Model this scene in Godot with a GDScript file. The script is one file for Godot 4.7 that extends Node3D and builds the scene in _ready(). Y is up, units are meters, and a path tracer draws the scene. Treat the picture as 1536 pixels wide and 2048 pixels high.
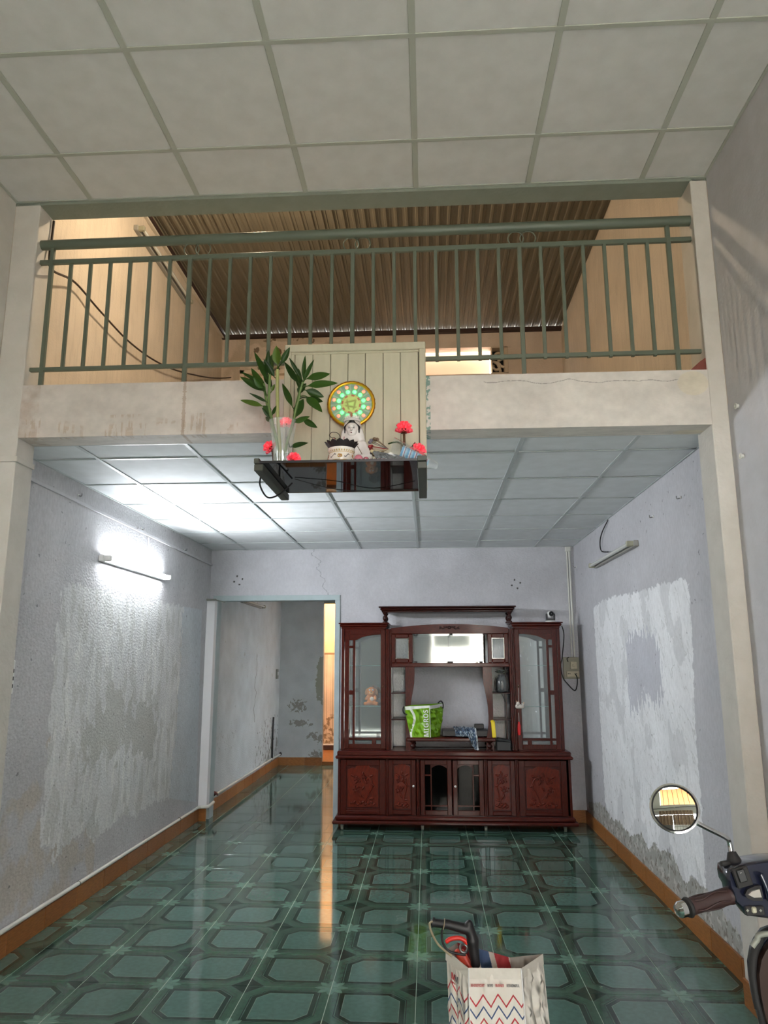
extends Node3D
# Two-storey tube house: tiled ground floor, loft with railing over a beam, household altar, wall-unit cabinet.
# x to the right, y up, the camera looks along -z. Metres.

const LX := -2.24       # side walls
const RX := 1.49
const BZ := -7.6        # back wall of the ground-floor room
const MZ := -3.58       # front face of the beam and of the piers
const LH := 2.645       # suspended ceiling under the loft
const UH := 3.995       # suspended ceiling of the front hall
const RH := 5.05        # sheet roof over the loft
const CZ := -11.4       # far wall of the passage
const FZ := 1.3         # front wall behind the camera

var eye := Vector3(0, 1.5139, 0)
var eye_basis := Basis.from_euler(Vector3(0.1968, 0.0575, -0.0019))
const FOCAL := 1489.14
var M := {}
var base_of := {}
var taken := {}
var rng := RandomNumberGenerator.new()

# ---------------------------------------------------------------- geometry builder
class G:
	var V := PackedVector3Array()
	var N := PackedVector3Array()
	var U := PackedVector2Array()
	var xf := Transform3D()
	func tri(a: Vector3, b: Vector3, c: Vector3, na: Vector3, nb: Vector3, nc: Vector3, ua := Vector2.ZERO, ub := Vector2.ZERO, uc := Vector2.ZERO) -> void:
		if (c - a).cross(b - a).dot(na + nb + nc) < 0.0:
			var t := b; b = c; c = t
			t = nb; nb = nc; nc = t
			var q := ub; ub = uc; uc = q
		var nbas := xf.basis.inverse().transposed()
		var flip := xf.basis.determinant() < 0.0
		if flip:
			V.append(xf * a); V.append(xf * c); V.append(xf * b)
			N.append((nbas * na).normalized()); N.append((nbas * nc).normalized()); N.append((nbas * nb).normalized())
			U.append(ua); U.append(uc); U.append(ub)
		else:
			V.append(xf * a); V.append(xf * b); V.append(xf * c)
			N.append((nbas * na).normalized()); N.append((nbas * nb).normalized()); N.append((nbas * nc).normalized())
			U.append(ua); U.append(ub); U.append(uc)
	func quad(a: Vector3, b: Vector3, c: Vector3, d: Vector3, n: Vector3, u := [Vector2(0, 1), Vector2(1, 1), Vector2(1, 0), Vector2(0, 0)]) -> void:
		tri(a, b, c, n, n, n, u[0], u[1], u[2])
		tri(a, c, d, n, n, n, u[0], u[2], u[3])
	func box(lo: Vector3, hi: Vector3, bev := 0.0) -> void:
		var c := (lo + hi) / 2
		var h := (hi - lo) / 2
		h = h.abs()
		var b := minf(bev, minf(h.x, minf(h.y, h.z)) * 0.95)
		for ax in 3:
			for s: float in [-1.0, 1.0]:
				var n := Vector3.ZERO
				n[ax] = s
				var i := (ax + 1) % 3
				var j := (ax + 2) % 3
				var p := []
				for k in [[-1, -1], [1, -1], [1, 1], [-1, 1]]:
					var v := Vector3.ZERO
					v[ax] = h[ax] * s
					v[i] = (h[i] - b) * k[0]
					v[j] = (h[j] - b) * k[1]
					p.append(v)
				var uv := []
				for v: Vector3 in p:
					var t := Vector3((v.x / h.x + 1) / 2 if h.x > 0 else 0.0, (v.y / h.y + 1) / 2 if h.y > 0 else 0.0, (v.z / h.z + 1) / 2 if h.z > 0 else 0.0)
					uv.append(Vector2(t.z, 1 - t.y) if ax == 0 else Vector2(t.x, t.z) if ax == 1 else Vector2(t.x, 1 - t.y))
				quad(c + p[0], c + p[1], c + p[2], c + p[3], n, uv)
		if b <= 0.0:
			return
		for ax in 3:
			var i := (ax + 1) % 3
			var j := (ax + 2) % 3
			for si: float in [-1.0, 1.0]:
				for sj: float in [-1.0, 1.0]:
					var q := []
					for e: float in [-1.0, 1.0]:
						var p1 := Vector3.ZERO
						p1[ax] = (h[ax] - b) * e; p1[i] = h[i] * si; p1[j] = (h[j] - b) * sj
						var p2 := Vector3.ZERO
						p2[ax] = (h[ax] - b) * e; p2[i] = (h[i] - b) * si; p2[j] = h[j] * sj
						q.append([p1, p2])
					var n := Vector3.ZERO
					n[i] = si; n[j] = sj
					quad(c + q[0][0], c + q[1][0], c + q[1][1], c + q[0][1], n.normalized())
		for sx: float in [-1.0, 1.0]:
			for sy: float in [-1.0, 1.0]:
				for sz: float in [-1.0, 1.0]:
					var s := Vector3(sx, sy, sz)
					var n := s.normalized()
					tri(c + s * Vector3(h.x, h.y - b, h.z - b), c + s * Vector3(h.x - b, h.y, h.z - b), c + s * Vector3(h.x - b, h.y - b, h.z), n, n, n)
	func bar(a: Vector3, b: Vector3, w: float, d: float, bev := 0.0) -> void:
		# a straight bar of section w x d between two points
		var z := (b - a)
		var up := Vector3.UP if absf(z.normalized().y) < 0.95 else Vector3.RIGHT
		var x := up.cross(z).normalized()
		var y := z.cross(x).normalized()
		var keep := xf
		xf = xf * Transform3D(Basis(x, y, z.normalized()), (a + b) / 2)
		box(Vector3(-w / 2, -d / 2, -z.length() / 2), Vector3(w / 2, d / 2, z.length() / 2), bev)
		xf = keep
	func tube(pts: Array, r, seg := 10, caps := true) -> void:
		var n := pts.size()
		var fr := []
		var prev := Vector3.ZERO
		for i in n:
			var t: Vector3 = (pts[mini(i + 1, n - 1)] - pts[maxi(i - 1, 0)]).normalized()
			var x: Vector3
			if i == 0:
				x = t.cross(Vector3.UP if absf(t.y) < 0.9 else Vector3.RIGHT).normalized()
			else:
				x = (prev - t * prev.dot(t)).normalized()
			prev = x
			fr.append([x, t.cross(x).normalized(), t])
		var along := 0.0
		for i in n - 1:
			var r0: float = r[i] if r is Array else r
			var r1: float = r[i + 1] if r is Array else r
			var l: float = (pts[i + 1] - pts[i]).length()
			var slope := (r0 - r1) / maxf(l, 1e-6)
			for k in seg:
				var a0 := TAU * k / seg
				var a1 := TAU * (k + 1) / seg
				var d00: Vector3 = fr[i][0] * cos(a0) + fr[i][1] * sin(a0)
				var d01: Vector3 = fr[i][0] * cos(a1) + fr[i][1] * sin(a1)
				var d10: Vector3 = fr[i + 1][0] * cos(a0) + fr[i + 1][1] * sin(a0)
				var d11: Vector3 = fr[i + 1][0] * cos(a1) + fr[i + 1][1] * sin(a1)
				var p00: Vector3 = pts[i] + d00 * r0
				var p01: Vector3 = pts[i] + d01 * r0
				var p10: Vector3 = pts[i + 1] + d10 * r1
				var p11: Vector3 = pts[i + 1] + d11 * r1
				var tt: Vector3 = fr[i][2] * slope
				var u0 := Vector2(float(k) / seg, along)
				var u1 := Vector2(float(k + 1) / seg, along)
				var w0 := Vector2(float(k) / seg, along + l)
				var w1 := Vector2(float(k + 1) / seg, along + l)
				tri(p00, p10, p11, d00 + tt, d10 + tt, d11 + tt, u0, w0, w1)
				tri(p00, p11, p01, d00 + tt, d11 + tt, d01 + tt, u0, w1, u1)
			along += l
		if caps:
			for e in [0, n - 1]:
				var rr: float = r[e] if r is Array else r
				var nn: Vector3 = -fr[0][2] if e == 0 else fr[n - 1][2]
				for k in seg:
					var a0 := TAU * k / seg
					var a1 := TAU * (k + 1) / seg
					tri(pts[e], pts[e] + (fr[e][0] * cos(a0) + fr[e][1] * sin(a0)) * rr, pts[e] + (fr[e][0] * cos(a1) + fr[e][1] * sin(a1)) * rr, nn, nn, nn)
	func cyl(a: Vector3, b: Vector3, r0: float, r1 := -1.0, seg := 14) -> void:
		tube([a, b], [r0, r1 if r1 >= 0.0 else r0], seg)
	func lathe(prof: Array, at: Vector3, seg := 24, wave := 0, amp := 0.0) -> void:
		# prof: [radius, height] pairs from the bottom up; wave flutes the radius
		var n := prof.size()
		var seg_n := []
		for i in n - 1:
			var d := Vector2(prof[i + 1][0] - prof[i][0], prof[i + 1][1] - prof[i][1])
			seg_n.append(Vector2(d.y, -d.x).normalized() if d.length() > 1e-9 else Vector2(1, 0))
		for i in n - 1:
			var n0: Vector2 = seg_n[i]
			var n1: Vector2 = seg_n[i]
			if i > 0 and seg_n[i - 1].dot(n0) > 0.6:
				n0 = (n0 + seg_n[i - 1]).normalized()
			if i < n - 2 and seg_n[i + 1].dot(n1) > 0.6:
				n1 = (n1 + seg_n[i + 1]).normalized()
			for k in seg:
				var p := []
				var nn := []
				var uu := []
				for q in [[i, k, n0], [i + 1, k, n1], [i + 1, k + 1, n1], [i, k + 1, n0]]:
					var a: float = TAU * q[1] / seg
					var f := 1.0 + amp * cos(wave * a)
					var df := -amp * wave * sin(wave * a)
					p.append(at + Vector3(cos(a) * prof[q[0]][0] * f, prof[q[0]][1], sin(a) * prof[q[0]][0] * f))
					var rad := Vector3(cos(a), 0, sin(a)) - Vector3(-sin(a), 0, cos(a)) * df
					nn.append((rad.normalized() * q[2].x + Vector3.UP * q[2].y).normalized())
					uu.append(Vector2(float(q[1]) / seg, 1.0 - (prof[q[0]][1] - prof[0][1]) / maxf(prof[n - 1][1] - prof[0][1], 1e-6)))
				if prof[i + 1][0] > 1e-6:
					tri(p[0], p[1], p[2], nn[0], nn[1], nn[2], uu[0], uu[1], uu[2])
				if prof[i][0] > 1e-6:
					tri(p[0], p[2], p[3], nn[0], nn[2], nn[3], uu[0], uu[2], uu[3])
	func extrude(poly: PackedVector2Array, d0: float, d1: float) -> void:
		var idx := Geometry2D.triangulate_polygon(poly)
		var lo := Vector2(1e9, 1e9)
		var hi := Vector2(-1e9, -1e9)
		for p in poly:
			lo = lo.min(p); hi = hi.max(p)
		var sz := (hi - lo).max(Vector2(1e-6, 1e-6))
		for e in [[d0, -1.0], [d1, 1.0]]:
			var s: float = e[1] * signf(d1 - d0)
			for k in idx.size() / 3:
				var q := []
				var u := []
				for j in 3:
					var p := poly[idx[k * 3 + j]]
					q.append(Vector3(p.x, p.y, e[0]))
					u.append(Vector2((p.x - lo.x) / sz.x, 1 - (p.y - lo.y) / sz.y))
				tri(q[0], q[1], q[2], Vector3(0, 0, s), Vector3(0, 0, s), Vector3(0, 0, s), u[0], u[1], u[2])
		var area := 0.0
		for i in poly.size():
			area += poly[i].cross(poly[(i + 1) % poly.size()])
		for i in poly.size():
			var a := poly[i]
			var b := poly[(i + 1) % poly.size()]
			var d := (b - a).normalized() * signf(area)
			quad(Vector3(a.x, a.y, d0), Vector3(b.x, b.y, d0), Vector3(b.x, b.y, d1), Vector3(a.x, a.y, d1), Vector3(d.y, -d.x, 0))
	func grid(fn: Callable, nu: int, nv: int) -> void:
		# fn(u, v) -> Vector3; normals by differences
		var e := 0.002
		var P := []
		var Q := []
		for j in nv + 1:
			for i in nu + 1:
				var u := float(i) / nu
				var v := float(j) / nv
				P.append(fn.call(u, v))
				var du: Vector3 = fn.call(minf(u + e, 1.0), v) - fn.call(maxf(u - e, 0.0), v)
				var dv: Vector3 = fn.call(u, minf(v + e, 1.0)) - fn.call(u, maxf(v - e, 0.0))
				Q.append(du.cross(dv).normalized())
		for j in nv:
			for i in nu:
				var a := j * (nu + 1) + i
				var b := a + 1
				var c := a + nu + 2
				var d := a + nu + 1
				var uv := func(k: int) -> Vector2: return Vector2(float(k % (nu + 1)) / nu, float(k / (nu + 1)) / nv)
				tri(P[a], P[b], P[c], Q[a], Q[b], Q[c], uv.call(a), uv.call(b), uv.call(c))
				tri(P[a], P[c], P[d], Q[a], Q[c], Q[d], uv.call(a), uv.call(c), uv.call(d))
	func ell(c: Vector3, r: Vector3, seg := 12, rings := 8, bas := Basis()) -> void:
		var keep := xf
		xf = xf * Transform3D(bas, c)
		for j in rings:
			for i in seg:
				var q := []
				for k in [[i, j], [i + 1, j], [i + 1, j + 1], [i, j + 1]]:
					var th: float = PI * k[1] / rings
					var ph: float = TAU * k[0] / seg
					q.append(Vector3(sin(th) * cos(ph), cos(th), sin(th) * sin(ph)))
				var n := func(d: Vector3) -> Vector3: return (d / r).normalized()
				if j > 0:
					tri(q[0] * r, q[1] * r, q[2] * r, n.call(q[0]), n.call(q[1]), n.call(q[2]))
				if j < rings - 1:
					tri(q[0] * r, q[2] * r, q[3] * r, n.call(q[0]), n.call(q[2]), n.call(q[3]))
		xf = keep
	func torus(c: Vector3, big: float, small: float, axis: Vector3, seg := 32, sides := 8, twist := 0, amp := 0.0) -> void:
		var x := axis.cross(Vector3.UP if absf(axis.y) < 0.9 else Vector3.RIGHT).normalized()
		var y := axis.cross(x).normalized()
		var f := func(i: int, j: int) -> Array:
			var a := TAU * i / seg
			var b := TAU * j / sides
			var d := x * cos(a) + y * sin(a)
			var nn := d * cos(b) + axis.normalized() * sin(b)
			var rr := small * (1.0 + amp * cos(twist * a + b * 2.0))
			return [c + d * big + nn * rr, nn]
		for i in seg:
			for j in sides:
				var p: Array = f.call(i, j)
				var q: Array = f.call(i + 1, j)
				var r: Array = f.call(i + 1, j + 1)
				var s: Array = f.call(i, j + 1)
				tri(p[0], q[0], r[0], p[1], q[1], r[1])
				tri(p[0], r[0], s[0], p[1], r[1], s[1])
	func blob(prims: Array, k: float, cell: float) -> void:
		# smooth union of tapered capsules [a, b, ra, rb] meshed as surface nets
		var lo := Vector3(1e9, 1e9, 1e9)
		var hi := -lo
		for p in prims:
			var rr := maxf(p[2], p[3]) + k
			lo = lo.min(p[0] - Vector3.ONE * rr).min(p[1] - Vector3.ONE * rr)
			hi = hi.max(p[0] + Vector3.ONE * rr).max(p[1] + Vector3.ONE * rr)
		lo -= Vector3.ONE * cell * 2
		var n := Vector3i(((hi - lo) / cell).ceil()) + Vector3i(3, 3, 3)
		var f := PackedFloat32Array()
		f.resize(n.x * n.y * n.z)
		for z in n.z:
			for y in n.y:
				for x in n.x:
					var q := lo + Vector3(x, y, z) * cell
					var d := 1.0
					for p in prims:
						var ab: Vector3 = p[1] - p[0]
						var t := clampf((q - p[0]).dot(ab) / maxf(ab.length_squared(), 1e-9), 0.0, 1.0)
						var e: float = (q - p[0] - ab * t).length() - lerpf(p[2], p[3], t)
						var h := clampf(0.5 + 0.5 * (d - e) / k, 0.0, 1.0)
						d = lerpf(d, e, h) - k * h * (1.0 - h)
					f[(z * n.y + y) * n.x + x] = d
		var at := {}
		var vs := PackedVector3Array()
		var ns := PackedVector3Array()
		for z in n.z - 1:
			for y in n.y - 1:
				for x in n.x - 1:
					var c := (z * n.y + y) * n.x + x
					var ids := [c, c + 1, c + n.x, c + n.x + 1, c + n.x * n.y, c + n.x * n.y + 1, c + n.x * n.y + n.x, c + n.x * n.y + n.x + 1]
					var neg := 0
					for i in ids:
						if f[i] < 0.0: neg += 1
					if neg == 0 or neg == 8: continue
					var s := Vector3.ZERO
					var cnt := 0
					for e in [[0, 1], [2, 3], [4, 5], [6, 7], [0, 2], [1, 3], [4, 6], [5, 7], [0, 4], [1, 5], [2, 6], [3, 7]]:
						var fa := f[ids[e[0]]]
						var fb := f[ids[e[1]]]
						if (fa < 0.0) != (fb < 0.0):
							var t := fa / (fa - fb)
							var pa := Vector3(e[0] & 1, (e[0] >> 1) & 1, e[0] >> 2)
							var pb := Vector3(e[1] & 1, (e[1] >> 1) & 1, e[1] >> 2)
							s += pa.lerp(pb, t)
							cnt += 1
					at[c] = vs.size()
					vs.append(lo + (Vector3(x, y, z) + s / cnt) * cell)
					ns.append(Vector3(f[ids[1]] - f[ids[0]] + f[ids[7]] - f[ids[6]], f[ids[2]] - f[ids[0]] + f[ids[7]] - f[ids[5]], f[ids[4]] - f[ids[0]] + f[ids[7]] - f[ids[3]]).normalized())
		var st := [1, n.x, n.x * n.y]
		for z in range(1, n.z - 1):
			for y in range(1, n.y - 1):
				for x in range(1, n.x - 1):
					var c := (z * n.y + y) * n.x + x
					for ax in 3:
						if (f[c] < 0.0) == (f[c + st[ax]] < 0.0): continue
						var i: int = st[(ax + 1) % 3]
						var j: int = st[(ax + 2) % 3]
						var a: int = at.get(c, -1)
						var b: int = at.get(c - i, -1)
						var d: int = at.get(c - i - j, -1)
						var e: int = at.get(c - j, -1)
						if a < 0 or b < 0 or d < 0 or e < 0: continue
						tri(vs[a], vs[b], vs[d], ns[a], ns[b], ns[d])
						tri(vs[a], vs[d], vs[e], ns[a], ns[d], ns[e])
	func mesh(off := Vector3.ZERO) -> ArrayMesh:
		var a := []
		a.resize(Mesh.ARRAY_MAX)
		var vv := V
		if off != Vector3.ZERO:
			vv = PackedVector3Array()
			for v in V: vv.append(v - off)
		a[Mesh.ARRAY_VERTEX] = vv
		a[Mesh.ARRAY_NORMAL] = N
		a[Mesh.ARRAY_TEX_UV] = U
		var m := ArrayMesh.new()
		m.add_surface_from_arrays(Mesh.PRIMITIVE_TRIANGLES, a)
		return m
	func base() -> Vector3:
		var lo := Vector3(1e9, 1e9, 1e9)
		var hi := -lo
		for v in V:
			lo = lo.min(v); hi = hi.max(v)
		return Vector3((lo.x + hi.x) / 2, lo.y, (lo.z + hi.z) / 2)

# ---------------------------------------------------------------- objects
func numbered(n: String) -> String:
	if not taken.has(n):
		taken[n] = 0
		return n
	taken[n] += 1
	return "%s_%03d" % [n, taken[n]]

func tag(o: Node3D, label: String, category: String, group := "", kind := "") -> void:
	if label: o.set_meta("label", label)
	if category: o.set_meta("category", category)
	if group: o.set_meta("group", group)
	if kind: o.set_meta("kind", kind)

func thing(called: String, label: String, category: String, at: Vector3, group := "", kind := "") -> Node3D:
	var o := Node3D.new()
	o.name = numbered(called)
	add_child(o)
	o.position = at
	base_of[o] = at
	tag(o, label, category, group, kind)
	return o

func part(g: G, called: String, mat: Material, parent: Node3D, label := "") -> MeshInstance3D:
	var o := MeshInstance3D.new()
	o.name = called
	o.mesh = g.mesh(base_of[parent])
	o.material_override = mat
	parent.add_child(o, true)
	base_of[o] = base_of[parent]
	if label: o.set_meta("label", label)
	return o

func inst(m: Mesh, called: String, mat: Material, parent: Node3D, at: Transform3D) -> MeshInstance3D:
	# one more piece that shares a mesh; at in world axes
	var o := MeshInstance3D.new()
	o.name = called
	o.mesh = m
	o.material_override = mat
	parent.add_child(o, true)
	o.transform = Transform3D(at.basis, at.origin - base_of[parent])
	base_of[o] = at.origin
	return o

func single(g: G, called: String, mat: Material, label: String, category: String, group := "", kind := "") -> MeshInstance3D:
	var o := MeshInstance3D.new()
	var b := g.base()
	o.name = numbered(called)
	o.mesh = g.mesh(b)
	o.material_override = mat
	o.position = b
	add_child(o)
	base_of[o] = b
	tag(o, label, category, group, kind)
	return o

func struct(g: G, called: String, mat: Material, label: String, category: String) -> MeshInstance3D:
	return single(g, called, mat, label, category, "", "structure")

func lettering(text: String, size: float, mat: Material, parent: Node3D, called: String, at: Transform3D, depth := 0.0008) -> void:
	var t := TextMesh.new()
	var f := SystemFont.new()
	f.font_names = PackedStringArray(["Droid Sans"])
	f.font_weight = 700
	t.font = f
	t.text = text
	t.font_size = 32
	t.pixel_size = size / 32.0
	t.depth = depth
	inst(t, called, mat, parent, at)

# photograph pixel -> point on a plane across axis ax
func P(px: float, py: float, ax: int, val: float) -> Vector3:
	var d := eye_basis * Vector3((px - 768) / FOCAL, (1024 - py) / FOCAL, -1)
	return eye + d * ((val - eye[ax]) / d[ax])

func onx(px: float, py: float, x: float) -> Vector3: return P(px, py, 0, x)
func ony(px: float, py: float, y: float) -> Vector3: return P(px, py, 1, y)
func onz(px: float, py: float, z: float) -> Vector3: return P(px, py, 2, z)

func curve(pts: Array, steps := 6) -> Array:
	# Catmull-Rom through the points
	var out := []
	for i in pts.size() - 1:
		var p0: Vector3 = pts[maxi(i - 1, 0)]
		var p1: Vector3 = pts[i]
		var p2: Vector3 = pts[i + 1]
		var p3: Vector3 = pts[mini(i + 2, pts.size() - 1)]
		for s in steps:
			out.append(p1.cubic_interpolate(p2, p0, p3, float(s) / steps))
	out.append(pts[-1])
	return out

# ---------------------------------------------------------------- materials
func col(r: int, g: int, b: int) -> Color: return Color8(r, g, b)

func mat(key: String, c: Color, rough := 0.7, metal := 0.0, opt := {}) -> StandardMaterial3D:
	var m := StandardMaterial3D.new()
	m.resource_name = key
	m.albedo_color = c
	m.roughness = rough
	m.metallic = metal
	for k in opt: m.set(k, opt[k])
	M[key] = m
	return m

func noise_tex(freq: float, lo: Color, hi: Color, size := 512, octaves := 4, type := FastNoiseLite.TYPE_SIMPLEX, sd := 1) -> NoiseTexture2D:
	var n := FastNoiseLite.new()
	n.seed = sd
	n.frequency = freq
	n.noise_type = type
	n.fractal_octaves = octaves
	var t := NoiseTexture2D.new()
	t.width = size
	t.height = size
	t.seamless = true
	t.noise = n
	var r := Gradient.new()
	r.set_color(0, lo)
	r.set_color(1, hi)
	t.color_ramp = r
	return t

func tri_on(m: StandardMaterial3D, scale: Vector3, world := true) -> StandardMaterial3D:
	m.uv1_triplanar = true
	m.uv1_world_triplanar = world
	m.uv1_scale = scale
	m.uv1_triplanar_sharpness = 4.0
	return m

func painted(w: int, h: int, fn: Callable) -> ImageTexture:
	var im := Image.create(w, h, false, Image.FORMAT_RGB8)
	for y in h:
		for x in w:
			im.set_pixel(x, y, fn.call((x + 0.5) / w, (y + 0.5) / h))
	return ImageTexture.create_from_image(im)

func fnl(freq: float, sd: int, oct := 4) -> FastNoiseLite:
	var n := FastNoiseLite.new()
	n.seed = sd
	n.frequency = freq
	n.noise_type = FastNoiseLite.TYPE_SIMPLEX
	n.fractal_octaves = oct
	return n

# ================================================================ scene
func _ready() -> void:
	rng.seed = 7
	light_and_camera()
	make_materials()
	make_floor()
	make_walls()
	make_ceilings()
	make_loft()
	make_passage()
	make_front()
	make_baseboards()
	make_lamps()
	make_railing()
	make_cabinet()
	make_cabinet_things()
	make_altar()
	make_wall_fittings()
	make_shopping_bag()
	make_scooter()

func light_and_camera() -> void:
	var cam := Camera3D.new()
	cam.name = "camera"
	cam.fov = rad_to_deg(2.0 * atan(1024.0 / FOCAL))
	cam.position = eye
	cam.basis = eye_basis
	cam.near = 0.05
	add_child(cam)
	cam.current = true
	var env := Environment.new()
	env.background_mode = Environment.BG_SKY
	var sm := ProceduralSkyMaterial.new()
	sm.sky_top_color = Color(0.80, 0.82, 0.84)
	sm.sky_horizon_color = Color(0.83, 0.845, 0.855)
	sm.ground_bottom_color = Color(0.45, 0.43, 0.40)
	sm.ground_horizon_color = Color(0.6, 0.58, 0.55)
	var sky := Sky.new()
	sky.sky_material = sm
	env.sky = sky
	env.background_energy_multiplier = 72.0
	env.tonemap_mode = Environment.TONE_MAPPER_LINEAR
	env.tonemap_exposure = 1.0
	env.sdfgi_enabled = true
	env.ssao_enabled = true
	env.ssil_enabled = true
	var we := WorldEnvironment.new()
	we.name = "surroundings"
	we.environment = env
	add_child(we)

func make_materials() -> void:
	var fine := noise_tex(0.06, Color(0.2, 0.2, 0.2), Color(1, 1, 1), 512, 4)
	var mottle := noise_tex(0.012, Color(0.955, 0.955, 0.95), Color(1, 1, 1), 512, 5)
	M["fine"] = fine
	M["mottle"] = mottle
	# plaster and paint
	for q in [["plaster", col(194, 193, 196)], ["cream", col(201, 196, 187)], ["soffit", col(132, 138, 126)], ["jamb", col(172, 186, 189)], ["loft", col(205, 190, 172)], ["white_panel", col(214, 212, 208)], ["panel_low", col(218, 221, 223)]]:
		var m := mat(q[0], q[1], 0.85)
		m.albedo_texture = mottle
		m.heightmap_enabled = true
		m.heightmap_texture = fine
		m.heightmap_scale = 0.12 if q[0] != "white_panel" and q[0] != "panel_low" else 0.01
		tri_on(m, Vector3(0.9, 0.9, 0.9))
	mat("grid_bar", col(172, 174, 162), 0.5)
	mat("grid_bar_low", col(176, 182, 182), 0.4)
	mat("grout", col(150, 166, 150), 0.6)
	mat("terracotta_grout", col(168, 140, 108), 0.8)
	for k in 3:
		var tm := mat("terracotta%d" % k, [col(160, 102, 52), col(150, 94, 46), col(168, 110, 58)][k], 0.35)
		tm.albedo_texture = noise_tex(0.02, Color(0.82, 0.8, 0.78), Color(1, 1, 1), 256, 3, FastNoiseLite.TYPE_SIMPLEX, 30 + k)
		tri_on(tm, Vector3(2.5, 14, 2.5))
	# floor tile print
	var tile := floor_print()
	for k in 3:
		var fm := mat("tile%d" % k, [Color(1, 1, 1), Color(0.95, 0.96, 0.95), Color(0.98, 1.0, 1.0)][k], 0.07)
		fm.albedo_texture = tile
		fm.metallic_specular = 0.5
	# wood of the wall unit
	var grain := noise_tex(0.03, Color(0.55, 0.5, 0.48), Color(1, 1, 1), 512, 5, FastNoiseLite.TYPE_SIMPLEX, 4)
	for q in [["wood", col(84, 24, 13), Vector3(9, 0.9, 9)], ["wood_across", col(86, 25, 14), Vector3(0.9, 9, 9)], ["wood_dark", col(56, 18, 12), Vector3(0.9, 9, 9)], ["wood_carved", col(118, 38, 19), Vector3(9, 0.9, 9)]]:
		var m := mat(q[0], q[1], 0.3)
		m.albedo_texture = grain
		m.metallic_specular = 0.3
		m.clearcoat_enabled = true
		m.clearcoat = 0.25
		m.clearcoat_roughness = 0.08
		tri_on(m, q[2])
	mat("mirror", col(205, 210, 208), 0.05, 1.0)
	var fz := mat("foil", col(230, 232, 230), 0.35, 0.3)
	fz.heightmap_enabled = true
	fz.heightmap_texture = noise_tex(0.03, Color(0, 0, 0), Color(1, 1, 1), 256, 3, FastNoiseLite.TYPE_SIMPLEX, 9)
	fz.heightmap_scale = 0.4
	tri_on(fz, Vector3(7, 4, 7))
	mat("glass", Color(0.86, 0.9, 0.9, 0.1), 0.03, 0.0, {"transparency": BaseMaterial3D.TRANSPARENCY_ALPHA})
	mat("glass_edge", Color(0.45, 0.62, 0.58), 0.1)
	mat("smoked_glass", Color(0.012, 0.02, 0.06, 0.88), 0.02, 0.0, {"transparency": BaseMaterial3D.TRANSPARENCY_ALPHA})
	mat("door_glass", Color(0.02, 0.018, 0.015, 0.85), 0.06, 0.0, {"metallic_specular": 0.2, "transparency": BaseMaterial3D.TRANSPARENCY_ALPHA})
	mat("chrome", col(215, 215, 212), 0.12, 1.0)
	mat("steel", col(140, 140, 138), 0.35, 1.0)
	mat("black", col(14, 14, 15), 0.4)
	mat("black_cord", col(20, 19, 18), 0.55)
	mat("rubber", col(24, 23, 23), 0.75)
	mat("brown_cord", col(52, 36, 26), 0.6)
	mat("white_plastic", col(222, 222, 218), 0.4)
	mat("old_plastic", col(150, 148, 128), 0.5)
	mat("grey_plastic", col(120, 122, 112), 0.5)
	mat("pvc", col(214, 213, 205), 0.45)
	mat("red_plastic", col(190, 22, 24), 0.4)
	mat("dark_red", col(96, 20, 24), 0.5)
	mat("yellow", col(232, 206, 26), 0.4)
	mat("rail_paint", col(90, 99, 84), 0.45)
	mat("ceramic", col(228, 224, 218), 0.15)
	mat("gold", col(196, 142, 42), 0.3, 0.9)
	mat("bronze", col(88, 62, 38), 0.35, 0.8)
	mat("soot", col(34, 30, 28), 0.7)

func floor_print() -> ImageTexture:
	# printed glaze of one 40 cm tile: a bevelled panel, half stars in two corners, half diamonds in the others
	var n1 := fnl(0.22, 3, 3)
	var n2 := fnl(0.012, 5, 3)
	return painted(768, 768, func(u: float, v: float) -> Color:
		var base := Color8(66, 93, 78)
		# distances inside the panel outline: the square with the two diamond corners cut
		var e := minf(minf(u, 1 - u), minf(v, 1 - v))
		var c1 := ((1 - u) + v) / sqrt(2.0)
		var c2 := (u + (1 - v)) / sqrt(2.0)
		var d := minf(e, minf(c1, c2) - 0.17)
		var c := base
		if d > 0.186: c = Color8(80, 108, 99)
		elif d > 0.178: c = Color8(116, 136, 125)
		elif d > 0.122: c = Color8(37, 57, 47)
		elif d > 0.112: c = Color8(76, 98, 87)
		elif d > 0.100: c = Color8(42, 61, 53)
		elif d > 0.05: c = Color8(62, 88, 74)
		# diamonds
		for q in [Vector2(1, 0), Vector2(0, 1)]:
			var p: Vector2 = (Vector2(u, v) - q).abs()
			if p.x + p.y < 0.235: c = Color8(38, 56, 48) if p.x + p.y < 0.2 else Color8(70, 92, 81)
		# stars: eight points
		for q in [Vector2(0, 0), Vector2(1, 1)]:
			var p: Vector2 = (Vector2(u, v) - q)
			var a := absf(fposmod(p.angle() + PI / 8, PI / 4) - PI / 8) / (PI / 8)
			var r := lerpf(0.205, 0.12, pow(a, 0.9))
			if p.length() < r: c = Color8(98, 127, 112) if a < 0.5 or p.length() < 0.08 else Color8(90, 118, 104)
		var s := 1.0 + 0.13 * n1.get_noise_2d(u * 768, v * 768) + 0.06 * n2.get_noise_2d(u * 768, v * 768)
		return Color(c.r * s, c.g * s, c.b * s))

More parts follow.
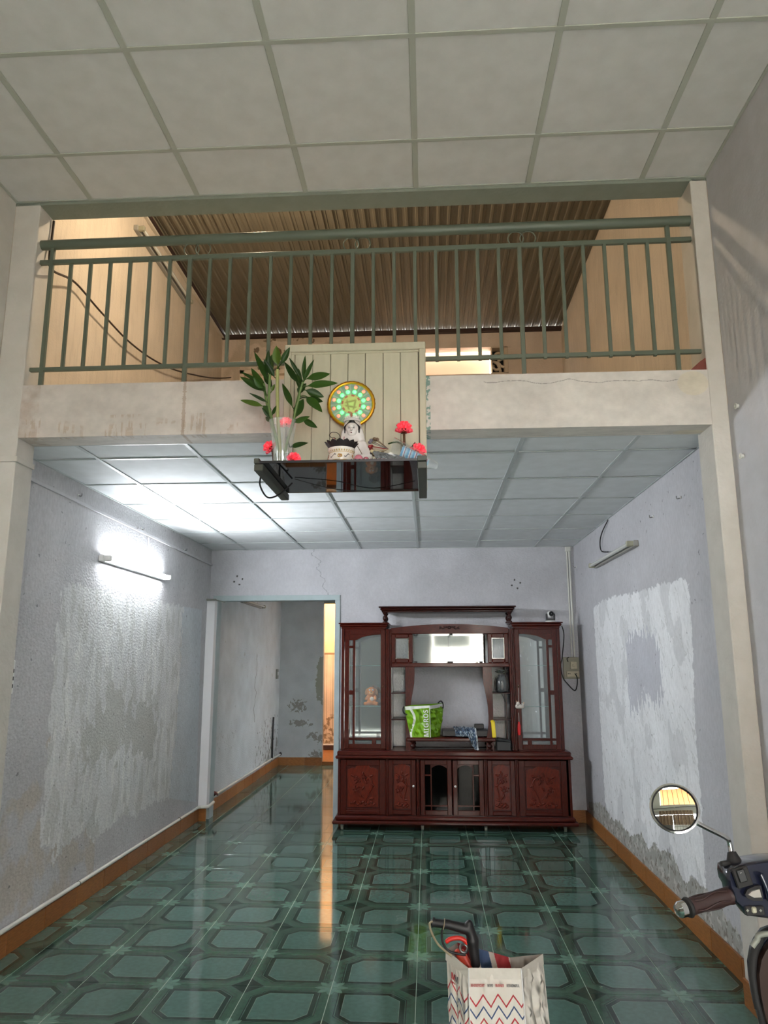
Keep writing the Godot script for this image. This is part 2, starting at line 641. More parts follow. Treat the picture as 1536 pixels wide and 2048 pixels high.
func make_floor() -> void:
	var g := G.new()
	g.box(Vector3(LX - 0.3, -0.15, CZ - 2.6), Vector3(RX + 0.3, -0.0015, FZ + 0.15))
	var f := struct(g, "floor", M.grout, "glossy dark green patterned tile floor", "floor")
	var ox := -0.0754
	var oz := -5.8636
	var whole := {}
	for i in range(-6, 4):
		for j in range(-14, 18):
			var x0 := maxf(ox + 0.4 * i, LX)
			var x1 := minf(ox + 0.4 * i + 0.4, RX)
			var z0 := maxf(oz + 0.4 * j, CZ)
			var z1 := minf(oz + 0.4 * j + 0.4, FZ)
			if x1 - x0 < 0.02 or z1 - z0 < 0.02 or (z1 < BZ - 0.1 and x0 > -0.85): continue
			var key := "%.3f %.3f %.3f %.3f %d" % [x0 - ox - 0.4 * i, x1 - ox - 0.4 * i, z0 - oz - 0.4 * j, z1 - oz - 0.4 * j, posmod(i + j, 2)]
			if not whole.has(key):
				var t := G.new()
				var a := Vector3(x0 - ox - 0.4 * i + 0.0017, -0.008, z0 - oz - 0.4 * j + 0.0017)
				var b := Vector3(x1 - ox - 0.4 * i - 0.0017, 0, z1 - oz - 0.4 * j - 0.0017)
				t.box(a, b, 0.0008)
				for k in t.U.size():
					t.U[k] = Vector2(t.V[k].x / 0.4, t.V[k].z / 0.4)
					if posmod(i + j, 2) == 1: t.U[k].x = 1.0 - t.U[k].x
				whole[key] = t.mesh()
			if oz + 0.4 * j > -2.6: continue
			inst(whole[key], "tile", M["tile%d" % rng.randi_range(0, 2)], f, Transform3D(Basis(), Vector3(ox + 0.4 * i, rng.randf_range(-0.0004, 0.0004), oz + 0.4 * j)))
	# the rows out of sight in front of the camera's field, joined
	var r := G.new()
	for i in range(-6, 4):
		for j in range(9, 18):
			var x0 := maxf(ox + 0.4 * i, LX)
			var x1 := minf(ox + 0.4 * i + 0.4, RX)
			var z1 := minf(oz + 0.4 * j + 0.4, FZ)
			if x1 - x0 < 0.02 or z1 - oz - 0.4 * j < 0.02: continue
			var from := r.V.size()
			r.box(Vector3(x0 + 0.0012, -0.008, oz + 0.4 * j + 0.0012), Vector3(x1 - 0.0012, 0, z1 - 0.0012))
			for k in range(from, r.V.size()):
				r.U[k] = Vector2((r.V[k].x - ox) / 0.4 - i, (r.V[k].z - oz) / 0.4 - j)
				if posmod(i + j, 2) == 1: r.U[k].x = 1.0 - r.U[k].x
	part(r, "near_tiles", M.tile0, f).set_meta("kind", "stuff")

# a picture for a wall: fn(along, height) -> colour
func wall_map(a0: float, a1: float, y0: float, y1: float, w: int, h: int, fn: Callable) -> ImageTexture:
	return painted(w, h, func(u: float, v: float) -> Color: return fn.call(lerpf(a0, a1, u), lerpf(y1, y0, v)))

func wall_mat(key: String, tex: Texture2D, bump: float, rep := false) -> StandardMaterial3D:
	var m := mat(key, Color.WHITE, 0.8)
	m.albedo_texture = tex
	m.heightmap_enabled = true
	m.heightmap_texture = M.wall_relief
	m.heightmap_scale = bump
	m.texture_repeat = rep
	return m

func outline(pts: Array, ax: int, val: float) -> PackedVector2Array:
	# photograph outline -> (along, height) on a wall
	var out := PackedVector2Array()
	for p in pts:
		var q := P(p[0], p[1], ax, val)
		out.append(Vector2(q.z if ax == 0 else q.x, q.y))
	return out

func make_walls() -> void:
	var relief := noise_tex(0.11, Color(0, 0, 0), Color(1, 1, 1), 1024, 4, FastNoiseLite.TYPE_SIMPLEX, 12)
	M["wall_relief"] = relief
	var nb := fnl(1.6, 21, 5)
	var nf := fnl(14.0, 22, 4)
	var ns := fnl(6.0, 23, 3)
	# ---- left wall of the room: repaired patch of filler with a ragged lower edge
	var patch := outline([[128, 1172], [150, 1168], [250, 1192], [366, 1212], [360, 1330], [352, 1460], [338, 1592], [300, 1604], [268, 1632], [250, 1622], [228, 1640], [205, 1664], [186, 1680], [172, 1655], [150, 1672], [128, 1690], [106, 1722], [112, 1686], [78, 1692], [88, 1600], [100, 1420], [112, 1280]], 0, LX)
	var bare := outline([[215, 1355], [240, 1370], [250, 1420], [300, 1400], [312, 1430], [305, 1505], [270, 1500], [215, 1500], [180, 1520], [160, 1500], [165, 1430], [200, 1420]], 0, LX)
	var pale := outline([[366, 1212], [404, 1218], [392, 1600], [338, 1592]], 0, LX)
	var tl := wall_map(BZ, MZ, 0, LH + 0.1, 900, 600, func(z: float, y: float) -> Color:
		var c := Color8(184, 183, 185)
		var q := Vector2(z + 0.05 * ns.get_noise_2d(z * 2, y), y + 0.035 * ns.get_noise_2d(z * 2 + 40, y * 2))
		var k := nb.get_noise_2d(z, y * 0.6)
		if Geometry2D.is_point_in_polygon(q, patch):
			c = Color8(206, 206, 206)
			var b := Vector2(z + 0.14 * nb.get_noise_2d(z * 3, y * 2), y + 0.2 * nb.get_noise_2d(z * 3 + 9, y * 2))
			if Geometry2D.is_point_in_polygon(b, bare): c = Color8(184, 184, 180)
			elif nb.get_noise_2d(z * 4, y * 1.3 + 7) > 0.22: c = Color8(193, 193, 191)
			elif nb.get_noise_2d(z * 5 + 3, y * 1.1) > 0.3: c = Color8(216, 216, 214)
		elif Geometry2D.is_point_in_polygon(Vector2(z, y), pale):
			c = Color8(190, 195, 199)
		elif y < 1.0 + 0.5 * k and z > -5.2:
			c = c.lerp(Color8(178, 166, 150), clampf((nb.get_noise_2d(z * 2 + 5, y * 2) + 0.25) * 1.2, 0, 0.55))
		if nf.get_noise_2d(z * 0.6, y * 0.7) > 0.76: c = c.darkened(0.3)
		var s := 1.0 + 0.05 * k + 0.05 * nf.get_noise_2d(z * 2, y)
		return Color(c.r * s, c.g * s, c.b * s))
	var g := G.new()
	g.box(Vector3(LX - 0.15, -0.02, BZ), Vector3(LX, LH + 0.1, MZ))
	struct(g, "wall_left", wall_mat("wall_left_paint", tl, 0.22), "pale grey wall with a large rectangle of smeared filler below the lit tube lamp", "wall")
	# ---- right wall of the room: white putty patch, damp bare cement below
	var putty := outline([[1187, 1216], [1200, 1202], [1236, 1190], [1262, 1186], [1300, 1176], [1318, 1166], [1350, 1160], [1366, 1154], [1376, 1164], [1382, 1230], [1386, 1330], [1390, 1450], [1402, 1600], [1412, 1774], [1398, 1756], [1382, 1744], [1370, 1762], [1352, 1722], [1338, 1690], [1322, 1700], [1310, 1680], [1296, 1692], [1282, 1660], [1262, 1668], [1240, 1640], [1220, 1632], [1210, 1600], [1203, 1480], [1193, 1320]], 0, RX)
	var gap := outline([[1252, 1274], [1280, 1262], [1310, 1270], [1318, 1300], [1326, 1380], [1312, 1402], [1290, 1390], [1265, 1430], [1258, 1400]], 0, RX)
	var damp := outline([[1176, 1600], [1200, 1600], [1216, 1620], [1240, 1632], [1270, 1652], [1300, 1676], [1340, 1700], [1380, 1745], [1420, 1780], [1470, 1850], [1500, 1900], [1500, 1960], [1400, 1850], [1280, 1735], [1190, 1655]], 0, RX)
	var tr := wall_map(BZ, MZ, 0, LH + 0.1, 900, 600, func(z: float, y: float) -> Color:
		var c := Color8(187, 186, 190)
		var w := 0.04 * ns.get_noise_2d(z * 2, y * 2)
		var q := Vector2(z + 0.02 * ns.get_noise_2d(z * 2 + 11, y * 2), y + 0.5 * w)
		if Geometry2D.is_point_in_polygon(q, putty):
			c = Color8(233, 233, 235)
			if Geometry2D.is_point_in_polygon(Vector2(z + 0.06 * ns.get_noise_2d(z * 3, y * 0.7), y + 0.1 * ns.get_noise_2d(z * 3, y)), gap): c = Color8(192, 192, 199)
			else:
				var sw := nb.get_noise_2d(z * 3 + 1.5 * y, y * 1.2 + 4)
				var inn := nb.get_noise_2d(z * 1.2 + 8, y * 0.8)
				if absf(sw) < 0.035: c = Color8(206, 206, 206)
				elif inn > 0.3: c = Color8(216, 216, 218)
		elif Geometry2D.is_point_in_polygon(q, damp):
			c = Color8(160, 158, 152) if nf.get_noise_2d(z * 0.7, y * 0.7) < 0.3 else Color8(186, 184, 178)
			if nf.get_noise_2d(z * 0.9 + 9, y * 0.9) > 0.38: c = Color8(128, 124, 114)
		if nf.get_noise_2d(z * 0.6 + 30, y * 0.6) > 0.77: c = c.darkened(0.35)
		var s := 1.0 + 0.035 * nb.get_noise_2d(z, y) + 0.035 * nf.get_noise_2d(z * 2, y)
		return Color(c.r * s, c.g * s, c.b * s))
	g = G.new()
	g.box(Vector3(RX, -0.02, BZ), Vector3(RX + 0.15, LH + 0.1, MZ))
	struct(g, "wall_right", wall_mat("wall_right_paint", tr, 0.12), "pale grey wall with a white putty rectangle and damp cement along its foot", "wall")
	# ---- back wall with the doorway to the passage
	var tb := wall_map(LX, RX, 0, LH + 0.1, 800, 560, func(x: float, y: float) -> Color:
		var c := Color8(188, 188, 193)
		var s := 1.0 + 0.05 * nb.get_noise_2d(x, y) + 0.02 * nf.get_noise_2d(x * 2, y)
		var cr := x - (-1.16 + 0.32 * (2.65 - y) + 0.07 * nb.get_noise_2d(1, y * 3))
		if y > 2.15 and absf(cr) < 0.0035: c = c.darkened(0.22)
		for h in [[-1.95, 2.33], [0.9, 2.27]]:
			for k in 4:
				if Vector2(x, y).distance_to(Vector2(h[0], h[1]) + Vector2(0.045, 0).rotated(k * PI / 2 + 0.3)) < 0.009: c = Color8(70, 68, 66)
		return Color(c.r * s, c.g * s, c.b * s))
	var wm := wall_mat("wall_back_paint", tb, 0.3)
	g = G.new()
	var w := RX - LX
	for q in [[LX, -2.20, 0.0, LH + 0.1], [-2.20, -0.888, 2.165, LH + 0.1], [-0.888, RX, 0.0, LH + 0.1]]:
		var from := g.V.size()
		g.box(Vector3(q[0], q[2], BZ - 0.12), Vector3(q[1], q[3], BZ))
		for k in range(from, g.V.size()):
			g.U[k] = Vector2((g.V[k].x - LX) / w, 1.0 - g.V[k].y / (LH + 0.1))
	var back := struct(g, "wall_back", wm, "pale lavender back wall with a doorway beside the wall unit", "wall")
	base_of[back] = back.position
	# doorway lining
	g = G.new()
	g.box(Vector3(-2.20, 2.118, BZ - 0.135), Vector3(-0.888, 2.172, BZ + 0.015), 0.002)
	var lin := struct(g, "trim_1", M.jamb, "pale blue painted lining round the passage doorway", "door frame")
	g = G.new()
	g.box(Vector3(-0.938, 0.0, BZ - 0.135), Vector3(-0.886, 2.118, BZ + 0.015), 0.002)
	part(g, "jamb", M.jamb, lin)
	g = G.new()
	g.box(Vector3(-2.20, 0.0, BZ - 0.135), Vector3(-2.152, 2.118, BZ + 0.015), 0.002)
	part(g, "jamb", M.jamb, lin)
	# boxed column in the corner by the doorway
	g = G.new()
	g.box(Vector3(LX, 0.115, BZ), Vector3(-2.155, 2.13, BZ + 0.10), 0.003)
	struct(g, "column", mat("column_white", col(226, 226, 228), 0.6), "narrow white boxed column beside the passage doorway", "column")
	# ---- piers, beam, header
	var tbeam := wall_map(-2.1, 1.405, LH, 2.93, 1100, 120, func(x: float, y: float) -> Color:
		var c := Color8(203, 197, 188)
		if x < -0.7: c = Color8(196, 188, 179)
		var s := 1.0 + 0.06 * nb.get_noise_2d(x * 1.5, y * 3) + 0.03 * nf.get_noise_2d(x, y)
		var foot := clampf((2.76 - y) / 0.1, 0, 1) if x < -0.75 else 0.0
		if foot > 0 and ns.get_noise_2d(x * 5, y * 0.5) > 0.12 and nb.get_noise_2d(x * 1.5, 3) > -0.1: c = c.lerp(Color8(160, 134, 108), 0.38 * clampf(nb.get_noise_2d(x * 2.2, y * 6 + 4) * 2.0 + 0.35, 0, 1))
		if absf(x + 1.235) < 0.008 + 0.004 * ns.get_noise_2d(1, y * 9): c = c.lerp(Color8(136, 108, 84), 0.4)
		if x < -2.0: c = c.lerp(Color8(150, 122, 100), 0.4 * clampf(nb.get_noise_2d(x * 4, y * 4) + 0.25, 0, 1))
		if x > 0.3 and x < 1.3 and absf(y - 2.885 - 0.02 * nb.get_noise_2d(x * 1.6, 2)) < 0.0018: c = c.darkened(0.25)
		if x > 0.0 and x < 0.03 and nf.get_noise_2d(x * 2, y * 2) > 0.05: c = Color8(120, 148, 136)
		if Vector2(x - 1.33, (y - 2.86) * 1.2).length() < 0.075: c = Color8(206, 197, 178)
		return Color(c.r * s, c.g * s, c.b * s))
	g = G.new()
	g.box(Vector3(-2.1, LH, MZ - 0.16), Vector3(1.405, 2.93, MZ))
	struct(g, "beam", wall_mat("beam_paint", tbeam, 0.03), "cream painted beam carrying the loft railing, stained along its lower edge", "beam")
	g = G.new()
	g.box(Vector3(LX, 0, MZ - 0.17), Vector3(-2.1, UH, MZ), 0.004)
	struct(g, "pier", M.cream, "stained cream pier below the loft beam on the lit lamp's wall", "pier")
	g = G.new()
	g.box(Vector3(1.405, 0, MZ - 0.2), Vector3(RX, UH, MZ), 0.004)
	struct(g, "pier", M.cream, "clean cream pier below the loft beam on the putty wall", "pier")
	g = G.new()
	g.box(Vector3(LX, 3.978, MZ - 0.14), Vector3(RX, RH + 0.15, MZ))
	struct(g, "header_beam", M.soffit, "grey green header between hall ceiling and loft roof", "beam")
	# reddish bare brick showing at the pier foot above the beam
	g = G.new()
	g.xf = Transform3D(Basis(), Vector3(0, 0, MZ - 0.02))
	g.extrude(PackedVector2Array([Vector2(1.325, 2.931), Vector2(1.404, 2.931), Vector2(1.404, 2.995), Vector2(1.375, 2.975)]), 0.0, 0.016)
	var bm := mat("brick_red", col(122, 66, 56), 0.9)
	bm.albedo_texture = M.mottle
	tri_on(bm, Vector3(6, 6, 6))
	single(g, "brick_piece", bm, "broken reddish brick corner lying on the beam by the pier", "brick")
	# ---- walls of the front hall
	for q in [["wall_left_hall", LX - 0.15, LX, "grey hall wall on the side of the lit tube lamp"], ["wall_right_hall", RX, RX + 0.15, "grey hall wall behind the parked scooter"]]:
		g = G.new()
		g.box(Vector3(q[1], -0.02, MZ), Vector3(q[2], UH + 0.1, FZ + 0.15))
		struct(g, q[0], M.cream if q[0] == "wall_left_hall" else M.hall if M.has("hall") else M.plaster, q[3], "wall")

func make_ceilings() -> void:
	# ---- under the loft
	var g := G.new()
	g.box(Vector3(LX, LH + 0.03, BZ - 0.12), Vector3(RX, 2.915, MZ - 0.16))
	var c := struct(g, "ceiling", M.panel_low, "white suspended panel ceiling under the loft", "ceiling")
	var xs := [LX]
	for m in range(-3, 3): xs.append(-0.0877 + 0.594 * m)
	xs.append(RX)
	var zs := [BZ]
	for r in [6, 5, 4, 3, 2, 1]: zs.append(-3.4041 - 0.6228 * r)
	zs.append(MZ - 0.16)
	panels(c, xs, zs, LH, M.panel_low, M.grid_bar_low, 0.022)
	# ---- front hall
	g = G.new()
	g.box(Vector3(LX - 0.1, UH + 0.03, MZ - 0.1), Vector3(RX + 0.1, UH + 0.15, FZ + 0.1))
	var u := struct(g, "ceiling_hall", M.white_panel, "high white suspended panel ceiling of the front hall", "ceiling")
	xs = [LX]
	for m in range(-3, 3): xs.append(-0.0318 + 0.594 * m)
	xs.append(RX)
	zs = [MZ]
	for r in range(1, -7, -1): zs.append(-2.5831 - 0.6228 * r)
	panels(u, xs, zs, UH, M.white_panel, M.grid_bar, 0.028)

func panels(parent: Node3D, xs: Array, zs: Array, y: float, pm: Material, bm: Material, w: float) -> void:
	for i in xs.size() - 1:
		for j in zs.size() - 1:
			var g := G.new()
			var dy := rng.randf_range(0.0, 0.002)
			g.box(Vector3(xs[i] + 0.003, y + 0.005 + dy, zs[j] + 0.003), Vector3(xs[i + 1] - 0.003, y + 0.016 + dy, zs[j + 1] - 0.003))
			part(g, "panel", pm, parent)
	for x in xs:
		var g := G.new()
		var x0: float = x - w / 2
		var x1: float = x + w / 2
		g.box(Vector3(maxf(x0, xs[0]), y, zs[0]), Vector3(minf(x1, xs[-1]), y + 0.006, zs[-1]), 0.001)
		part(g, "grid_bar", bm, parent)
	for z in zs:
		var g := G.new()
		g.box(Vector3(xs[0], y - 0.0006, maxf(z - w / 2 * 0.8, zs[0])), Vector3(xs[-1], y + 0.005, minf(z + w / 2 * 0.8, zs[-1])), 0.001)
		part(g, "grid_bar", bm, parent)

func make_loft() -> void:
	var nb := fnl(1.6, 41, 5)
	var ns := fnl(7.0, 43, 3)
	var zb := BZ - 0.05
	# loft walls with faint drip streaks
	var ts := wall_map(zb, MZ, 2.9, RH, 512, 256, func(z: float, y: float) -> Color:
		var c := Color8(206, 192, 174)
		if ns.get_noise_2d(z * 4, y * 0.25) > 0.3: c = c.darkened(0.03)
		var s := 1.0 + 0.05 * nb.get_noise_2d(z, y)
		return Color(c.r * s, c.g * s, c.b * s))
	var m := wall_mat("loft_side_paint", ts, 0.2)
	for q in [["wall_left_loft", LX - 0.15, LX, "cream loft wall with drip streaks behind the sloping cable"], ["wall_right_loft", RX, RX + 0.15, "plain cream loft wall opposite the cable"]]:
		var g := G.new()
		g.box(Vector3(q[1], 2.75, zb - 0.15), Vector3(q[2], RH + 0.15, MZ))
		struct(g, q[0], m, q[3], "wall")
	var tb := wall_map(LX, RX, 4.3, RH, 700, 160, func(x: float, y: float) -> Color:
		var c := Color8(206, 188, 172)
		var k := nb.get_noise_2d(x * 1.6, y * 2.2)
		if x < -0.85 and k > 0.02: c = c.lerp(Color8(160, 144, 124), clampf(k * 2.0, 0, 0.6))
		if x < -1.2 and x > -1.9 and ns.get_noise_2d(x * 0.8, y * 0.8) > 0.5: c = Color8(120, 104, 86)
		var s := 1.0 + 0.05 * k
		return Color(c.r * s, c.g * s, c.b * s))
	var bm := wall_mat("loft_back_paint", tb, 0.2)
	# back wall of the loft leaves a wide opening to the lit stair and holds a pierced block
	var g := G.new()
	var ya := onz(860, 750, zb).y
	var yb := onz(860, 697, zb).y
	var xv := onz(982, 700, zb).x
	var xw := xv + 0.18
	for q in [[LX, -2.03, 2.8, RH], [-2.03, -0.9, 4.655, RH], [-0.45, xv, yb, RH], [-0.45, xv, 2.8, ya], [xw, RX, 2.8, RH], [xv, xw, 2.8, ya], [xv, xw, yb, RH], [-2.03, -0.9, 2.8, 4.3], [-0.9, -0.45, 2.8, RH]]:
		var from := g.V.size()
		g.box(Vector3(q[0], q[2], zb - 0.12), Vector3(q[1], q[3], zb))
		for k in range(from, g.V.size()):
			g.U[k] = Vector2((g.V[k].x - LX) / (RX - LX), clampf(1.0 - (g.V[k].y - 4.3) / (RH - 4.3), 0, 1))
	struct(g, "wall_back_loft", bm, "mould-stained loft back wall with a window band", "wall")
	# recessed band and shutters behind the openings
	g = G.new()
	g.box(Vector3(-0.5, 4.0, zb - 0.3), Vector3(xv, RH, zb - 0.22))
	struct(g, "wall_band", mat("band_paint", col(226, 198, 168), 0.8), "bright peach wall seen through the loft window band", "wall")
	g = G.new()
	g.box(Vector3(-2.02, 4.25, zb - 0.1), Vector3(-0.9, 4.645, zb - 0.06))
	var win := struct(g, "window_1", mat("window_paint", col(222, 205, 186), 0.6), "cream boarded window in the loft back wall behind the plant", "window")
	for q in [[-2.03, 4.3, -1.98, 4.655], [-0.95, 4.3, -0.9, 4.655], [-2.03, 4.61, -0.9, 4.655], [-1.93, 4.3, -1.91, 4.6]]:
		g = G.new()
		g.box(Vector3(q[0], q[1], zb - 0.06), Vector3(q[2], q[3], zb + 0.012), 0.003)
		part(g, "window_frame", M.window_paint, win)
	# pierced ventilation block: square frame, two scrolls, dark behind
	g = G.new()
	for q in [[xv, ya, xv + 0.012, yb], [xw - 0.04, ya, xw, yb], [xv, ya, xw, ya + 0.012], [xv, yb - 0.014, xw, yb]]:
		g.box(Vector3(q[0], q[1], zb - 0.1), Vector3(q[2], q[3], zb + 0.008), 0.003)
	var vb := single(g, "ventilation_block", mat("vent_cream", col(196, 178, 156), 0.85), "small pierced ventilation block with scrolls in the loft back wall", "vent block")
	g = G.new()
	var vc := Vector3((xv + xw) / 2 - 0.02, (ya + yb) / 2, zb - 0.04)
	for s: float in [-1.0, 1.0]:
		var pts := []
		for k in 14:
			var a := -PI * 0.6 + k * PI * 1.7 / 13
			pts.append(vc + Vector3(0.012 * s + cos(a) * 0.038, 0.055 * s + sin(a) * 0.042 * s, 0))
		g.tube(curve(pts, 2), 0.016, 8)
	g.tube(curve([vc + Vector3(-0.05, 0.0, 0), vc + Vector3(0, -0.03, 0), vc + Vector3(0.03, -0.12, 0)], 4), 0.016, 8)
	g.tube(curve([vc + Vector3(0.0, -0.03, 0), vc + Vector3(0.07, -0.07, 0)], 4), 0.014, 8)
	part(g, "scroll", M.vent_cream, vb)
	g = G.new()
	g.box(Vector3(xv, ya, zb - 0.13), Vector3(xw, yb, zb - 0.11))
	part(g, "back_plate", mat("vent_dark", col(28, 30, 30), 0.9), vb)
	# loft floor slab top is the ceiling slab; corrugated roof in five sheets
	var rm := mat("roof_sheet", col(120, 112, 96), 0.6, 0.1)
	rm.albedo_texture = M.mottle
	tri_on(rm, Vector3(1.5, 1.5, 0.4))
	g = G.new()
	g.box(Vector3(LX - 0.15, RH + 0.06, zb - 0.15), Vector3(RX + 0.15, RH + 0.16, MZ))
	var roof := struct(g, "roof", rm, "brown corrugated metal sheet roof over the loft", "roof")
	var pitch := 0.0868
	var x := LX
	while x < RX - 0.01:
		var poly := PackedVector2Array()
		var x1 := minf(x + pitch * 9, RX)
		poly.append(Vector2(x, RH + 0.055))
		var p := x
		while p < x1 - 0.001:
			var e := minf(p + pitch, x1)
			for q in [[0.0, 0.030], [0.16, 0.030], [0.24, 0.014], [0.44, 0.014], [0.52, 0.030], [0.70, 0.030], [0.73, 0.024], [0.78, 0.024], [0.81, 0.030]]:
				if p + q[0] * pitch < e: poly.append(Vector2(p + q[0] * pitch, RH + q[1]))
			p += pitch
		poly.append(Vector2(x1, RH + 0.030))
		poly.append(Vector2(x1, RH + 0.055))
		g = G.new()
		g.extrude(poly, zb, MZ - 0.14)
		part(g, "sheet", rm, roof)
		x += pitch * 9
	# dark purlin along the foot of the sheets, pale flashing along the cable-side wall
	g = G.new()
	g.box(Vector3(LX, RH - 0.03, zb), Vector3(RX, RH + 0.012, zb + 0.05), 0.003)
	struct(g, "trim_2", mat("purlin", col(54, 36, 30), 0.7), "dark brown purlin under the low end of the sheet roof", "purlin")
	g = G.new()
	g.bar(Vector3(LX + 0.014, RH - 0.02, zb + 0.05), Vector3(LX + 0.014, RH - 0.02, MZ - 0.14), 0.028, 0.022, 0.003)
	struct(g, "trim_3", mat("flashing", col(206, 196, 180), 0.6), "pale cover strip where the sheet roof meets the loft wall", "trim")
	g = G.new()
	g.bar(Vector3(LX + 0.034, RH + 0.0, zb + 0.05), Vector3(LX + 0.034, RH + 0.0, MZ - 0.14), 0.02, 0.03, 0.002)
	struct(g, "trim_4", M.purlin, "thin dark batten beside the pale roof cover strip", "trim")

func make_passage() -> void:
	var nb := fnl(2.2, 61, 5)
	var ns := fnl(8.0, 63, 4)
	var nc := fnl(5.0, 64, 3)
	var t := wall_map(CZ, BZ - 0.12, 0, 2.6, 640, 440, func(z: float, y: float) -> Color:
		var c := Color8(190, 195, 197)
		var k := nb.get_noise_2d(z, y)
		var low := clampf(1.0 - y / 0.85, 0, 1) * clampf((-9.6 - z) / 1.0, 0, 1)
		if nb.get_noise_2d(z * 1.5, y * 0.8 + 3) + low * 0.75 > 0.72: c = c.lerp(Color8(140, 138, 128), 0.4)
		if low > 0.1 and ns.get_noise_2d(z * 1.4, y * 0.8) + low * 0.5 > 0.66: c = Color8(84, 84, 78)
		if absf(z + 9.75 + 0.1 * nc.get_noise_2d(y * 0.6, 1)) < 0.009 and y > 0.75 and y < 1.6: c = Color8(120, 122, 118)
		if absf(y - 0.72 + 0.25 * nc.get_noise_2d(z, 2)) < 0.004 and z > -8.9: c = Color8(140, 142, 140)
		var s := 1.0 + 0.05 * k
		return Color(c.r * s, c.g * s, c.b * s))
	var g := G.new()
	g.box(Vector3(LX - 0.15, -0.02, CZ - 0.1), Vector3(LX, 2.6, BZ - 0.12))
	struct(g, "wall_left_passage", wall_mat("passage_paint", t, 0.3), "cracked grey passage wall with black mould near the floor", "wall")
	var t2 := wall_map(LX, -1.58, 0, 2.6, 200, 500, func(x: float, y: float) -> Color:
		var c := Color8(184, 188, 190)
		for q in [[-1.95, 0.86, 0.13, 0.09], [-1.93, 0.62, 0.16, 0.05], [-1.72, 0.44, 0.09, 0.05], [-1.62, 0.4, 0.08, 0.06], [-1.66, 0.16, 0.12, 0.07], [-1.75, 0.6, 0.03, 0.02]]:
			var d := Vector2((x - q[0]) / q[2], (y - q[1]) / q[3]).length() + 0.9 * ns.get_noise_2d(x * 2, y * 2)
			if d < 0.75: c = Color8(138, 136, 130)
		if x > -1.72 and ns.get_noise_2d(x, y) * 0.25 + Vector2((x + 1.58) / 0.14, (y - 1.25) / 0.42).length() < 0.8: c = c.lerp(Color8(116, 116, 92), 0.6)
		var s := 1.0 + 0.05 * nb.get_noise_2d(x, y)
		return Color(c.r * s, c.g * s, c.b * s))
	g = G.new()
	g.box(Vector3(LX, -0.02, CZ - 0.12), Vector3(-1.58, 2.6, CZ))
	struct(g, "wall_far_passage", wall_mat("passage_end_paint", t2, 0.3), "grey end wall of the passage with flaked paint spots", "wall")
	g = G.new()
	g.box(Vector3(-1.58, 2.375, CZ - 0.12), Vector3(-0.6, 2.6, CZ))
	struct(g, "lintel", M.soffit, "grey lintel over the opening to the orange lit kitchen", "lintel")
	# passage side: closed near the room, open to a roofless yard further on
	g = G.new()
	g.box(Vector3(-0.85, -0.02, -8.7), Vector3(-0.73, 2.6, BZ - 0.12))
	struct(g, "wall_right_passage", M.plaster, "plain passage wall behind the back wall", "wall")
	g = G.new()
	g.box(Vector3(-0.85, -0.02, CZ - 0.12), Vector3(-0.73, 2.6, CZ + 0.3))
	struct(g, "wall_yard_end", M.plaster, "short wall end between passage yard and kitchen", "wall")
	g = G.new()
	g.box(Vector3(LX - 0.1, 2.45, CZ - 0.12), Vector3(-0.73, 2.55, BZ - 0.12))
	struct(g, "ceiling_passage", M.plaster, "plain low ceiling of the passage", "ceiling")
	g = G.new()
	g.box(Vector3(0.9, -0.02, CZ - 0.12), Vector3(1.05, 2.4, BZ - 0.12))
	g.box(Vector3(-0.73, -0.02, CZ - 0.12), Vector3(0.9, 2.4, CZ))
	struct(g, "wall_yard", M.plaster, "grey walls of the side yard", "wall")
	g = G.new()
	g.box(Vector3(-0.73, 2.4, CZ - 0.12), Vector3(0.74, 2.48, BZ - 0.12))
	struct(g, "roof_yard", M.plaster, "slab over most of the side yard", "roof")
	# kitchen beyond: raised orange floor, stained peach wall, warm bulb
	var tk := wall_map(-2.4, -0.4, 0, 2.7, 320, 420, func(x: float, y: float) -> Color:
		var c := Color8(226, 194, 152)
		if y < 1.62: c = Color8(218, 190, 158)
		if absf(y - 1.63) < 0.014: c = Color8(150, 118, 86)
		if y < 1.62 and ns.get_noise_2d(x * 3, 1) > 0.45: c = c.darkened(0.16)
		if y < 0.62 and nb.get_noise_2d(x * 3, y * 3) + (0.62 - y) * 1.2 > 0.15: c = c.lerp(Color8(122, 96, 68), clampf(nb.get_noise_2d(x * 5, y * 5) * 1.5 + 0.6, 0.2, 0.9))
		var s := 1.0 + 0.06 * nb.get_noise_2d(x, y)
		return Color(c.r * s, c.g * s, c.b * s))
	g = G.new()
	g.box(Vector3(-2.4, 0, -13.15), Vector3(-0.4, 2.7, -13.0))
	struct(g, "wall_kitchen", wall_mat("kitchen_paint", tk, 0.2), "stained peach kitchen wall in warm lamp light", "wall")
	g = G.new()
	g.box(Vector3(-2.55, 0, -13.15), Vector3(-2.4, 2.7, CZ - 0.12))
	g.box(Vector3(-0.4, 0, -13.15), Vector3(-0.25, 2.7, CZ - 0.12))
	g.box(Vector3(-2.55, 2.7, -13.15), Vector3(-0.25, 2.8, CZ - 0.1))
	struct(g, "wall_kitchen_side", M.loft, "plain kitchen side walls and ceiling", "wall")
	g = G.new()
	g.box(Vector3(-1.58, 0.0, CZ - 0.12), Vector3(-0.73, 0.055, CZ + 0.01), 0.004)
	struct(g, "floor_kitchen_step", M.terracotta0, "low orange tiled step into the kitchen", "step")
	g = G.new()
	g.box(Vector3(-2.4, 0.0, -13.0), Vector3(-0.4, 0.05, CZ - 0.12))
	struct(g, "floor_kitchen", M.terracotta2, "orange tiled kitchen floor", "floor")
	g = G.new()
	g.box(Vector3(-2.4, 0.05, -13.0), Vector3(-0.4, 0.125, -12.9), 0.003)
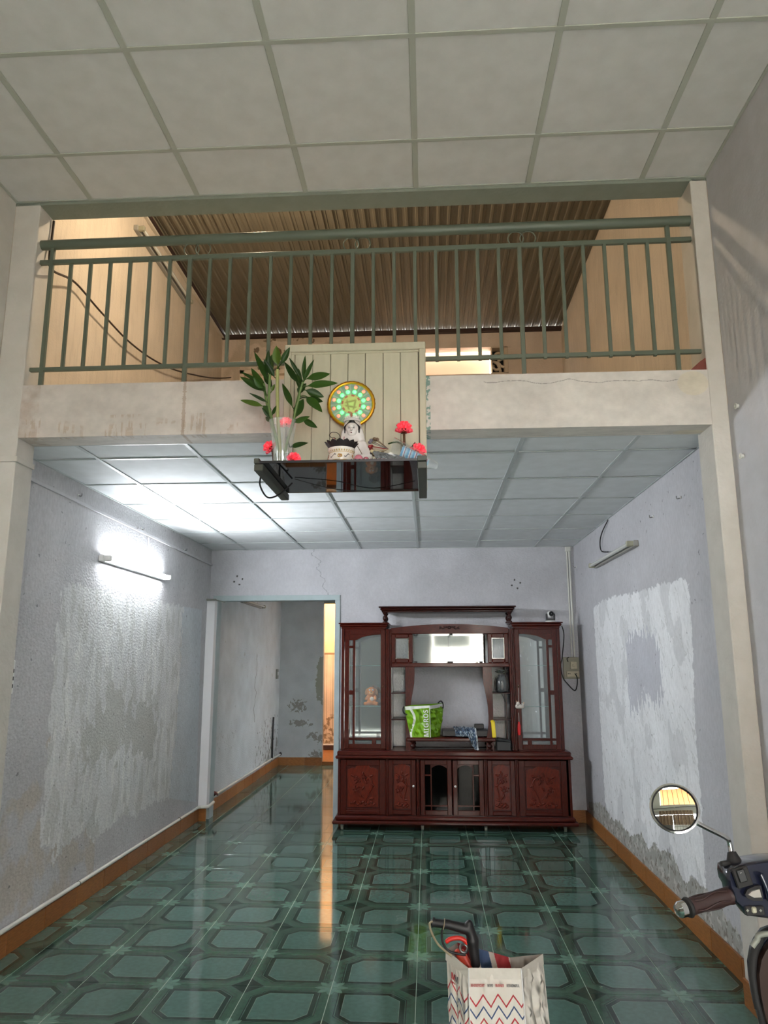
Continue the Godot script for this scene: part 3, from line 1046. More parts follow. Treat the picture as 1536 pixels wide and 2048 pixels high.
	struct(g, "trim_5", mat("kitchen_plinth", col(70, 42, 32), 0.5), "dark plinth along the kitchen wall", "plinth")
	g = G.new()
	g.box(Vector3(-2.4, 0.125, -13.0), Vector3(-0.4, 0.14, -12.88), 0.003)
	struct(g, "trim_6", M.white_plastic, "thin white ledge on the kitchen plinth", "ledge")
	# kitchen bulb on its cord, out of sight above the opening
	bulb("kitchen_bulb", "warm bulb hanging in the kitchen beyond the passage", Vector3(-1.35, 2.5, -12.3), 0.2, 2.0, Color(1.0, 0.84, 0.66))

func bulb(called: String, label: String, at: Vector3, drop: float, energy: float, c: Color) -> void:
	var t := thing(called, label, "bulb", at + Vector3(0, drop, 0))
	var g := G.new()
	g.cyl(at + Vector3(0, 0.06, 0), at + Vector3(0, drop, 0), 0.003)
	part(g, "cord", M.black_cord, t)
	g = G.new()
	g.lathe([[0.0, 0.0], [0.014, 0.0], [0.016, 0.01], [0.016, 0.035], [0.006, 0.045], [0.0, 0.045]], at + Vector3(0, 0.03, 0), 12)
	part(g, "socket", M.white_plastic, t)
	g = G.new()
	g.lathe([[0.0, -0.045], [0.015, -0.042], [0.027, -0.028], [0.03, -0.01], [0.025, 0.01], [0.014, 0.028], [0.013, 0.035]], at, 16)
	var m := mat("bulb_glow_" + called, Color(1, 0.9, 0.75), 0.4)
	m.emission_enabled = true
	m.emission = c
	m.emission_energy_multiplier = 6.0
	part(g, "bulb_glass", m, t)
	var l := OmniLight3D.new()
	l.name = called + "_lamp"
	l.light_color = c
	l.light_energy = energy
	l.omni_range = 12.0
	l.omni_attenuation = 2.0
	l.light_size = 0.03
	l.shadow_enabled = true
	l.position = at + Vector3(0, -0.008, 0)
	add_child(l)

func make_front() -> void:
	# front wall behind the camera: wide doorway with a lattice folding gate, barred transom above a lintel
	var g := G.new()
	g.box(Vector3(LX - 0.15, -0.02, FZ), Vector3(-1.95, UH + 0.1, FZ + 0.15))
	g.box(Vector3(1.3, -0.02, FZ), Vector3(RX + 0.15, UH + 0.1, FZ + 0.15))
	g.box(Vector3(-1.95, 2.65, FZ), Vector3(1.3, 3.02, FZ + 0.15))
	g.box(Vector3(-1.95, 3.02, FZ), Vector3(-0.35, UH + 0.1, FZ + 0.15))
	struct(g, "wall_front", mat("front_paint", col(196, 202, 190), 0.85), "grey green front wall with gate opening and barred transom", "wall")
	g = G.new()
	for k in 7: g.bar(Vector3(-0.2 + k * 0.222, 3.021, FZ + 0.07), Vector3(-0.2 + k * 0.222, UH, FZ + 0.07), 0.018, 0.018)
	single(g, "transom_grille", M.black, "dark upright bars in the transom above the gate", "grille")
	g = G.new()
	g.tube(curve([Vector3(-1.95, 2.9, FZ - 0.01), Vector3(-0.5, 2.86, FZ - 0.012), Vector3(0.6, 2.9, FZ - 0.012), Vector3(1.3, 2.92, FZ - 0.01)]), 0.01)
	single(g, "cable", M.black_cord, "black cable clipped along the front lintel", "cable")
	g = G.new()
	g.box(Vector3(-1.94, 2.6, FZ - 0.02), Vector3(1.29, 2.649, FZ + 0.06), 0.004)
	single(g, "gate_track", M.white_plastic, "white gate track under the front lintel", "track")
	# lattice gate in two leaves with a gap between them, sheet metal at the foot of the wide one
	var gm := mat("gate_paint", col(150, 146, 136), 0.5, 0.2)
	for q in [[-1.93, 0.1, "wide lattice gate leaf backed by frosted sheet"], [0.95, 1.28, "narrow lattice gate leaf"]]:
		var gt := thing("folding_gate", q[2] + " in the front doorway", "gate", Vector3((q[0] + q[1]) / 2, 0, FZ + 0.05))
		var x: float = q[0]
		while x <= q[1] + 0.01:
			g = G.new()
			g.bar(Vector3(x, 0.01, FZ + 0.05), Vector3(x, 2.59, FZ + 0.05), 0.026, 0.016)
			part(g, "upright_bar", gm, gt)
			x += 0.11
		var y := 0.1
		while y < 2.6:
			g = G.new()
			g.bar(Vector3(q[0], y, FZ + 0.065), Vector3(q[1], y, FZ + 0.065), 0.012, 0.026)
			part(g, "cross_bar", gm, gt)
			y += 0.16
		if q[1] < 0.5:
			g = G.new()
			g.box(Vector3(q[0], 0.02, FZ + 0.08), Vector3(q[1], 2.59, FZ + 0.084))
			part(g, "frosted_sheet", mat("frosted", col(150, 150, 144), 0.7, 0.0, {"backlight_enabled": true, "backlight": Color(0.2, 0.2, 0.19)}), gt)
	var gh := thing("fixed_gate", "fixed lattice panel above the open gap of the gate", "gate", Vector3(0.52, 1.76, FZ + 0.05))
	g = G.new()
	g.box(Vector3(0.12, 1.77, FZ + 0.08), Vector3(0.93, 2.59, FZ + 0.084))
	part(g, "frosted_sheet", mat("frosted_clear", col(190, 190, 184), 0.7, 0.0, {"backlight_enabled": true, "backlight": Color(0.5, 0.5, 0.48)}), gh)
	for k in 8:
		g = G.new()
		g.bar(Vector3(0.14 + k * 0.11, 1.77, FZ + 0.05), Vector3(0.14 + k * 0.11, 2.59, FZ + 0.05), 0.016, 0.016)
		part(g, "upright_bar", gm, gh)
	for k in 6:
		g = G.new()
		g.bar(Vector3(0.115, 1.78 + k * 0.16, FZ + 0.06), Vector3(0.93, 1.78 + k * 0.16, FZ + 0.06), 0.014, 0.014)
		part(g, "cross_bar", gm, gh)
	# half-lowered bamboo blind inside, above the gap
	var bl := thing("bamboo_blind", "brown bamboo blind hanging half lowered above the gate gap", "blind", Vector3(0.3, 2.2, FZ - 0.05))
	for k in 30:
		g = G.new()
		g.cyl(Vector3(-0.38 + k * 0.045, 2.15, FZ - 0.05), Vector3(-0.38 + k * 0.045, 2.72, FZ - 0.05), 0.02, -1, 8)
		part(g, "slat", mat("bamboo%d" % (k % 3), [col(150, 124, 92), col(128, 102, 74), col(170, 146, 112)][k % 3], 0.7) if not M.has("bamboo%d" % (k % 3)) else M["bamboo%d" % (k % 3)], bl)
	# street: pavement, house opposite
	g = G.new()
	g.box(Vector3(-9, -0.2, FZ + 0.15), Vector3(9, -0.06, 14.2))
	struct(g, "ground_street", mat("pavement", col(176, 170, 160), 0.9), "pale concrete lane outside the gate", "ground")
	g = G.new()
	g.box(Vector3(-9, -0.1, 14.0), Vector3(9, 4.6, 14.3))
	struct(g, "wall_opposite_house", mat("opposite_paint", col(176, 168, 156), 0.9), "grey beige wall of the house across the lane", "wall")
	g = G.new()
	g.xf = Transform3D(Basis(Vector3.RIGHT, 0.28), Vector3(0, 4.0, FZ + 0.15))
	g.box(Vector3(-2.4, 0.0, 0.0), Vector3(1.7, 0.03, 1.3))
	struct(g, "roof_awning", mat("awning_orange", col(168, 96, 48), 0.8), "orange awning outside above the gate", "awning")

func make_baseboards() -> void:
	# terracotta skirting tiles, one piece each
	var runs := [
		["baseboard_left", Vector3(LX, 0, MZ - 0.17), Vector3(LX, 0, BZ + 0.10), Vector3(1, 0, 0), "terracotta skirting tiles under the white pipe"],
		["baseboard_left_hall", Vector3(LX, 0, FZ), Vector3(LX, 0, MZ), Vector3(1, 0, 0), "terracotta skirting tiles of the hall below the lit lamp side"],
		["baseboard_right", Vector3(RX, 0, BZ), Vector3(RX, 0, MZ - 0.2), Vector3(-1, 0, 0), "terracotta skirting tiles below the putty wall"],
		["baseboard_right_pier", Vector3(1.405, 0, MZ - 0.2), Vector3(1.405, 0, MZ), Vector3(-1, 0, 0), "terracotta skirting on the side of the clean pier"],
		["baseboard_right_hall", Vector3(RX, 0, MZ), Vector3(RX, 0, FZ), Vector3(-1, 0, 0), "terracotta skirting tiles of the hall behind the scooter"],
		["baseboard_back", Vector3(-0.886, 0, BZ), Vector3(RX, 0, BZ), Vector3(0, 0, 1), "terracotta skirting tiles behind the wall unit"],
		["baseboard_column", Vector3(LX, 0, BZ + 0.10), Vector3(-2.155, 0, BZ + 0.10), Vector3(0, 0, 1), "terracotta tile at the foot of the boxed column"],
		["baseboard_passage", Vector3(LX, 0, BZ - 0.13), Vector3(LX, 0, CZ), Vector3(1, 0, 0), "terracotta skirting tiles along the mouldy passage wall"],
		["baseboard_passage_end", Vector3(LX, 0, CZ), Vector3(-1.58, 0, CZ), Vector3(0, 0, 1), "terracotta skirting tiles across the passage end"],
	]
	for r in runs:
		var a: Vector3 = r[1]
		var b: Vector3 = r[2]
		var l := (b - a).length()
		var d := (b - a) / l
		var n: Vector3 = r[3]
		var g := G.new()
		g.bar(a + n * 0.004 + Vector3(0, 0.055, 0), b + n * 0.004 + Vector3(0, 0.055, 0), 0.008, 0.108)
		var o := struct(g, r[0], M.terracotta_grout, r[4], "baseboard")
		var s := 0.0
		while s < l - 0.01:
			var e := minf(s + 0.4, l)
			g = G.new()
			g.bar(a + d * (s + 0.0015) + n * 0.007 + Vector3(0, 0.057, 0), a + d * (e - 0.0015) + n * 0.007 + Vector3(0, 0.057, 0), 0.014 if r[0] != "baseboard_right_pier" else 0.012, 0.114, 0.0015)
			part(g, "tile", M["terracotta%d" % rng.randi_range(0, 2)], o)
			s = e

# ---------------------------------------------------------------- lamps
func tube_lamp(label: String, at: Vector3, side: float, lit: bool, energy := 0.0, length := 1.2) -> void:
	# batten fitting on a side wall: base channel, two end holders, glass tube; at = wall point at the middle
	var t := thing("tube_lamp", label, "tube lamp", at, "")
	var x := func(d: float) -> float: return at.x + side * d
	var g := G.new()
	g.box(Vector3(x.call(0.0), at.y - 0.022, at.z - length / 2 - 0.03), Vector3(x.call(0.035), at.y + 0.022, at.z + length / 2 + 0.03), 0.004)
	part(g, "batten", M.white_plastic if lit else M.grey_batten, t)
	for s: float in [-1.0, 1.0]:
		g = G.new()
		g.box(Vector3(x.call(0.02), at.y - 0.02, at.z + s * (length / 2 + 0.004) - 0.016), Vector3(x.call(0.082), at.y + 0.02, at.z + s * (length / 2 + 0.004) + 0.016), 0.006)
		part(g, "end_holder", M.white_plastic if lit else M.old_plastic, t)
	g = G.new()
	g.cyl(Vector3(x.call(0.063), at.y, at.z - length / 2), Vector3(x.call(0.063), at.y, at.z + length / 2), 0.0135, -1.0, 12)
	if not lit:
		part(g, "tube", M.tube_off, t)
		return
	var m := mat("tube_glow", Color(1, 1, 1), 0.4)
	m.emission_enabled = true
	m.emission = Color(0.96, 0.98, 1.0)
	m.emission_energy_multiplier = 88.0
	part(g, "glowing_tube", m, t)
	var l := AreaLight3D.new()
	l.name = "tube_lamp_light"
	l.area_size = Vector2(length, 0.03)
	l.light_color = Color(0.96, 0.98, 1.0)
	l.light_energy = energy
	l.area_range = 14.0
	l.shadow_enabled = true
	l.position = Vector3(x.call(0.082), at.y, at.z)
	l.rotation.y = -PI / 2 * side
	add_child(l)

func make_lamps() -> void:
	mat("grey_batten", col(150, 148, 142), 0.5)
	mat("tube_off", col(206, 206, 200), 0.2)
	tube_lamp("glowing tube lamp on the grey wall above the smeared filler", Vector3(LX, 2.205, -5.56), 1, true, 5.6, 1.2)
	tube_lamp("unlit tube lamp on the wall above the white putty patch", Vector3(RX, 2.32, -5.92), -1, false, 0, 1.24)
	tube_lamp("unlit tube lamp high on the mouldy passage wall", Vector3(LX, 2.22, -9.4), 1, false, 0, 1.0)
	tube_lamp("unlit tube lamp under the sheet roof on the loft wall", Vector3(LX, 4.82, -5.75), 1, false, 0, 1.2)
	bulb("loft_bulb", "warm bulb hanging in the loft behind the header", Vector3(-1.15, 4.72, -4.45), 0.31, 1.9, Color(1.0, 0.90, 0.76))

# ---------------------------------------------------------------- loft railing
func make_railing() -> void:
	var z := MZ - 0.055
	var t := thing("railing", "grey green metal railing with upright bars on the loft beam", "railing", Vector3(-0.35, 2.93, z))
	var g := G.new()
	g.cyl(Vector3(-2.1, 3.768, z), Vector3(1.405, 3.782, z), 0.0275, -1.0, 16)
	part(g, "handrail", M.rail_paint, t)
	for q in [[3.662, 0.026], [3.037, 0.022]]:
		g = G.new()
		g.bar(Vector3(-2.1, q[0], z), Vector3(1.405, q[0] + 0.012, z), 0.02, q[1], 0.002)
		part(g, "rail", M.rail_paint, t)
	for k in 31:
		var x := -2.035 + k * 0.1107
		var post := k in [0, 7, 15, 23, 30]
		g = G.new()
		g.bar(Vector3(x, 2.93 if post else 3.03, z), Vector3(x, 3.77 if k in [0, 30] else 3.665, z), 0.022 if post else 0.018, 0.022 if post else 0.018, 0.002)
		part(g, "post" if post else "baluster", M.rail_paint, t)
	for x in [onz(395, 495, z).x, onz(714, 485, z).x, onz(1043, 467, z).x]:
		for s: float in [-1.0, 1.0]:
			g = G.new()
			g.torus(Vector3(x + s * 0.032, 3.712, z), 0.041, 0.0035, Vector3(0, 0, 1), 28, 6)
			part(g, "ring", M.rail_paint, t)
	# cable slung from the pier across the loft
	g = G.new()
	var pts := [Vector3(-2.088, 3.965, z - 0.075), Vector3(-2.088, 3.86, z - 0.07), Vector3(-2.08, 3.72, z - 0.05), Vector3(-2.05, 3.64, z - 0.045)]
	for p in [[150, 565], [200, 622], [260, 685], [320, 727], [380, 748]]: pts.append(onx(p[0], p[1], LX + 0.05))
	pts.append(onz(450, 756, BZ + 0.0))
	pts.append(onz(560, 738, BZ + 0.0))
	g.tube(curve(pts, 8), 0.007, 6)
	single(g, "loft_cable", M.brown_cord, "brown cable slung from the pier to the loft back wall", "cable")

# ---------------------------------------------------------------- wall unit
const ZF := -7.19      # front of its base cupboards
const ZU := -7.27      # front of its towers

func bez(a: Vector2, b: Vector2, bulge: float, n := 8) -> Array:
	var out := []
	var d := b - a
	for k in n + 1:
		var t := float(k) / n
		out.append(a + d * t + Vector2(-d.y, d.x).normalized() * bulge * 4 * t * (1 - t))
	return out

func turned(h: float, r: float) -> Array:
	return [[0.0, 0.0], [r, 0.0], [r, 0.12 * h], [r * 0.55, 0.18 * h], [r * 0.62, 0.24 * h], [r * 0.98, 0.42 * h], [r * 0.9, 0.56 * h], [r * 0.5, 0.72 * h], [r * 0.6, 0.8 * h], [r * 0.95, 0.88 * h], [r, h], [0.0, h]]

func framed(g: G, x0: float, y0: float, x1: float, y1: float, w: float, z0: float, z1: float, bev := 0.004) -> void:
	g.box(Vector3(x0, y0, z0), Vector3(x0 + w, y1, z1), bev)
	g.box(Vector3(x1 - w, y0, z0), Vector3(x1, y1, z1), bev)
	g.box(Vector3(x0 + w, y0, z0), Vector3(x1 - w, y0 + w, z1), bev)
	g.box(Vector3(x0 + w, y1 - w, z0), Vector3(x1 - w, y1, z1), bev)

func arched(x0: float, y0: float, x1: float, y1: float, rise: float) -> PackedVector2Array:
	# panel outline with a cupid-bow head
	var p := PackedVector2Array([Vector2(x0, y0), Vector2(x1, y0), Vector2(x1, y1 - rise)])
	var w := x1 - x0
	for q in bez(Vector2(x1, y1 - rise), Vector2(x1 - w * 0.24, y1 - rise * 0.75), -rise * 0.12, 4): p.append(q)
	for q in bez(Vector2(x1 - w * 0.24, y1 - rise * 0.75), Vector2(x0 + w * 0.24, y1 - rise * 0.75), -rise * 0.75, 10): p.append(q)
	for q in bez(Vector2(x0 + w * 0.24, y1 - rise * 0.75), Vector2(x0, y1 - rise), -rise * 0.12, 4): p.append(q)
	var out := PackedVector2Array()
	for q in p:
		if out.is_empty() or out[-1].distance_to(q) > 1e-4: out.append(q)
	if out[0].distance_to(out[-1]) < 1e-4: out.remove_at(out.size() - 1)
	return out

func carving(g: G, c: Vector3, w: float, h: float, flip: float) -> void:
	# grapes, leaves and a twisting branch in low relief
	var br := [c + Vector3(0.1 * w * flip, -0.42 * h, 0), c + Vector3(0.22 * w * flip, -0.15 * h, 0.002), c + Vector3(0.34 * w * flip, 0.05 * h, 0.002), c + Vector3(0.28 * w * flip, 0.28 * h, 0.001), c + Vector3(0.05 * w * flip, 0.38 * h, 0)]
	g.tube(curve(br, 5), 0.006, 6)
	g.tube(curve([c + Vector3(0.05 * w * flip, -0.3 * h, 0), c + Vector3(-0.12 * w * flip, -0.12 * h, 0.002), c + Vector3(-0.3 * w * flip, 0.02 * h, 0)], 5), 0.0035, 6)
	for q in [[-0.2, 0.24, 8], [-0.25, -0.02, 9], [0.08, 0.3, 7]]:
		for k in q[2]:
			var a: float = k * 2.4
			var r := 0.012 * sqrt(k)
			g.ell(c + Vector3((q[0] * flip) * w + cos(a) * r, q[1] * h + sin(a) * r * 0.9, 0.001), Vector3(0.0085, 0.0085, 0.010), 8, 5)
	for q in [[0.3, 0.36, 0.5], [0.1, 0.18, 2.2], [-0.02, 0.42, 1.2], [-0.36, 0.36, 2.6], [0.36, 0.1, -0.6], [0.0, 0.0, 0.9], [-0.1, -0.2, 2.0], [0.32, -0.3, 0.2]]:
		g.ell(c + Vector3(q[0] * w * flip, q[1] * h, 0.0), Vector3(0.023, 0.010, 0.010), 8, 5, Basis(Vector3(0, 0, 1), q[2] * flip))
	for k in 9:
		g.ell(c + Vector3((-0.4 + 0.1 * k) * w, -0.44 * h + 0.012 * sin(k * 2.1), 0.0), Vector3(0.018, 0.010, 0.010), 8, 5, Basis(Vector3(0, 0, 1), 0.9 * sin(k * 1.7)))

func make_cabinet() -> void:
	var x0 := -0.845
	var x1 := 1.285
	var t := thing("display_cabinet", "reddish brown lacquered wall unit with glass towers and carved cupboards", "cabinet", Vector3((x0 + x1) / 2, 0, -7.38))
	var zb := BZ + 0.012
	var yb := 0.085     # underside of the carcass
	var yp := 0.125
	var yc := 0.622     # underside of the counter
	var yt := 0.690
	# plinth, carcass, counter
	var g := G.new()
	g.box(Vector3(x0 - 0.045, 0.055, zb), Vector3(x1 + 0.045, 0.085, ZF + 0.05), 0.008)
	g.box(Vector3(x0 - 0.02, 0.083, zb), Vector3(x1 + 0.02, yp, ZF + 0.025), 0.012)
	part(g, "plinth", M.wood_across, t)
	g = G.new()
	g.box(Vector3(x0, yp - 0.01, zb), Vector3(x0 + 0.02, yc, ZF))
	g.box(Vector3(x1 - 0.02, yp - 0.01, zb), Vector3(x1, yc, ZF))
	g.box(Vector3(x0, yp - 0.01, zb), Vector3(x1, yc, zb + 0.012))
	g.box(Vector3(x0, yp - 0.01, zb), Vector3(x1, yp + 0.01, ZF - 0.01))
	part(g, "carcass", M.wood, t)
	g = G.new()
	g.box(Vector3(x0 - 0.022, yc, zb), Vector3(x1 + 0.022, yc + 0.030, ZF + 0.035), 0.010)
	g.box(Vector3(x0 - 0.008, yc + 0.026, zb), Vector3(x1 + 0.008, yt, ZF + 0.012), 0.008)
	part(g, "counter", M.wood_across, t)
	# doors of the base: pixel edges on the front plane
	var ed := [[681, 771], [777, 832], [841, 904], [906, 968], [976, 1031], [1038, 1135]]
	for k in 6:
		var a := onz(ed[k][0], 1580, ZF).x
		var b := onz(ed[k][1], 1580, ZF).x
		g = G.new()
		var w := 0.055 if k in [0, 5] else 0.042
		framed(g, a, yp + 0.008, b, yc - 0.008, w, ZF - 0.014, ZF + 0.006)
		var d := part(g, "door", M.wood, t)
		var cx := (a + b) / 2
		var cy := (yp + yc) / 2
		if k in [2, 3]:
			g = G.new()
			g.box(Vector3(a + w - 0.004, yp + 0.05, ZF - 0.010), Vector3(b - w + 0.004, yc - 0.05, ZF - 0.006))
			part(g, "glass_pane", M.door_glass, d, "dark tinted glass")
			g = G.new()
			var s := 1.0 if k == 3 else -1.0
			var mx := cx + s * 0.045
			g.box(Vector3(mx - 0.006, yp + 0.05, ZF - 0.012), Vector3(mx + 0.006, yc - 0.05, ZF + 0.002), 0.002)
			g.box(Vector3(a + w, yp + 0.082, ZF - 0.012), Vector3(b - w, yp + 0.094, ZF + 0.002), 0.002)
			g.box(Vector3(minf(mx, cx + s * (b - a) / 2 - s * w), yc - 0.15, ZF - 0.012), Vector3(maxf(mx, cx + s * (b - a) / 2 - s * w), yc - 0.135, ZF + 0.002), 0.002)
			part(g, "glazing_bar", M.wood, d)
			g = G.new()
			var ax0 := minf(mx, cx - s * ((b - a) / 2 - w))
			var ax1 := maxf(mx, cx - s * ((b - a) / 2 - w))
			g.xf = Transform3D(Basis(), Vector3(0, 0, ZF - 0.012))
			var head := PackedVector2Array([Vector2(ax1, yc - 0.048), Vector2(ax0, yc - 0.048), Vector2(ax0, yc - 0.085)])
			for q in bez(Vector2(ax0, yc - 0.085), Vector2(ax1, yc - 0.085), 0.032, 8): if q.distance_to(head[-1]) > 1e-4: head.append(q)
			g.extrude(head, 0.0, 0.014)
			part(g, "arched_head", M.wood, d)
		else:
			g = G.new()
			g.box(Vector3(a + w - 0.006, yp + 0.05, ZF - 0.012), Vector3(b - w + 0.006, yc - 0.045, ZF - 0.006))
			part(g, "panel_ground", M.wood, d)
			g = G.new()
			g.xf = Transform3D(Basis(), Vector3(0, 0, ZF - 0.008))
			var m := 0.012
			g.extrude(arched(a + w + m, yp + w + 0.02, b - w - m, yc - w + 0.014, 0.055 if k in [0, 5] else 0.04), 0.0, 0.012)
			part(g, "raised_panel", M.wood_carved, d)
			g = G.new()
			carving(g, Vector3(cx, cy - 0.01, ZF + 0.005), (b - a - 2 * w - 0.05), yc - yp - 2 * w - 0.09, 1.0 if k < 3 else -1.0)
			part(g, "carving", M.wood_carved, d, "carved grapes and leaves")
			g = G.new()
			g.box(Vector3(a + w * 0.9, yp + 0.012, ZF), Vector3(b - w * 0.9, yp + 0.045, ZF + 0.012), 0.006)
			part(g, "lower_rail", M.wood_across, d)
		if k in [1, 3]:
			g = G.new()
			var kx := b - 0.022 if k == 1 else a + 0.022
			g.ell(Vector3(kx, cy + 0.012, ZF + 0.02), Vector3(0.011, 0.011, 0.010), 10, 6)
			g.cyl(Vector3(kx, cy + 0.012, ZF + 0.004), Vector3(kx, cy + 0.012, ZF + 0.016), 0.005)
			part(g, "knob", M.white_plastic, d, "white knob")
	# fluted strips between the doors
	for px in [774, 836.5, 972, 1034.5]:
		var x := onz(px, 1580, ZF).x
		g = G.new()
		for s: float in [-0.007, 0.007]: g.box(Vector3(x + s - 0.006, yp, ZF - 0.015), Vector3(x + s + 0.006, yc, ZF + 0.008), 0.003)
		part(g, "fluted_strip", M.wood, t)
	for px in [684, 845, 972, 1131]:
		var p := onz(px, 1658, ZF)
		g = G.new()
		g.cyl(Vector3(p.x - 0.011, 0.024, ZF - 0.01), Vector3(p.x + 0.011, 0.024, ZF - 0.01), 0.024, -1, 16)
		g.box(Vector3(p.x - 0.014, 0.03, ZF - 0.03), Vector3(p.x + 0.014, 0.056, ZF + 0.006), 0.004)
		part(g, "castor", M.grey_plastic, t)
		g = G.new()
		g.cyl(Vector3(p.x - 0.011, 0.024, zb + 0.06), Vector3(p.x + 0.011, 0.024, zb + 0.06), 0.024, -1, 16)
		g.box(Vector3(p.x - 0.014, 0.03, zb + 0.04), Vector3(p.x + 0.014, 0.056, zb + 0.08), 0.004)
		part(g, "castor", M.grey_plastic, t)
	# ---- the two glass towers
	var cap_y := 1.812
	for side in 2:
		var a := -0.828 if side == 0 else 0.822
		var b := -0.404 if side == 0 else 1.252
		var out := -1.0 if side == 0 else 1.0   # outer side
		var tw := G.new()
		tw.box(Vector3(a, yt, zb), Vector3(a + 0.016, cap_y, ZU))
		tw.box(Vector3(b - 0.016, yt, zb), Vector3(b, cap_y, ZU))
		tw.box(Vector3(a, yt, zb), Vector3(b, yt + 0.012, ZU))
		tw.box(Vector3(a, cap_y - 0.012, zb), Vector3(b, cap_y, ZU))
		var tower := part(tw, "tower", M.wood, t)
		g = G.new()
		g.box(Vector3(a + 0.016, yt + 0.012, zb), Vector3(b - 0.016, cap_y - 0.012, zb + 0.006))
		part(g, "mirror_back", M.mirror, tower, "mirror back")
		# crown moulding
		g = G.new()
		g.box(Vector3(a - 0.006, cap_y, zb), Vector3(b + 0.006, cap_y + 0.022, ZU + 0.008), 0.006)
		g.box(Vector3(a - 0.022, cap_y + 0.02, zb), Vector3(b + 0.024, cap_y + 0.05, ZU + 0.026), 0.012)
		g.box(Vector3(a - 0.032, cap_y + 0.048, zb), Vector3(b + 0.034, cap_y + 0.06, ZU + 0.036), 0.004)
		part(g, "crown", M.wood_across, tower)
		# pilaster on the inner side
		g = G.new()
		var px := b + 0.026 if side == 0 else a - 0.026
		for s: float in [-0.016, 0.0, 0.016]: g.box(Vector3(px + s - 0.0085, yt, ZU - 0.05), Vector3(px + s + 0.0085, cap_y, ZU + (0.012 if s == 0.0 else 0.004)), 0.004)
		part(g, "pilaster", M.wood, tower)
		# outer strip
		g = G.new()
		var sx := a + 0.012 if side == 0 else b - 0.012
		g.box(Vector3(sx - 0.014, yt, ZU - 0.01), Vector3(sx + 0.014, cap_y, ZU + 0.008), 0.004)
		part(g, "stile_strip", M.wood, tower)
		# door frame
		var da := a + 0.03 if side == 0 else a + 0.004
		var db := b - 0.004 if side == 0 else b - 0.03
		var w := 0.044
		g = G.new()
		framed(g, da, yt + 0.012, db, cap_y - 0.008, w, ZU - 0.012, ZU + 0.008)
		var door := part(g, "glass_door", M.wood, tower)
		g = G.new()
		g.box(Vector3(da + w - 0.004, yt + 0.05, ZU - 0.006), Vector3(db - w + 0.004, cap_y - 0.05, ZU - 0.002))
		part(g, "glass_pane", M.glass, door)
		# arched head rail: thick on the outer side, thin inside
		g = G.new()
		g.xf = Transform3D(Basis(), Vector3(0, 0, ZU - 0.011))
		var hi := cap_y - 0.05
		var o := da + w if side == 0 else db - w
		var i := db - w if side == 0 else da + w
		var poly := PackedVector2Array([Vector2(i, hi), Vector2(o, hi), Vector2(o, hi - 0.055), Vector2(o - out * 0.055, hi - 0.055)])
		for q in [[0.07, 0.052], [0.09, 0.042], [0.115, 0.03], [0.145, 0.02], [0.185, 0.012], [0.225, 0.006]]: poly.append(Vector2(o - out * q[0], hi - q[1]))
		g.extrude(poly, 0.0, 0.017)
		part(g, "arched_head", M.wood_across, door)
		# glazing bars
		g = G.new()
		var bx := o - out * 0.045
		g.box(Vector3(bx - 0.011, yt + 0.05, ZU - 0.012), Vector3(bx + 0.011, hi - 0.03, ZU + 0.004), 0.003)
		for y in [hi - 0.13, yt + 0.505]: g.box(Vector3(minf(bx, o), y, ZU - 0.012), Vector3(maxf(bx, o), y + (0.022 if y > 1.5 else 0.04), ZU + 0.004), 0.003)
		g.box(Vector3(minf(i, o), yt + 0.09, ZU - 0.012), Vector3(maxf(i, o), yt + 0.112, ZU + 0.004), 0.003)
		var sxm := i + out * 0.065
		g.box(Vector3(sxm - 0.02, yt + 0.05, ZU - 0.012), Vector3(sxm + 0.02, yt + 0.1, ZU + 0.003), 0.003)
		part(g, "glazing_bar", M.wood, door)
		g = G.new()
		var kx := db - w / 2 if side == 0 else da + w / 2
		g.ell(Vector3(kx, 1.27, ZU + 0.018), Vector3(0.009, 0.009, 0.010), 10, 6)
		part(g, "knob", M.bronze, door)
		# glass shelves
		for y in [onz(725, 1331, ZU - 0.1).y, onz(725, 1411, ZU - 0.1).y]:
			g = G.new()
			g.box(Vector3(a + 0.018, y - 0.004, zb + 0.01), Vector3(b - 0.018, y, ZU - 0.05))
			var sh := part(g, "glass_shelf", M.glass, tower)
			g = G.new()
			g.box(Vector3(a + 0.018, y - 0.004, ZU - 0.0505), Vector3(b - 0.018, y, ZU - 0.0495))
			part(g, "shelf_edge", M.glass_edge, sh)
	# ---- bridge between the towers
	var ia := -0.352
	var ib := 0.770
	var yr0 := onz(800, 1334, ZU).y
	var yr1 := onz(800, 1326, ZU).y
	var yh := onz(800, 1268, ZU).y
	g = G.new()
	g.box(Vector3(ia, yr0, zb), Vector3(ib, yr1, ZU + 0.006), 0.005)
	part(g, "bridge_shelf", M.wood_across, t)
	g = G.new()
	g.box(Vector3(ia, yh, zb), Vector3(ib, yh + 0.018, ZU + 0.006), 0.005)
	var arch := part(g, "bridge_top", M.wood_across, t)
	g = G.new()
	g.xf = Transform3D(Basis(), Vector3(0, 0, ZU - 0.01))
	var poly := PackedVector2Array([Vector2(ia, yh + 0.012), Vector2(ib, yh + 0.012), Vector2(ib, yh + 0.055)])
	for q in bez(Vector2(ib, yh + 0.055), Vector2(ia, yh + 0.055), -0.038, 18): if q.distance_to(poly[-1]) > 1e-4: poly.append(q)
	g.extrude(poly, 0.0, 0.02)
	part(g, "arched_frieze", M.wood_across, arch)
	g = G.new()
	var fc := Vector3((ia + ib) / 2, yh + 0.056, ZU + 0.011)
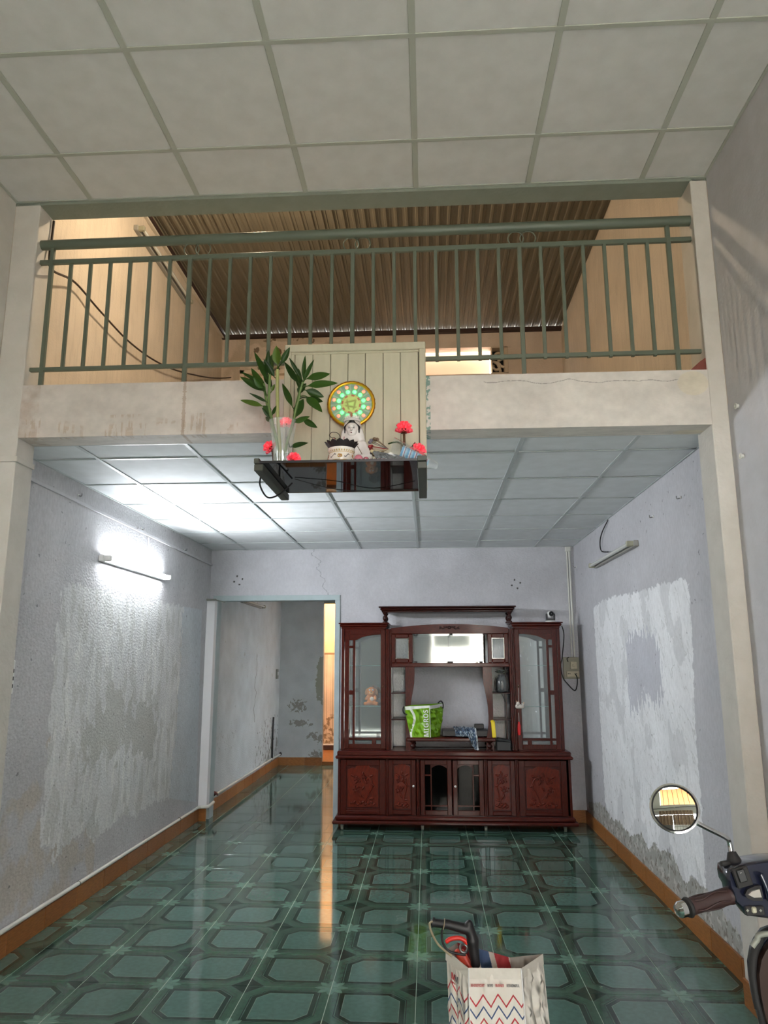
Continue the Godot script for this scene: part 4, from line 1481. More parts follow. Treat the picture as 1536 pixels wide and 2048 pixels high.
	for s: float in [-1.0, 1.0]:
		var pts := []
		for k in 12: pts.append(fc + Vector3(s * (0.02 + 0.007 * k), 0.012 * sin(k * 0.8), 0))
		g.tube(curve(pts, 2), 0.006, 6)
		g.ell(fc + Vector3(s * 0.045, 0.008, 0), Vector3(0.016, 0.009, 0.006), 8, 5, Basis(Vector3(0, 0, 1), 0.5 * s))
		g.ell(fc + Vector3(s * 0.085, -0.004, 0), Vector3(0.016, 0.007, 0.005), 8, 5, Basis(Vector3(0, 0, 1), -0.4 * s))
	g.ell(fc + Vector3(0, 0.004, 0), Vector3(0.02, 0.016, 0.008), 10, 6)
	part(g, "carved_scroll", M.wood_dark, arch, "dark carved scroll")
	# small framed doors and sliding glass
	var sa := onz(826, 1296, ZU).x
	var sb := onz(975, 1296, ZU).x
	for q in [[ia, sa], [sb, ib]]:
		g = G.new()
		framed(g, q[0] + 0.002, yr1, q[1] - 0.002, yh, 0.040, ZU - 0.016, ZU + 0.002, 0.006)
		var d := part(g, "small_door", M.wood, t)
		g = G.new()
		framed(g, q[0] + 0.040, yr1 + 0.038, q[1] - 0.040, yh - 0.038, 0.008, ZU - 0.016, ZU - 0.002, 0.002)
		part(g, "glass_bead", M.chrome, d)
		g = G.new()
		g.box(Vector3(q[0] + 0.04, yr1 + 0.04, ZU - 0.012), Vector3(q[1] - 0.04, yh - 0.04, ZU - 0.008))
		part(g, "glass_pane", M.glass, d)
		g = G.new()
		g.box(Vector3(q[0], yr1, zb + 0.002), Vector3(q[1], yh, zb + 0.008))
		part(g, "foil_back", M.foil, d)
	g = G.new()
	g.box(Vector3(sa, yr1, zb + 0.006), Vector3(sb, yh, zb + 0.012))
	part(g, "mirror_back", M.mirror, t, "bright mirror back")
	for q in [[sa, (sa + sb) / 2 + 0.01, 0.0], [(sa + sb) / 2 - 0.01, sb - 0.045, 0.012]]:
		g = G.new()
		g.box(Vector3(q[0] + 0.003, yr1 + 0.004, ZU - 0.02 + q[2]), Vector3(q[1] - 0.003, yh - 0.004, ZU - 0.016 + q[2]))
		var sg := part(g, "sliding_glass", M.glass, t)
		for c in [[q[0] + 0.02, yr1 + 0.008], [q[1] - 0.02, yr1 + 0.008], [q[0] + 0.02, yh - 0.008]]:
			g = G.new()
			g.box(Vector3(c[0] - 0.016, c[1] - 0.008, ZU - 0.016 + q[2]), Vector3(c[0] + 0.016, c[1] + 0.008, ZU - 0.004 + q[2]), 0.002)
			part(g, "pane_clip", M.black, sg)
	# ---- open shelves beside the television space, silver backs
	var la := onz(811.5, 1400, ZU).x
	var ra := onz(985, 1400, ZU).x
	for q in [[ia, la, 0], [ra, ib, 1]]:
		var ys := [yt, onz(795, 1439.5, ZU).y, onz(795, 1386.5, ZU).y, yr0]
		for k in 3:
			g = G.new()
			g.box(Vector3(q[0] + 0.003, ys[k] + 0.006, zb + 0.004), Vector3(q[1] - 0.003, ys[k + 1] - 0.006, zb + 0.012))
			part(g, "silver_back", M.foil, t, "crinkled silver back panel")
			g = G.new()
			g.box(Vector3(q[0] + 0.001, ys[k] + 0.006, zb + 0.012), Vector3(q[0] + 0.006, ys[k + 1] - 0.006, ZU - 0.02) if q[2] == 0 else Vector3(q[0] + 0.002, ys[k + 1] - 0.006, zb + 0.013))
			part(g, "silver_side", M.foil, t)
			if k > 0:
				g = G.new()
				g.box(Vector3(q[0], ys[k] - 0.005, zb + 0.012), Vector3(q[1], ys[k] + 0.005, ZU - 0.01), 0.002)
				part(g, "shelf_board", M.wood_dark, t)
		if q[2] == 1:
			g = G.new()
			g.box(Vector3(q[1] - 0.03, yt, zb + 0.012), Vector3(q[1] - 0.02, yr0, ZU - 0.14))
			part(g, "shelf_side", M.wood, t)
	# curved brackets framing the television space
	for s in 2:
		g = G.new()
		g.xf = Transform3D(Basis(), Vector3(0, 0, ZU - 0.012))
		var e: float = la if s == 0 else ra
		var d := 1.0 if s == 0 else -1.0
		poly = PackedVector2Array([Vector2(e, yt), Vector2(e, yr0)])
		var prof := [[0.085, yr0], [0.086, yr0 - 0.07], [0.082, yr0 - 0.15], [0.07, yr0 - 0.22], [0.056, yr0 - 0.29], [0.046, yr0 - 0.37], [0.042, yr0 - 0.45], [0.044, yr0 - 0.53], [0.055, yr0 - 0.60], [0.066, yr0 - 0.66], [0.07, yt]]
		for q in prof: poly.append(Vector2(e + d * q[0], q[1]))
		g.extrude(poly, 0.0, 0.022)
		part(g, "curved_bracket", M.wood, t)
		g = G.new()
		g.box(Vector3(e - d * 0.004, yt, zb + 0.012), Vector3(e + d * 0.012, yr0, ZU - 0.012))
		part(g, "partition", M.wood_dark, t)
	# ---- raised top shelf on turned posts
	var ta := onz(757, 1212, ZU).x
	var tb := onz(1032, 1212, ZU).x
	g = G.new()
	g.box(Vector3(ta + 0.03, 1.972, zb + 0.06), Vector3(tb - 0.03, 1.992, ZU - 0.02), 0.006)
	g.box(Vector3(ta + 0.014, 1.99, zb + 0.05), Vector3(tb - 0.014, 2.018, ZU + 0.0), 0.012)
	g.box(Vector3(ta, 2.016, zb + 0.04), Vector3(tb, 2.030, ZU + 0.012), 0.005)
	var top := part(g, "top_shelf", M.wood_dark, t)
	for x in [ta + 0.062, tb - 0.062]:
		for z in [ZU - 0.035, zb + 0.12]:
			g = G.new()
			g.lathe(turned(1.973 - 1.871, 0.024), Vector3(x, 1.871, z), 16)
			part(g, "turned_post", M.wood_dark, top)
	# ---- low stand in the television space
	var za := onz(813, 1480, ZU).x
	var zc := onz(992, 1480, ZU).x
	g = G.new()
	g.box(Vector3(za, 0.772, zb + 0.03), Vector3(zc, 0.806, ZU + 0.03), 0.008)
	var st := part(g, "television_stand", M.wood_across, t)
	for x in [za + 0.06, zc - 0.06]:
		for z in [ZU - 0.0, zb + 0.08]:
			g = G.new()
			g.lathe(turned(0.772 - yt, 0.028), Vector3(x, yt, z), 16)
			part(g, "turned_leg", M.wood_dark, st)
	g = G.new()
	g.box(Vector3(za + 0.03, yt, ZU - 0.12), Vector3(zc - 0.02, yt + 0.012, ZU - 0.1), 0.002)
	part(g, "foot_rail", M.black, st)

# ---------------------------------------------------------------- small things in and on the wall unit
func sheet(g: G, a: Vector3, b: Vector3, c: Vector3, d: Vector3, amp: float, sd: int, freq := 2.2, n := 14) -> void:
	# four-cornered cloth or film (a b bottom, d c top) with creases that die out at the rim
	var nn := fnl(freq, sd, 3)
	var nor := (b - a).cross(d - a).normalized()
	g.grid(func(u: float, v: float) -> Vector3:
		var p := a.lerp(b, u).lerp(d.lerp(c, u), 1.0 - v)
		var rim := minf(1.0, 8.0 * minf(minf(u, 1 - u), minf(v, 1 - v)))
		return p + nor * amp * rim * nn.get_noise_2d(u * 1.3 + v * 0.4, v), n, n)

func make_cabinet_things() -> void:
	var g: G
	# ---- green carrier bag with white lettering on the stand
	var ys := 0.8075
	var zf := ZU + 0.022
	var bag := thing("carrier_bag", "lime green carrier bag with white lettering on the television stand", "bag", onz(850, 1478, zf) * Vector3(1, 0, 1) + Vector3(0, ys, 0))
	var a := Vector3(onz(821, 1476, zf).x, ys, zf)
	var b := Vector3(onz(861, 1480, zf).x, ys, zf)
	var c := onz(859, 1411, zf + 0.01)
	var d := onz(808, 1413, zf + 0.03)
	var e := Vector3(onz(880, 1470, zf - 0.14).x, ys, zf - 0.14)
	var f := onz(888, 1406, zf - 0.16)
	var h := Vector3(-0.135, ys, ZU + 0.014)
	var k := Vector3(-0.15, d.y + 0.012, ZU + 0.016)
	var print := painted(256, 256, func(u: float, v: float) -> Color:
		var wave := 0.26 + 0.12 * sin(v * 5.6 - 0.6) - 0.10 * v
		if v < 0.07 + 0.05 * (1 - u) and u > 0.02: return Color8(232, 236, 226)
		if absf(u - wave) < 0.052: return Color8(232, 236, 226)
		return Color8(118, 168, 18))
	var gm := mat("bag_print", Color.WHITE, 0.35)
	gm.albedo_texture = print
	gm.texture_repeat = false
	mat("bag_green", col(112, 160, 16), 0.35)
	g = G.new()
	sheet(g, a, b, c, d, 0.02, 3)
	var face := part(g, "printed_face", gm, bag)
	var mid := (a + b + c + d) / 4
	var ux := (b - a).normalized()
	var uy := (c - b).normalized()
	var uz := ux.cross(uy).normalized()
	lettering("MIGROS", 0.064, M.white_plastic, face, "lettering", Transform3D(Basis(uy, -ux, uz), mid + ux * 0.07 - uy * 0.012 + uz * 0.022), 0.001)
	g = G.new(); sheet(g, b, e, f, c, 0.04, 5); part(g, "side_gusset", M.bag_green, bag)
	g = G.new(); sheet(g, e, h, k, f, 0.012, 7); part(g, "back_panel", M.bag_green, bag)
	g = G.new(); sheet(g, h, a, d, k, 0.0, 9); part(g, "side_gusset", M.bag_green, bag)
	g = G.new(); sheet(g, a, b, e, h, 0.0, 9); part(g, "base", M.bag_green, bag)
	g = G.new(); g.bar(b + Vector3(0, 0.002, 0.001), c + Vector3(0, 0, 0.002), 0.004, 0.006); part(g, "seam", M.white_plastic, bag)
	g = G.new(); g.bar(c + Vector3(0.0, -0.018, 0.003), f + Vector3(0.0, -0.018, 0.003), 0.003, 0.03); part(g, "rim_band", M.white_plastic, bag)
	g = G.new(); g.tube(curve([d + Vector3(0.0, 0, 0.0), d + Vector3(-0.012, -0.03, 0.01), d + Vector3(0.0, -0.06, 0.01), d + Vector3(0.03, -0.075, 0.012)], 5), 0.006, 6); part(g, "handle", M.black, bag)
	g = G.new(); g.tube(curve([f + Vector3(-0.06, 0.0, 0.03), f + Vector3(-0.03, 0.02, 0.03), f + Vector3(-0.01, -0.01, 0.02), f + Vector3(-0.012, -0.05, 0.02)], 5), 0.007, 6); part(g, "handle", M.black, bag)
	# ---- black receiver box and a patterned shirt over it
	var x0 := onz(880, 1470, ZU - 0.1).x
	var x1 := onz(976, 1470, ZU - 0.1).x
	g = G.new()
	g.box(Vector3(x0 + 0.02, ys + 0.006, ZU - 0.26), Vector3(x1, ys + 0.058, ZU - 0.03), 0.004)
	var rc := single(g, "receiver_box", M.black, "flat black receiver box lying on the television stand", "receiver")
	for q in [Vector3(x0 + 0.05, 0, ZU - 0.06), Vector3(x1 - 0.03, 0, ZU - 0.06), Vector3(x0 + 0.05, 0, ZU - 0.22), Vector3(x1 - 0.03, 0, ZU - 0.22)]:
		g = G.new(); g.cyl(Vector3(q.x, ys + 0.0002, q.z), Vector3(q.x, ys + 0.008, q.z), 0.01); part(g, "foot", M.rubber, rc)
	g = G.new()
	g.box(Vector3(x1 - 0.12, ys + 0.059, ZU - 0.255), Vector3(x1 - 0.03, ys + 0.105, ZU - 0.19), 0.005)
	single(g, "small_adapter", M.black, "small black adapter on top of the receiver box", "adapter")
	var shirt_tex := painted(192, 192, func(u: float, v: float) -> Color:
		var n := sin(u * 46 + 3 * sin(v * 17)) * sin(v * 40 + 2.5 * sin(u * 21))
		if u > 0.93 or v > 0.95: return Color8(196, 202, 208)
		return Color8(38, 62, 92) if n > 0.05 else Color8(168, 182, 196) if n < -0.35 else Color8(96, 112, 124))
	var sm := mat("shirt_print", Color.WHITE, 0.85)
	sm.albedo_texture = shirt_tex
	sm.rim_enabled = true
	sm.rim = 0.3
	g = G.new()
	var sx := onz(905, 1465, ZU).x
	var nn := fnl(3.0, 77, 3)
	g.grid(func(u: float, v: float) -> Vector3:
		# lies over the box, then falls over its front and the edge of the stand
		var x := sx + 0.01 + u * 0.20 + 0.03 * v
		var s := v * 0.36
		var y := ys + 0.068
		var z := ZU - 0.17 + s
		if s > 0.15:
			y -= minf(s - 0.15, 0.18)
			z = ZU - 0.02 + 0.018 * minf((s - 0.15) / 0.08, 1.0)
			if y < ys + 0.012: z += 0.045
			y = maxf(y, ys + 0.01 - 0.16 * clampf((u - 0.55) * 3.0, 0.0, 1.0))
		return Vector3(x, y + 0.03 * absf(nn.get_noise_2d(u * 2, v * 2)), z + 0.012 * nn.get_noise_2d(u * 2 + 5, v * 2)), 24, 24)
	single(g, "patterned_shirt", sm, "blue and white patterned shirt thrown over the receiver box", "shirt")
	# ---- yellow tool, black case
	g = G.new()
	var yx := onz(988, 1455, ZU + 0.02)
	g.xf = Transform3D(Basis(Vector3(0, 0, 1), 0.06), Vector3(yx.x, ys, ZU + 0.026))
	g.box(Vector3(-0.018, 0.0, -0.012), Vector3(0.018, 0.15, 0.012), 0.006)
	var yt := single(g, "yellow_tool", M.yellow, "bright yellow plastic tool standing on the television stand", "tool")
	g = G.new()
	g.xf = Transform3D(Basis(Vector3(0, 0, 1), 0.06), Vector3(yx.x, ys, ZU + 0.026))
	g.box(Vector3(-0.021, 0.135, -0.014), Vector3(0.010, 0.158, 0.014), 0.005)
	part(g, "cap", M.yellow, yt)
	g = G.new()
	var bx := onz(1003, 1490, ZU)
	g.xf = Transform3D(Basis(Vector3(0, 0, 1), -0.0), Vector3(bx.x + 0.024, 0.691, ZU - 0.02))
	g.box(Vector3(-0.07, 0.0005, -0.05), Vector3(0.06, 0.085, 0.06), 0.006)
	var bc := single(g, "black_case", mat("case_black", col(26, 28, 30), 0.45), "dark plastic case standing beside the television stand", "case")
	g = G.new()
	g.xf = Transform3D(Basis(Vector3(0, 0, 1), -0.16), Vector3(bx.x + 0.024, 0.691, ZU - 0.02))
	g.box(Vector3(-0.078, 0.083, -0.054), Vector3(0.045, 0.103, 0.066), 0.006)
	part(g, "lid", M.case_black, bc)
	# ---- jar wrapped in film on the upper side shelf
	var js := onz(1005, 1386.5, ZU).y + 0.006
	var jp := Vector3(onz(1004, 1380, ZU - 0.07).x, js, ZU - 0.07)
	var jar := thing("wrapped_jar", "dark jar wrapped in clear film on the small side shelf", "jar", jp)
	g = G.new()
	g.lathe([[0.0, 0.0], [0.045, 0.0], [0.058, 0.02], [0.06, 0.08], [0.052, 0.125], [0.03, 0.15], [0.032, 0.165], [0.0, 0.165]], jp, 20)
	part(g, "body", mat("jar_dark", col(34, 30, 30), 0.25), jar)
	g = G.new()
	g.lathe([[0.05, 0.002], [0.066, 0.02], [0.07, 0.09], [0.058, 0.14], [0.026, 0.172], [0.05, 0.205], [0.06, 0.212]], jp, 22, 11, 0.06)
	part(g, "film", M.glass, jar)
	g = G.new()
	for q in 6: g.ell(jp + Vector3(cos(q * 1.05) * 0.03, 0.185 + 0.006 * (q % 3), sin(q * 1.05) * 0.03), Vector3(0.035, 0.006, 0.012), 8, 5, Basis(Vector3.UP, -q * 1.05) * Basis(Vector3(0, 0, 1), 0.3))
	part(g, "leaf_tuft", mat("dull_leaf", col(52, 54, 44), 0.7), jar)
	g = G.new()
	g.tube(curve([jp + Vector3(-0.02, 0.0, 0.066), jp + Vector3(0.0, -0.03, 0.072), jp + Vector3(0.02, -0.085, 0.07)], 5), 0.004, 6)
	part(g, "ribbon", M.black, jar)
	# ---- plush dog behind the glass
	var dy := onz(745, 1411, ZU - 0.1).y + 0.001
	var dp := Vector3(onz(743, 1405, ZU - 0.12).x, dy, ZU - 0.12)
	var dog := thing("plush_dog", "small orange plush dog sitting behind the tower glass", "toy", dp)
	g = G.new()
	g.blob([[dp + Vector3(0, 0.045, 0), dp + Vector3(0, 0.075, 0), 0.042, 0.034], [dp + Vector3(0, 0.125, 0.01), dp + Vector3(0, 0.135, 0.01), 0.04, 0.04], [dp + Vector3(-0.03, 0.02, 0.02), dp + Vector3(-0.055, 0.018, 0.05), 0.018, 0.018], [dp + Vector3(0.03, 0.02, 0.02), dp + Vector3(0.055, 0.018, 0.05), 0.018, 0.018], [dp + Vector3(-0.035, 0.085, 0.01), dp + Vector3(-0.05, 0.06, 0.035), 0.014, 0.014], [dp + Vector3(0.035, 0.085, 0.01), dp + Vector3(0.04, 0.06, 0.04), 0.014, 0.014]], 0.012, 0.007)
	part(g, "body", mat("plush", col(206, 128, 62), 0.95), dog)
	for s: float in [-1.0, 1.0]:
		g = G.new()
		g.ell(dp + Vector3(0.045 * s, 0.128, 0.0), Vector3(0.018, 0.034, 0.014), 10, 7, Basis(Vector3(0, 0, 1), 0.35 * s))
		part(g, "ear", mat("plush_ear", col(196, 134, 76), 0.95), dog)
		g = G.new()
		g.ell(dp + Vector3(0.014 * s, 0.145, 0.046), Vector3(0.009, 0.010, 0.006), 8, 6)
		var ey := part(g, "eye", M.white_plastic, dog)
		g = G.new()
		g.ell(dp + Vector3(0.012 * s, 0.143, 0.052), Vector3(0.004, 0.005, 0.003), 6, 5)
		part(g, "pupil", M.black, ey)
	g = G.new(); g.ell(dp + Vector3(0, 0.118, 0.05), Vector3(0.022, 0.015, 0.014), 10, 7); part(g, "muzzle", mat("plush_pale", col(226, 168, 104), 0.95), dog)
	g = G.new(); g.ell(dp + Vector3(0, 0.127, 0.063), Vector3(0.008, 0.006, 0.005), 8, 5); part(g, "nose", M.black, dog)
	g = G.new(); g.ell(dp + Vector3(0.006, 0.062, 0.036), Vector3(0.02, 0.02, 0.012), 8, 6); part(g, "belly_patch", mat("plush_white", col(232, 220, 196), 0.95), dog)
	# ---- film and white boards stored in the other tower
	g = G.new()
	sheet(g, Vector3(0.87, 0.705, ZU - 0.03), Vector3(1.05, 0.705, ZU - 0.03), Vector3(1.02, 1.70, ZU - 0.03), Vector3(0.86, 1.74, ZU - 0.03), 0.016, 31, 2.5, 20)
	single(g, "plastic_film", mat("film", Color(0.92, 0.95, 0.96, 0.16), 0.12, 0.0, {"transparency": BaseMaterial3D.TRANSPARENCY_ALPHA}), "clear plastic film hanging inside the glass tower under the camera", "film")
	# ---- small cat charm and red tassel hung on the tower door
	var cp := onz(1040, 1410, ZU + 0.036)
	var cat := thing("cat_charm", "little white cat charm hanging on the tower door", "charm", cp)
	g = G.new()
	g.blob([[cp + Vector3(-0.025, -0.012, 0), cp + Vector3(0.02, -0.014, 0), 0.02, 0.019], [cp + Vector3(-0.02, 0.012, 0.006), cp + Vector3(-0.02, 0.014, 0.008), 0.017, 0.017], [cp + Vector3(0.022, 0.0, 0.008), cp + Vector3(0.026, 0.002, 0.01), 0.016, 0.014]], 0.008, 0.005)
	part(g, "body", mat("charm_white", col(206, 198, 188), 0.8), cat)
	for q in [Vector3(-0.032, 0.03, 0.006), Vector3(-0.012, 0.03, 0.006), Vector3(0.034, 0.016, 0.008)]:
		g = G.new(); g.lathe([[0.007, 0.0], [0.0, 0.013]], cp + q, 8); part(g, "ear", mat("charm_tan", col(188, 150, 118), 0.8), cat)
	for q in [Vector3(-0.002, 0.004, 0.024), Vector3(0.012, 0.006, 0.025), Vector3(-0.022, -0.006, 0.02)]:
		g = G.new(); g.ell(cp + q, Vector3(0.004, 0.004, 0.003), 6, 5); part(g, "spot", M.black, cat)
	g = G.new(); g.cyl(onz(1037, 1370, ZU + 0.014), cp + Vector3(-0.01, 0.02, 0), 0.0015, -1, 6); part(g, "string", M.pvc, cat)
	var rp := onz(1039, 1470, ZU + 0.026)
	var tas := thing("red_tassel", "red tassel hanging below the cat charm on the tower door", "tassel", rp)
	g = G.new(); g.lathe([[0.012, 0.0], [0.014, 0.03], [0.012, 0.09], [0.006, 0.105], [0.007, 0.115], [0.0, 0.12]], rp, 12, 6, 0.1); part(g, "fringe", M.red_plastic, tas)
	g = G.new(); g.cyl(rp + Vector3(0, 0.115, 0), rp + Vector3(0, 0.2, -0.002), 0.0015, -1, 6); part(g, "cord", M.pvc, tas)
	# ---- swivel camera on the crown
	var mp := Vector3(onz(1101, 1241, ZU - 0.08).x, 1.8725, ZU - 0.08)
	var cam := thing("swivel_camera", "black and white swivel camera standing on the tower top", "camera", mp)
	g = G.new(); g.lathe([[0.0, 0.0], [0.056, 0.0], [0.054, 0.008], [0.04, 0.018], [0.0, 0.018]], mp, 24); part(g, "base", M.white_plastic, cam)
	g = G.new()
	for s: float in [-1.0, 1.0]: g.box(mp + Vector3(0.036 * s - 0.007, 0.016, -0.02), mp + Vector3(0.036 * s + 0.007, 0.085, 0.02), 0.006)
	g.box(mp + Vector3(-0.042, 0.014, -0.022), mp + Vector3(0.042, 0.034, 0.022), 0.006)
	part(g, "yoke", M.black, cam)
	g = G.new(); g.ell(mp + Vector3(0, 0.075, 0), Vector3(0.034, 0.034, 0.034), 18, 12); var ball := part(g, "ball_head", M.white_plastic, cam)
	g = G.new(); g.cyl(mp + Vector3(0.004, 0.078, 0.02), mp + Vector3(0.006, 0.082, 0.041), 0.023, -1, 18); part(g, "lens_ring", M.black, ball)
	g = G.new(); g.ell(mp + Vector3(0.006, 0.082, 0.040), Vector3(0.014, 0.014, 0.006), 12, 6); part(g, "lens", mat("lens_glass", col(10, 12, 18), 0.05), ball)

# ---------------------------------------------------------------- household altar on the beam
const AY := 2.335      # top of the altar glass

func leaf_mesh(l: float, w: float, droop: float, fold: float) -> ArrayMesh:
	var g := G.new()
	g.grid(func(u: float, v: float) -> Vector3:
		var s := u
		var half := w * 0.5 * pow(sin(PI * pow(clampf(s, 0.001, 0.999), 0.8)), 0.8) * (0.25 + 0.75 * minf(1.0, s * 4.0))
		var q := (v - 0.5) * 2.0
		return Vector3(q * half, s * l * (1.0 - 0.15 * droop * s), -droop * l * s * s * 0.5 + fold * absf(q) * half), 10, 4)
	return g.mesh()

func aim(a: Vector3, b: Vector3, face: Vector3) -> Transform3D:
	# local y from a to b, local z roughly towards face
	var y := (b - a).normalized()
	var x := y.cross(face).normalized()
	return Transform3D(Basis(x, y, x.cross(y).normalized()), a)

func lotus(at: Vector3, dir: Vector3, r: float, label: String, stem: Array) -> void:
	var t := thing("lotus_lamp", label, "lotus lamp", at if stem.is_empty() else stem[0])
	var y := dir.normalized()
	var x := y.cross(Vector3(0, 0, 1)).normalized()
	var bas := Basis(x, y, x.cross(y).normalized())
	var key := "petal %.3f" % r
	if not M.has(key):
		var g := G.new()
		g.grid(func(u: float, v: float) -> Vector3:
			var half := 0.30 * r * sin(PI * clampf(0.12 + 0.86 * u, 0.0, 1.0))
			var q := (v - 0.5) * 2.0
			return Vector3(q * half, r * 0.85 * u, 0.25 * r * q * q * (0.4 + u) - 0.30 * r * u * u + 0.12 * r * u * u * u), 6, 4)
		M[key] = g.mesh()
	var rings := [[6, 0.2, 0.12], [9, 0.7, 0.24], [12, 1.3, 0.34]]
	for k in 3:
		for i in rings[k][0]:
			var b: Basis = bas * Basis(Vector3.UP, TAU * (i + 0.5 * (k % 2)) / rings[k][0]) * Basis(Vector3.RIGHT, rings[k][1])
			inst(M[key], "petal", M.lotus_glow if k < 2 else M.lotus_edge, t, Transform3D(b, at + b * Vector3(0, 0, rings[k][2] * r)))
	var g := G.new()
	g.xf = Transform3D(bas, at)
	g.lathe([[0.0, -0.5 * r], [0.28 * r, -0.5 * r], [0.42 * r, -0.3 * r], [0.46 * r, -0.06 * r], [0.3 * r, 0.1 * r], [0.0, 0.12 * r]], Vector3.ZERO, 16)
	part(g, "cup", M.bronze, t, "bronze cup")
	g = G.new()
	g.xf = Transform3D(bas, at)
	g.ell(Vector3(0, 0.36 * r, 0), Vector3(0.22 * r, 0.26 * r, 0.22 * r), 10, 7)
	part(g, "glow_bulb", M.lotus_glow, t)
	if not stem.is_empty():
		g = G.new()
		var pts := stem.duplicate()
		pts.append(at - y * 0.4 * r)
		g.tube(curve(pts, 6), 0.006, 8)
		part(g, "stem", M.bronze, t)
		g = G.new()
		g.lathe([[0.0, 0.0], [0.036, 0.0], [0.034, 0.008], [0.014, 0.018], [0.0, 0.02]], stem[0], 16)
		part(g, "foot", M.bronze, t)
	var l := OmniLight3D.new()
	l.name = "lotus_glow"
	l.light_color = Color(1.0, 0.25, 0.28)
	l.light_energy = 0.003
	l.omni_range = 5.0
	l.omni_attenuation = 2.0
	l.light_size = 0.012
	l.shadow_enabled = true
	l.position = at + y * 0.36 * r
	add_child(l)

func make_altar() -> void:
	var g: G
	var x0 := -0.712
	var x1 := 0.008
	var zb := MZ + 0.001
	var zf := -2.985
	# ---- plank back board
	var board := thing("altar_board", "cream board of upright planks hung on the beam behind the altar", "board", Vector3((x0 + x1) / 2, 2.32, zb))
	var pm := mat("plank_cream", col(190, 186, 162), 0.55)
	pm.albedo_texture = M.mottle
	tri_on(pm, Vector3(3, 0.8, 3))
	g = G.new(); g.box(Vector3(x0 + 0.01, 2.33, zb), Vector3(x1 - 0.004, 3.095, zb + 0.010)); part(g, "backing", mat("plank_gap", col(90, 78, 62), 0.8), board)
	var ex := [x0 + 0.03, -0.66, -0.568, -0.476, -0.387, -0.299, -0.208, -0.12, -0.029]
	for k in ex.size() - 1:
		g = G.new(); g.box(Vector3(ex[k] + 0.0012, 2.335, zb + 0.010), Vector3(ex[k + 1] - 0.0012, 3.07, zb + 0.024), 0.002); part(g, "plank", pm, board)
	for q in [[Vector3(x0, 2.33, zb), Vector3(x0 + 0.032, 3.10, zb + 0.034)], [Vector3(x1 - 0.034, 2.33, zb), Vector3(x1, 3.10, zb + 0.034)], [Vector3(x0, 3.062, zb), Vector3(x1, 3.103, zb + 0.036)]]:
		g = G.new(); g.box(q[0], q[1], 0.004); part(g, "edge_moulding", pm, board)
	for q in [[Vector3(x0 + 0.032, 2.34, zb + 0.02), Vector3(x0 + 0.05, 3.062, zb + 0.028)], [Vector3(x0 + 0.032, 3.05, zb + 0.02), Vector3(x1 - 0.034, 3.062, zb + 0.03)]]:
		g = G.new(); g.box(q[0], q[1], 0.003); part(g, "inner_bead", pm, board)
	# ---- tinted glass shelf on two steel brackets
	var shelf := thing("altar_shelf", "dark tinted glass altar shelf on two brackets below the plank board", "shelf", Vector3((x0 + x1) / 2, AY - 0.05, zb))
	g = G.new(); g.box(Vector3(x0 + 0.006, AY - 0.010, zb + 0.036), Vector3(x1 - 0.004, AY, zf), 0.002); part(g, "glass_plate", M.smoked_glass, shelf)
	g = G.new(); g.box(Vector3(x0 + 0.006, AY - 0.010, zf), Vector3(x1 - 0.004, AY, zf + 0.002)); part(g, "glass_edge", M.black, shelf)
	for x in [x0 + 0.014, x1 - 0.022]:
		g = G.new()
		g.box(Vector3(x - 0.020, AY - 0.042, zb), Vector3(x + 0.020, AY - 0.011, zf - 0.004), 0.003)
		g.box(Vector3(x - 0.020, AY - 0.012, zf - 0.03), Vector3(x + 0.004 if x < -0.3 else x + 0.020, AY + 0.012, zf + 0.004), 0.003)
		part(g, "bracket", mat("bracket_paint", col(66, 68, 60), 0.5, 0.3), shelf)
	g = G.new(); g.tube(curve([Vector3(x0 + 0.0, AY - 0.03, -3.1), Vector3(x0 - 0.012, AY - 0.07, -3.14), Vector3(x0 + 0.006, AY - 0.105, -3.22), Vector3(x0 + 0.05, AY - 0.075, -3.28), Vector3(x0 + 0.1, AY - 0.02, -3.3)], 6), 0.004, 6); part(g, "lamp_wire", M.black_cord, shelf)
	g = G.new(); g.tube(curve([Vector3(x0 + 0.12, AY - 0.014, -3.25), Vector3(-0.42, AY - 0.03, -3.4), Vector3(-0.25, AY - 0.016, -3.5), Vector3(-0.05, AY - 0.03, -3.42)], 6), 0.002, 6); part(g, "lamp_wire", M.black_cord, shelf)
	# ---- halo disc with ring of small lights
	var hz := zb + 0.036
	var hc := onz(703, 810, hz)
	var hr := 0.117
	var halo := thing("halo_lamp", "round gold rimmed halo lamp with green and red lights behind the statue", "halo lamp", hc + Vector3(0, -hr, 0))
	var disc := painted(256, 256, func(u: float, v: float) -> Color:
		var p := Vector2(u - 0.5, v - 0.5) * 2.0
		var r := p.length()
		var a := p.angle()
		if r < 0.36:
			var c := Color8(190, 170, 112)
			var q := (p / 0.36)
			var stroke := minf(absf(absf(q.x) - 0.45 + 0.2 * q.y), absf(absf(q.y) - 0.35 - 0.2 * q.x))
			return c.lerp(Color8(128, 84, 52), 0.75 * clampf(1.0 - stroke * 5.0, 0, 1) * (1.0 - smoothstep(0.6, 0.95, q.length())))
		if r < 0.45: return Color8(176, 84, 70) if sin(a * 8) > 0.2 else Color8(190, 160, 110)
		var petal := absf(sin(a * 6.0))
		if r < 0.9 and petal > 0.55 and absf(r - 0.66) < 0.22 * petal: return Color8(112, 168, 128)
		return Color8(126, 150, 138) if sin(a * 24) > -0.3 else Color8(150, 168, 152))
	var dm := mat("halo_print", Color.WHITE, 0.3)
	dm.albedo_texture = disc
	var poly := PackedVector2Array()
	for k in 48: poly.append(Vector2(cos(TAU * k / 48), sin(TAU * k / 48)) * (hr - 0.006))
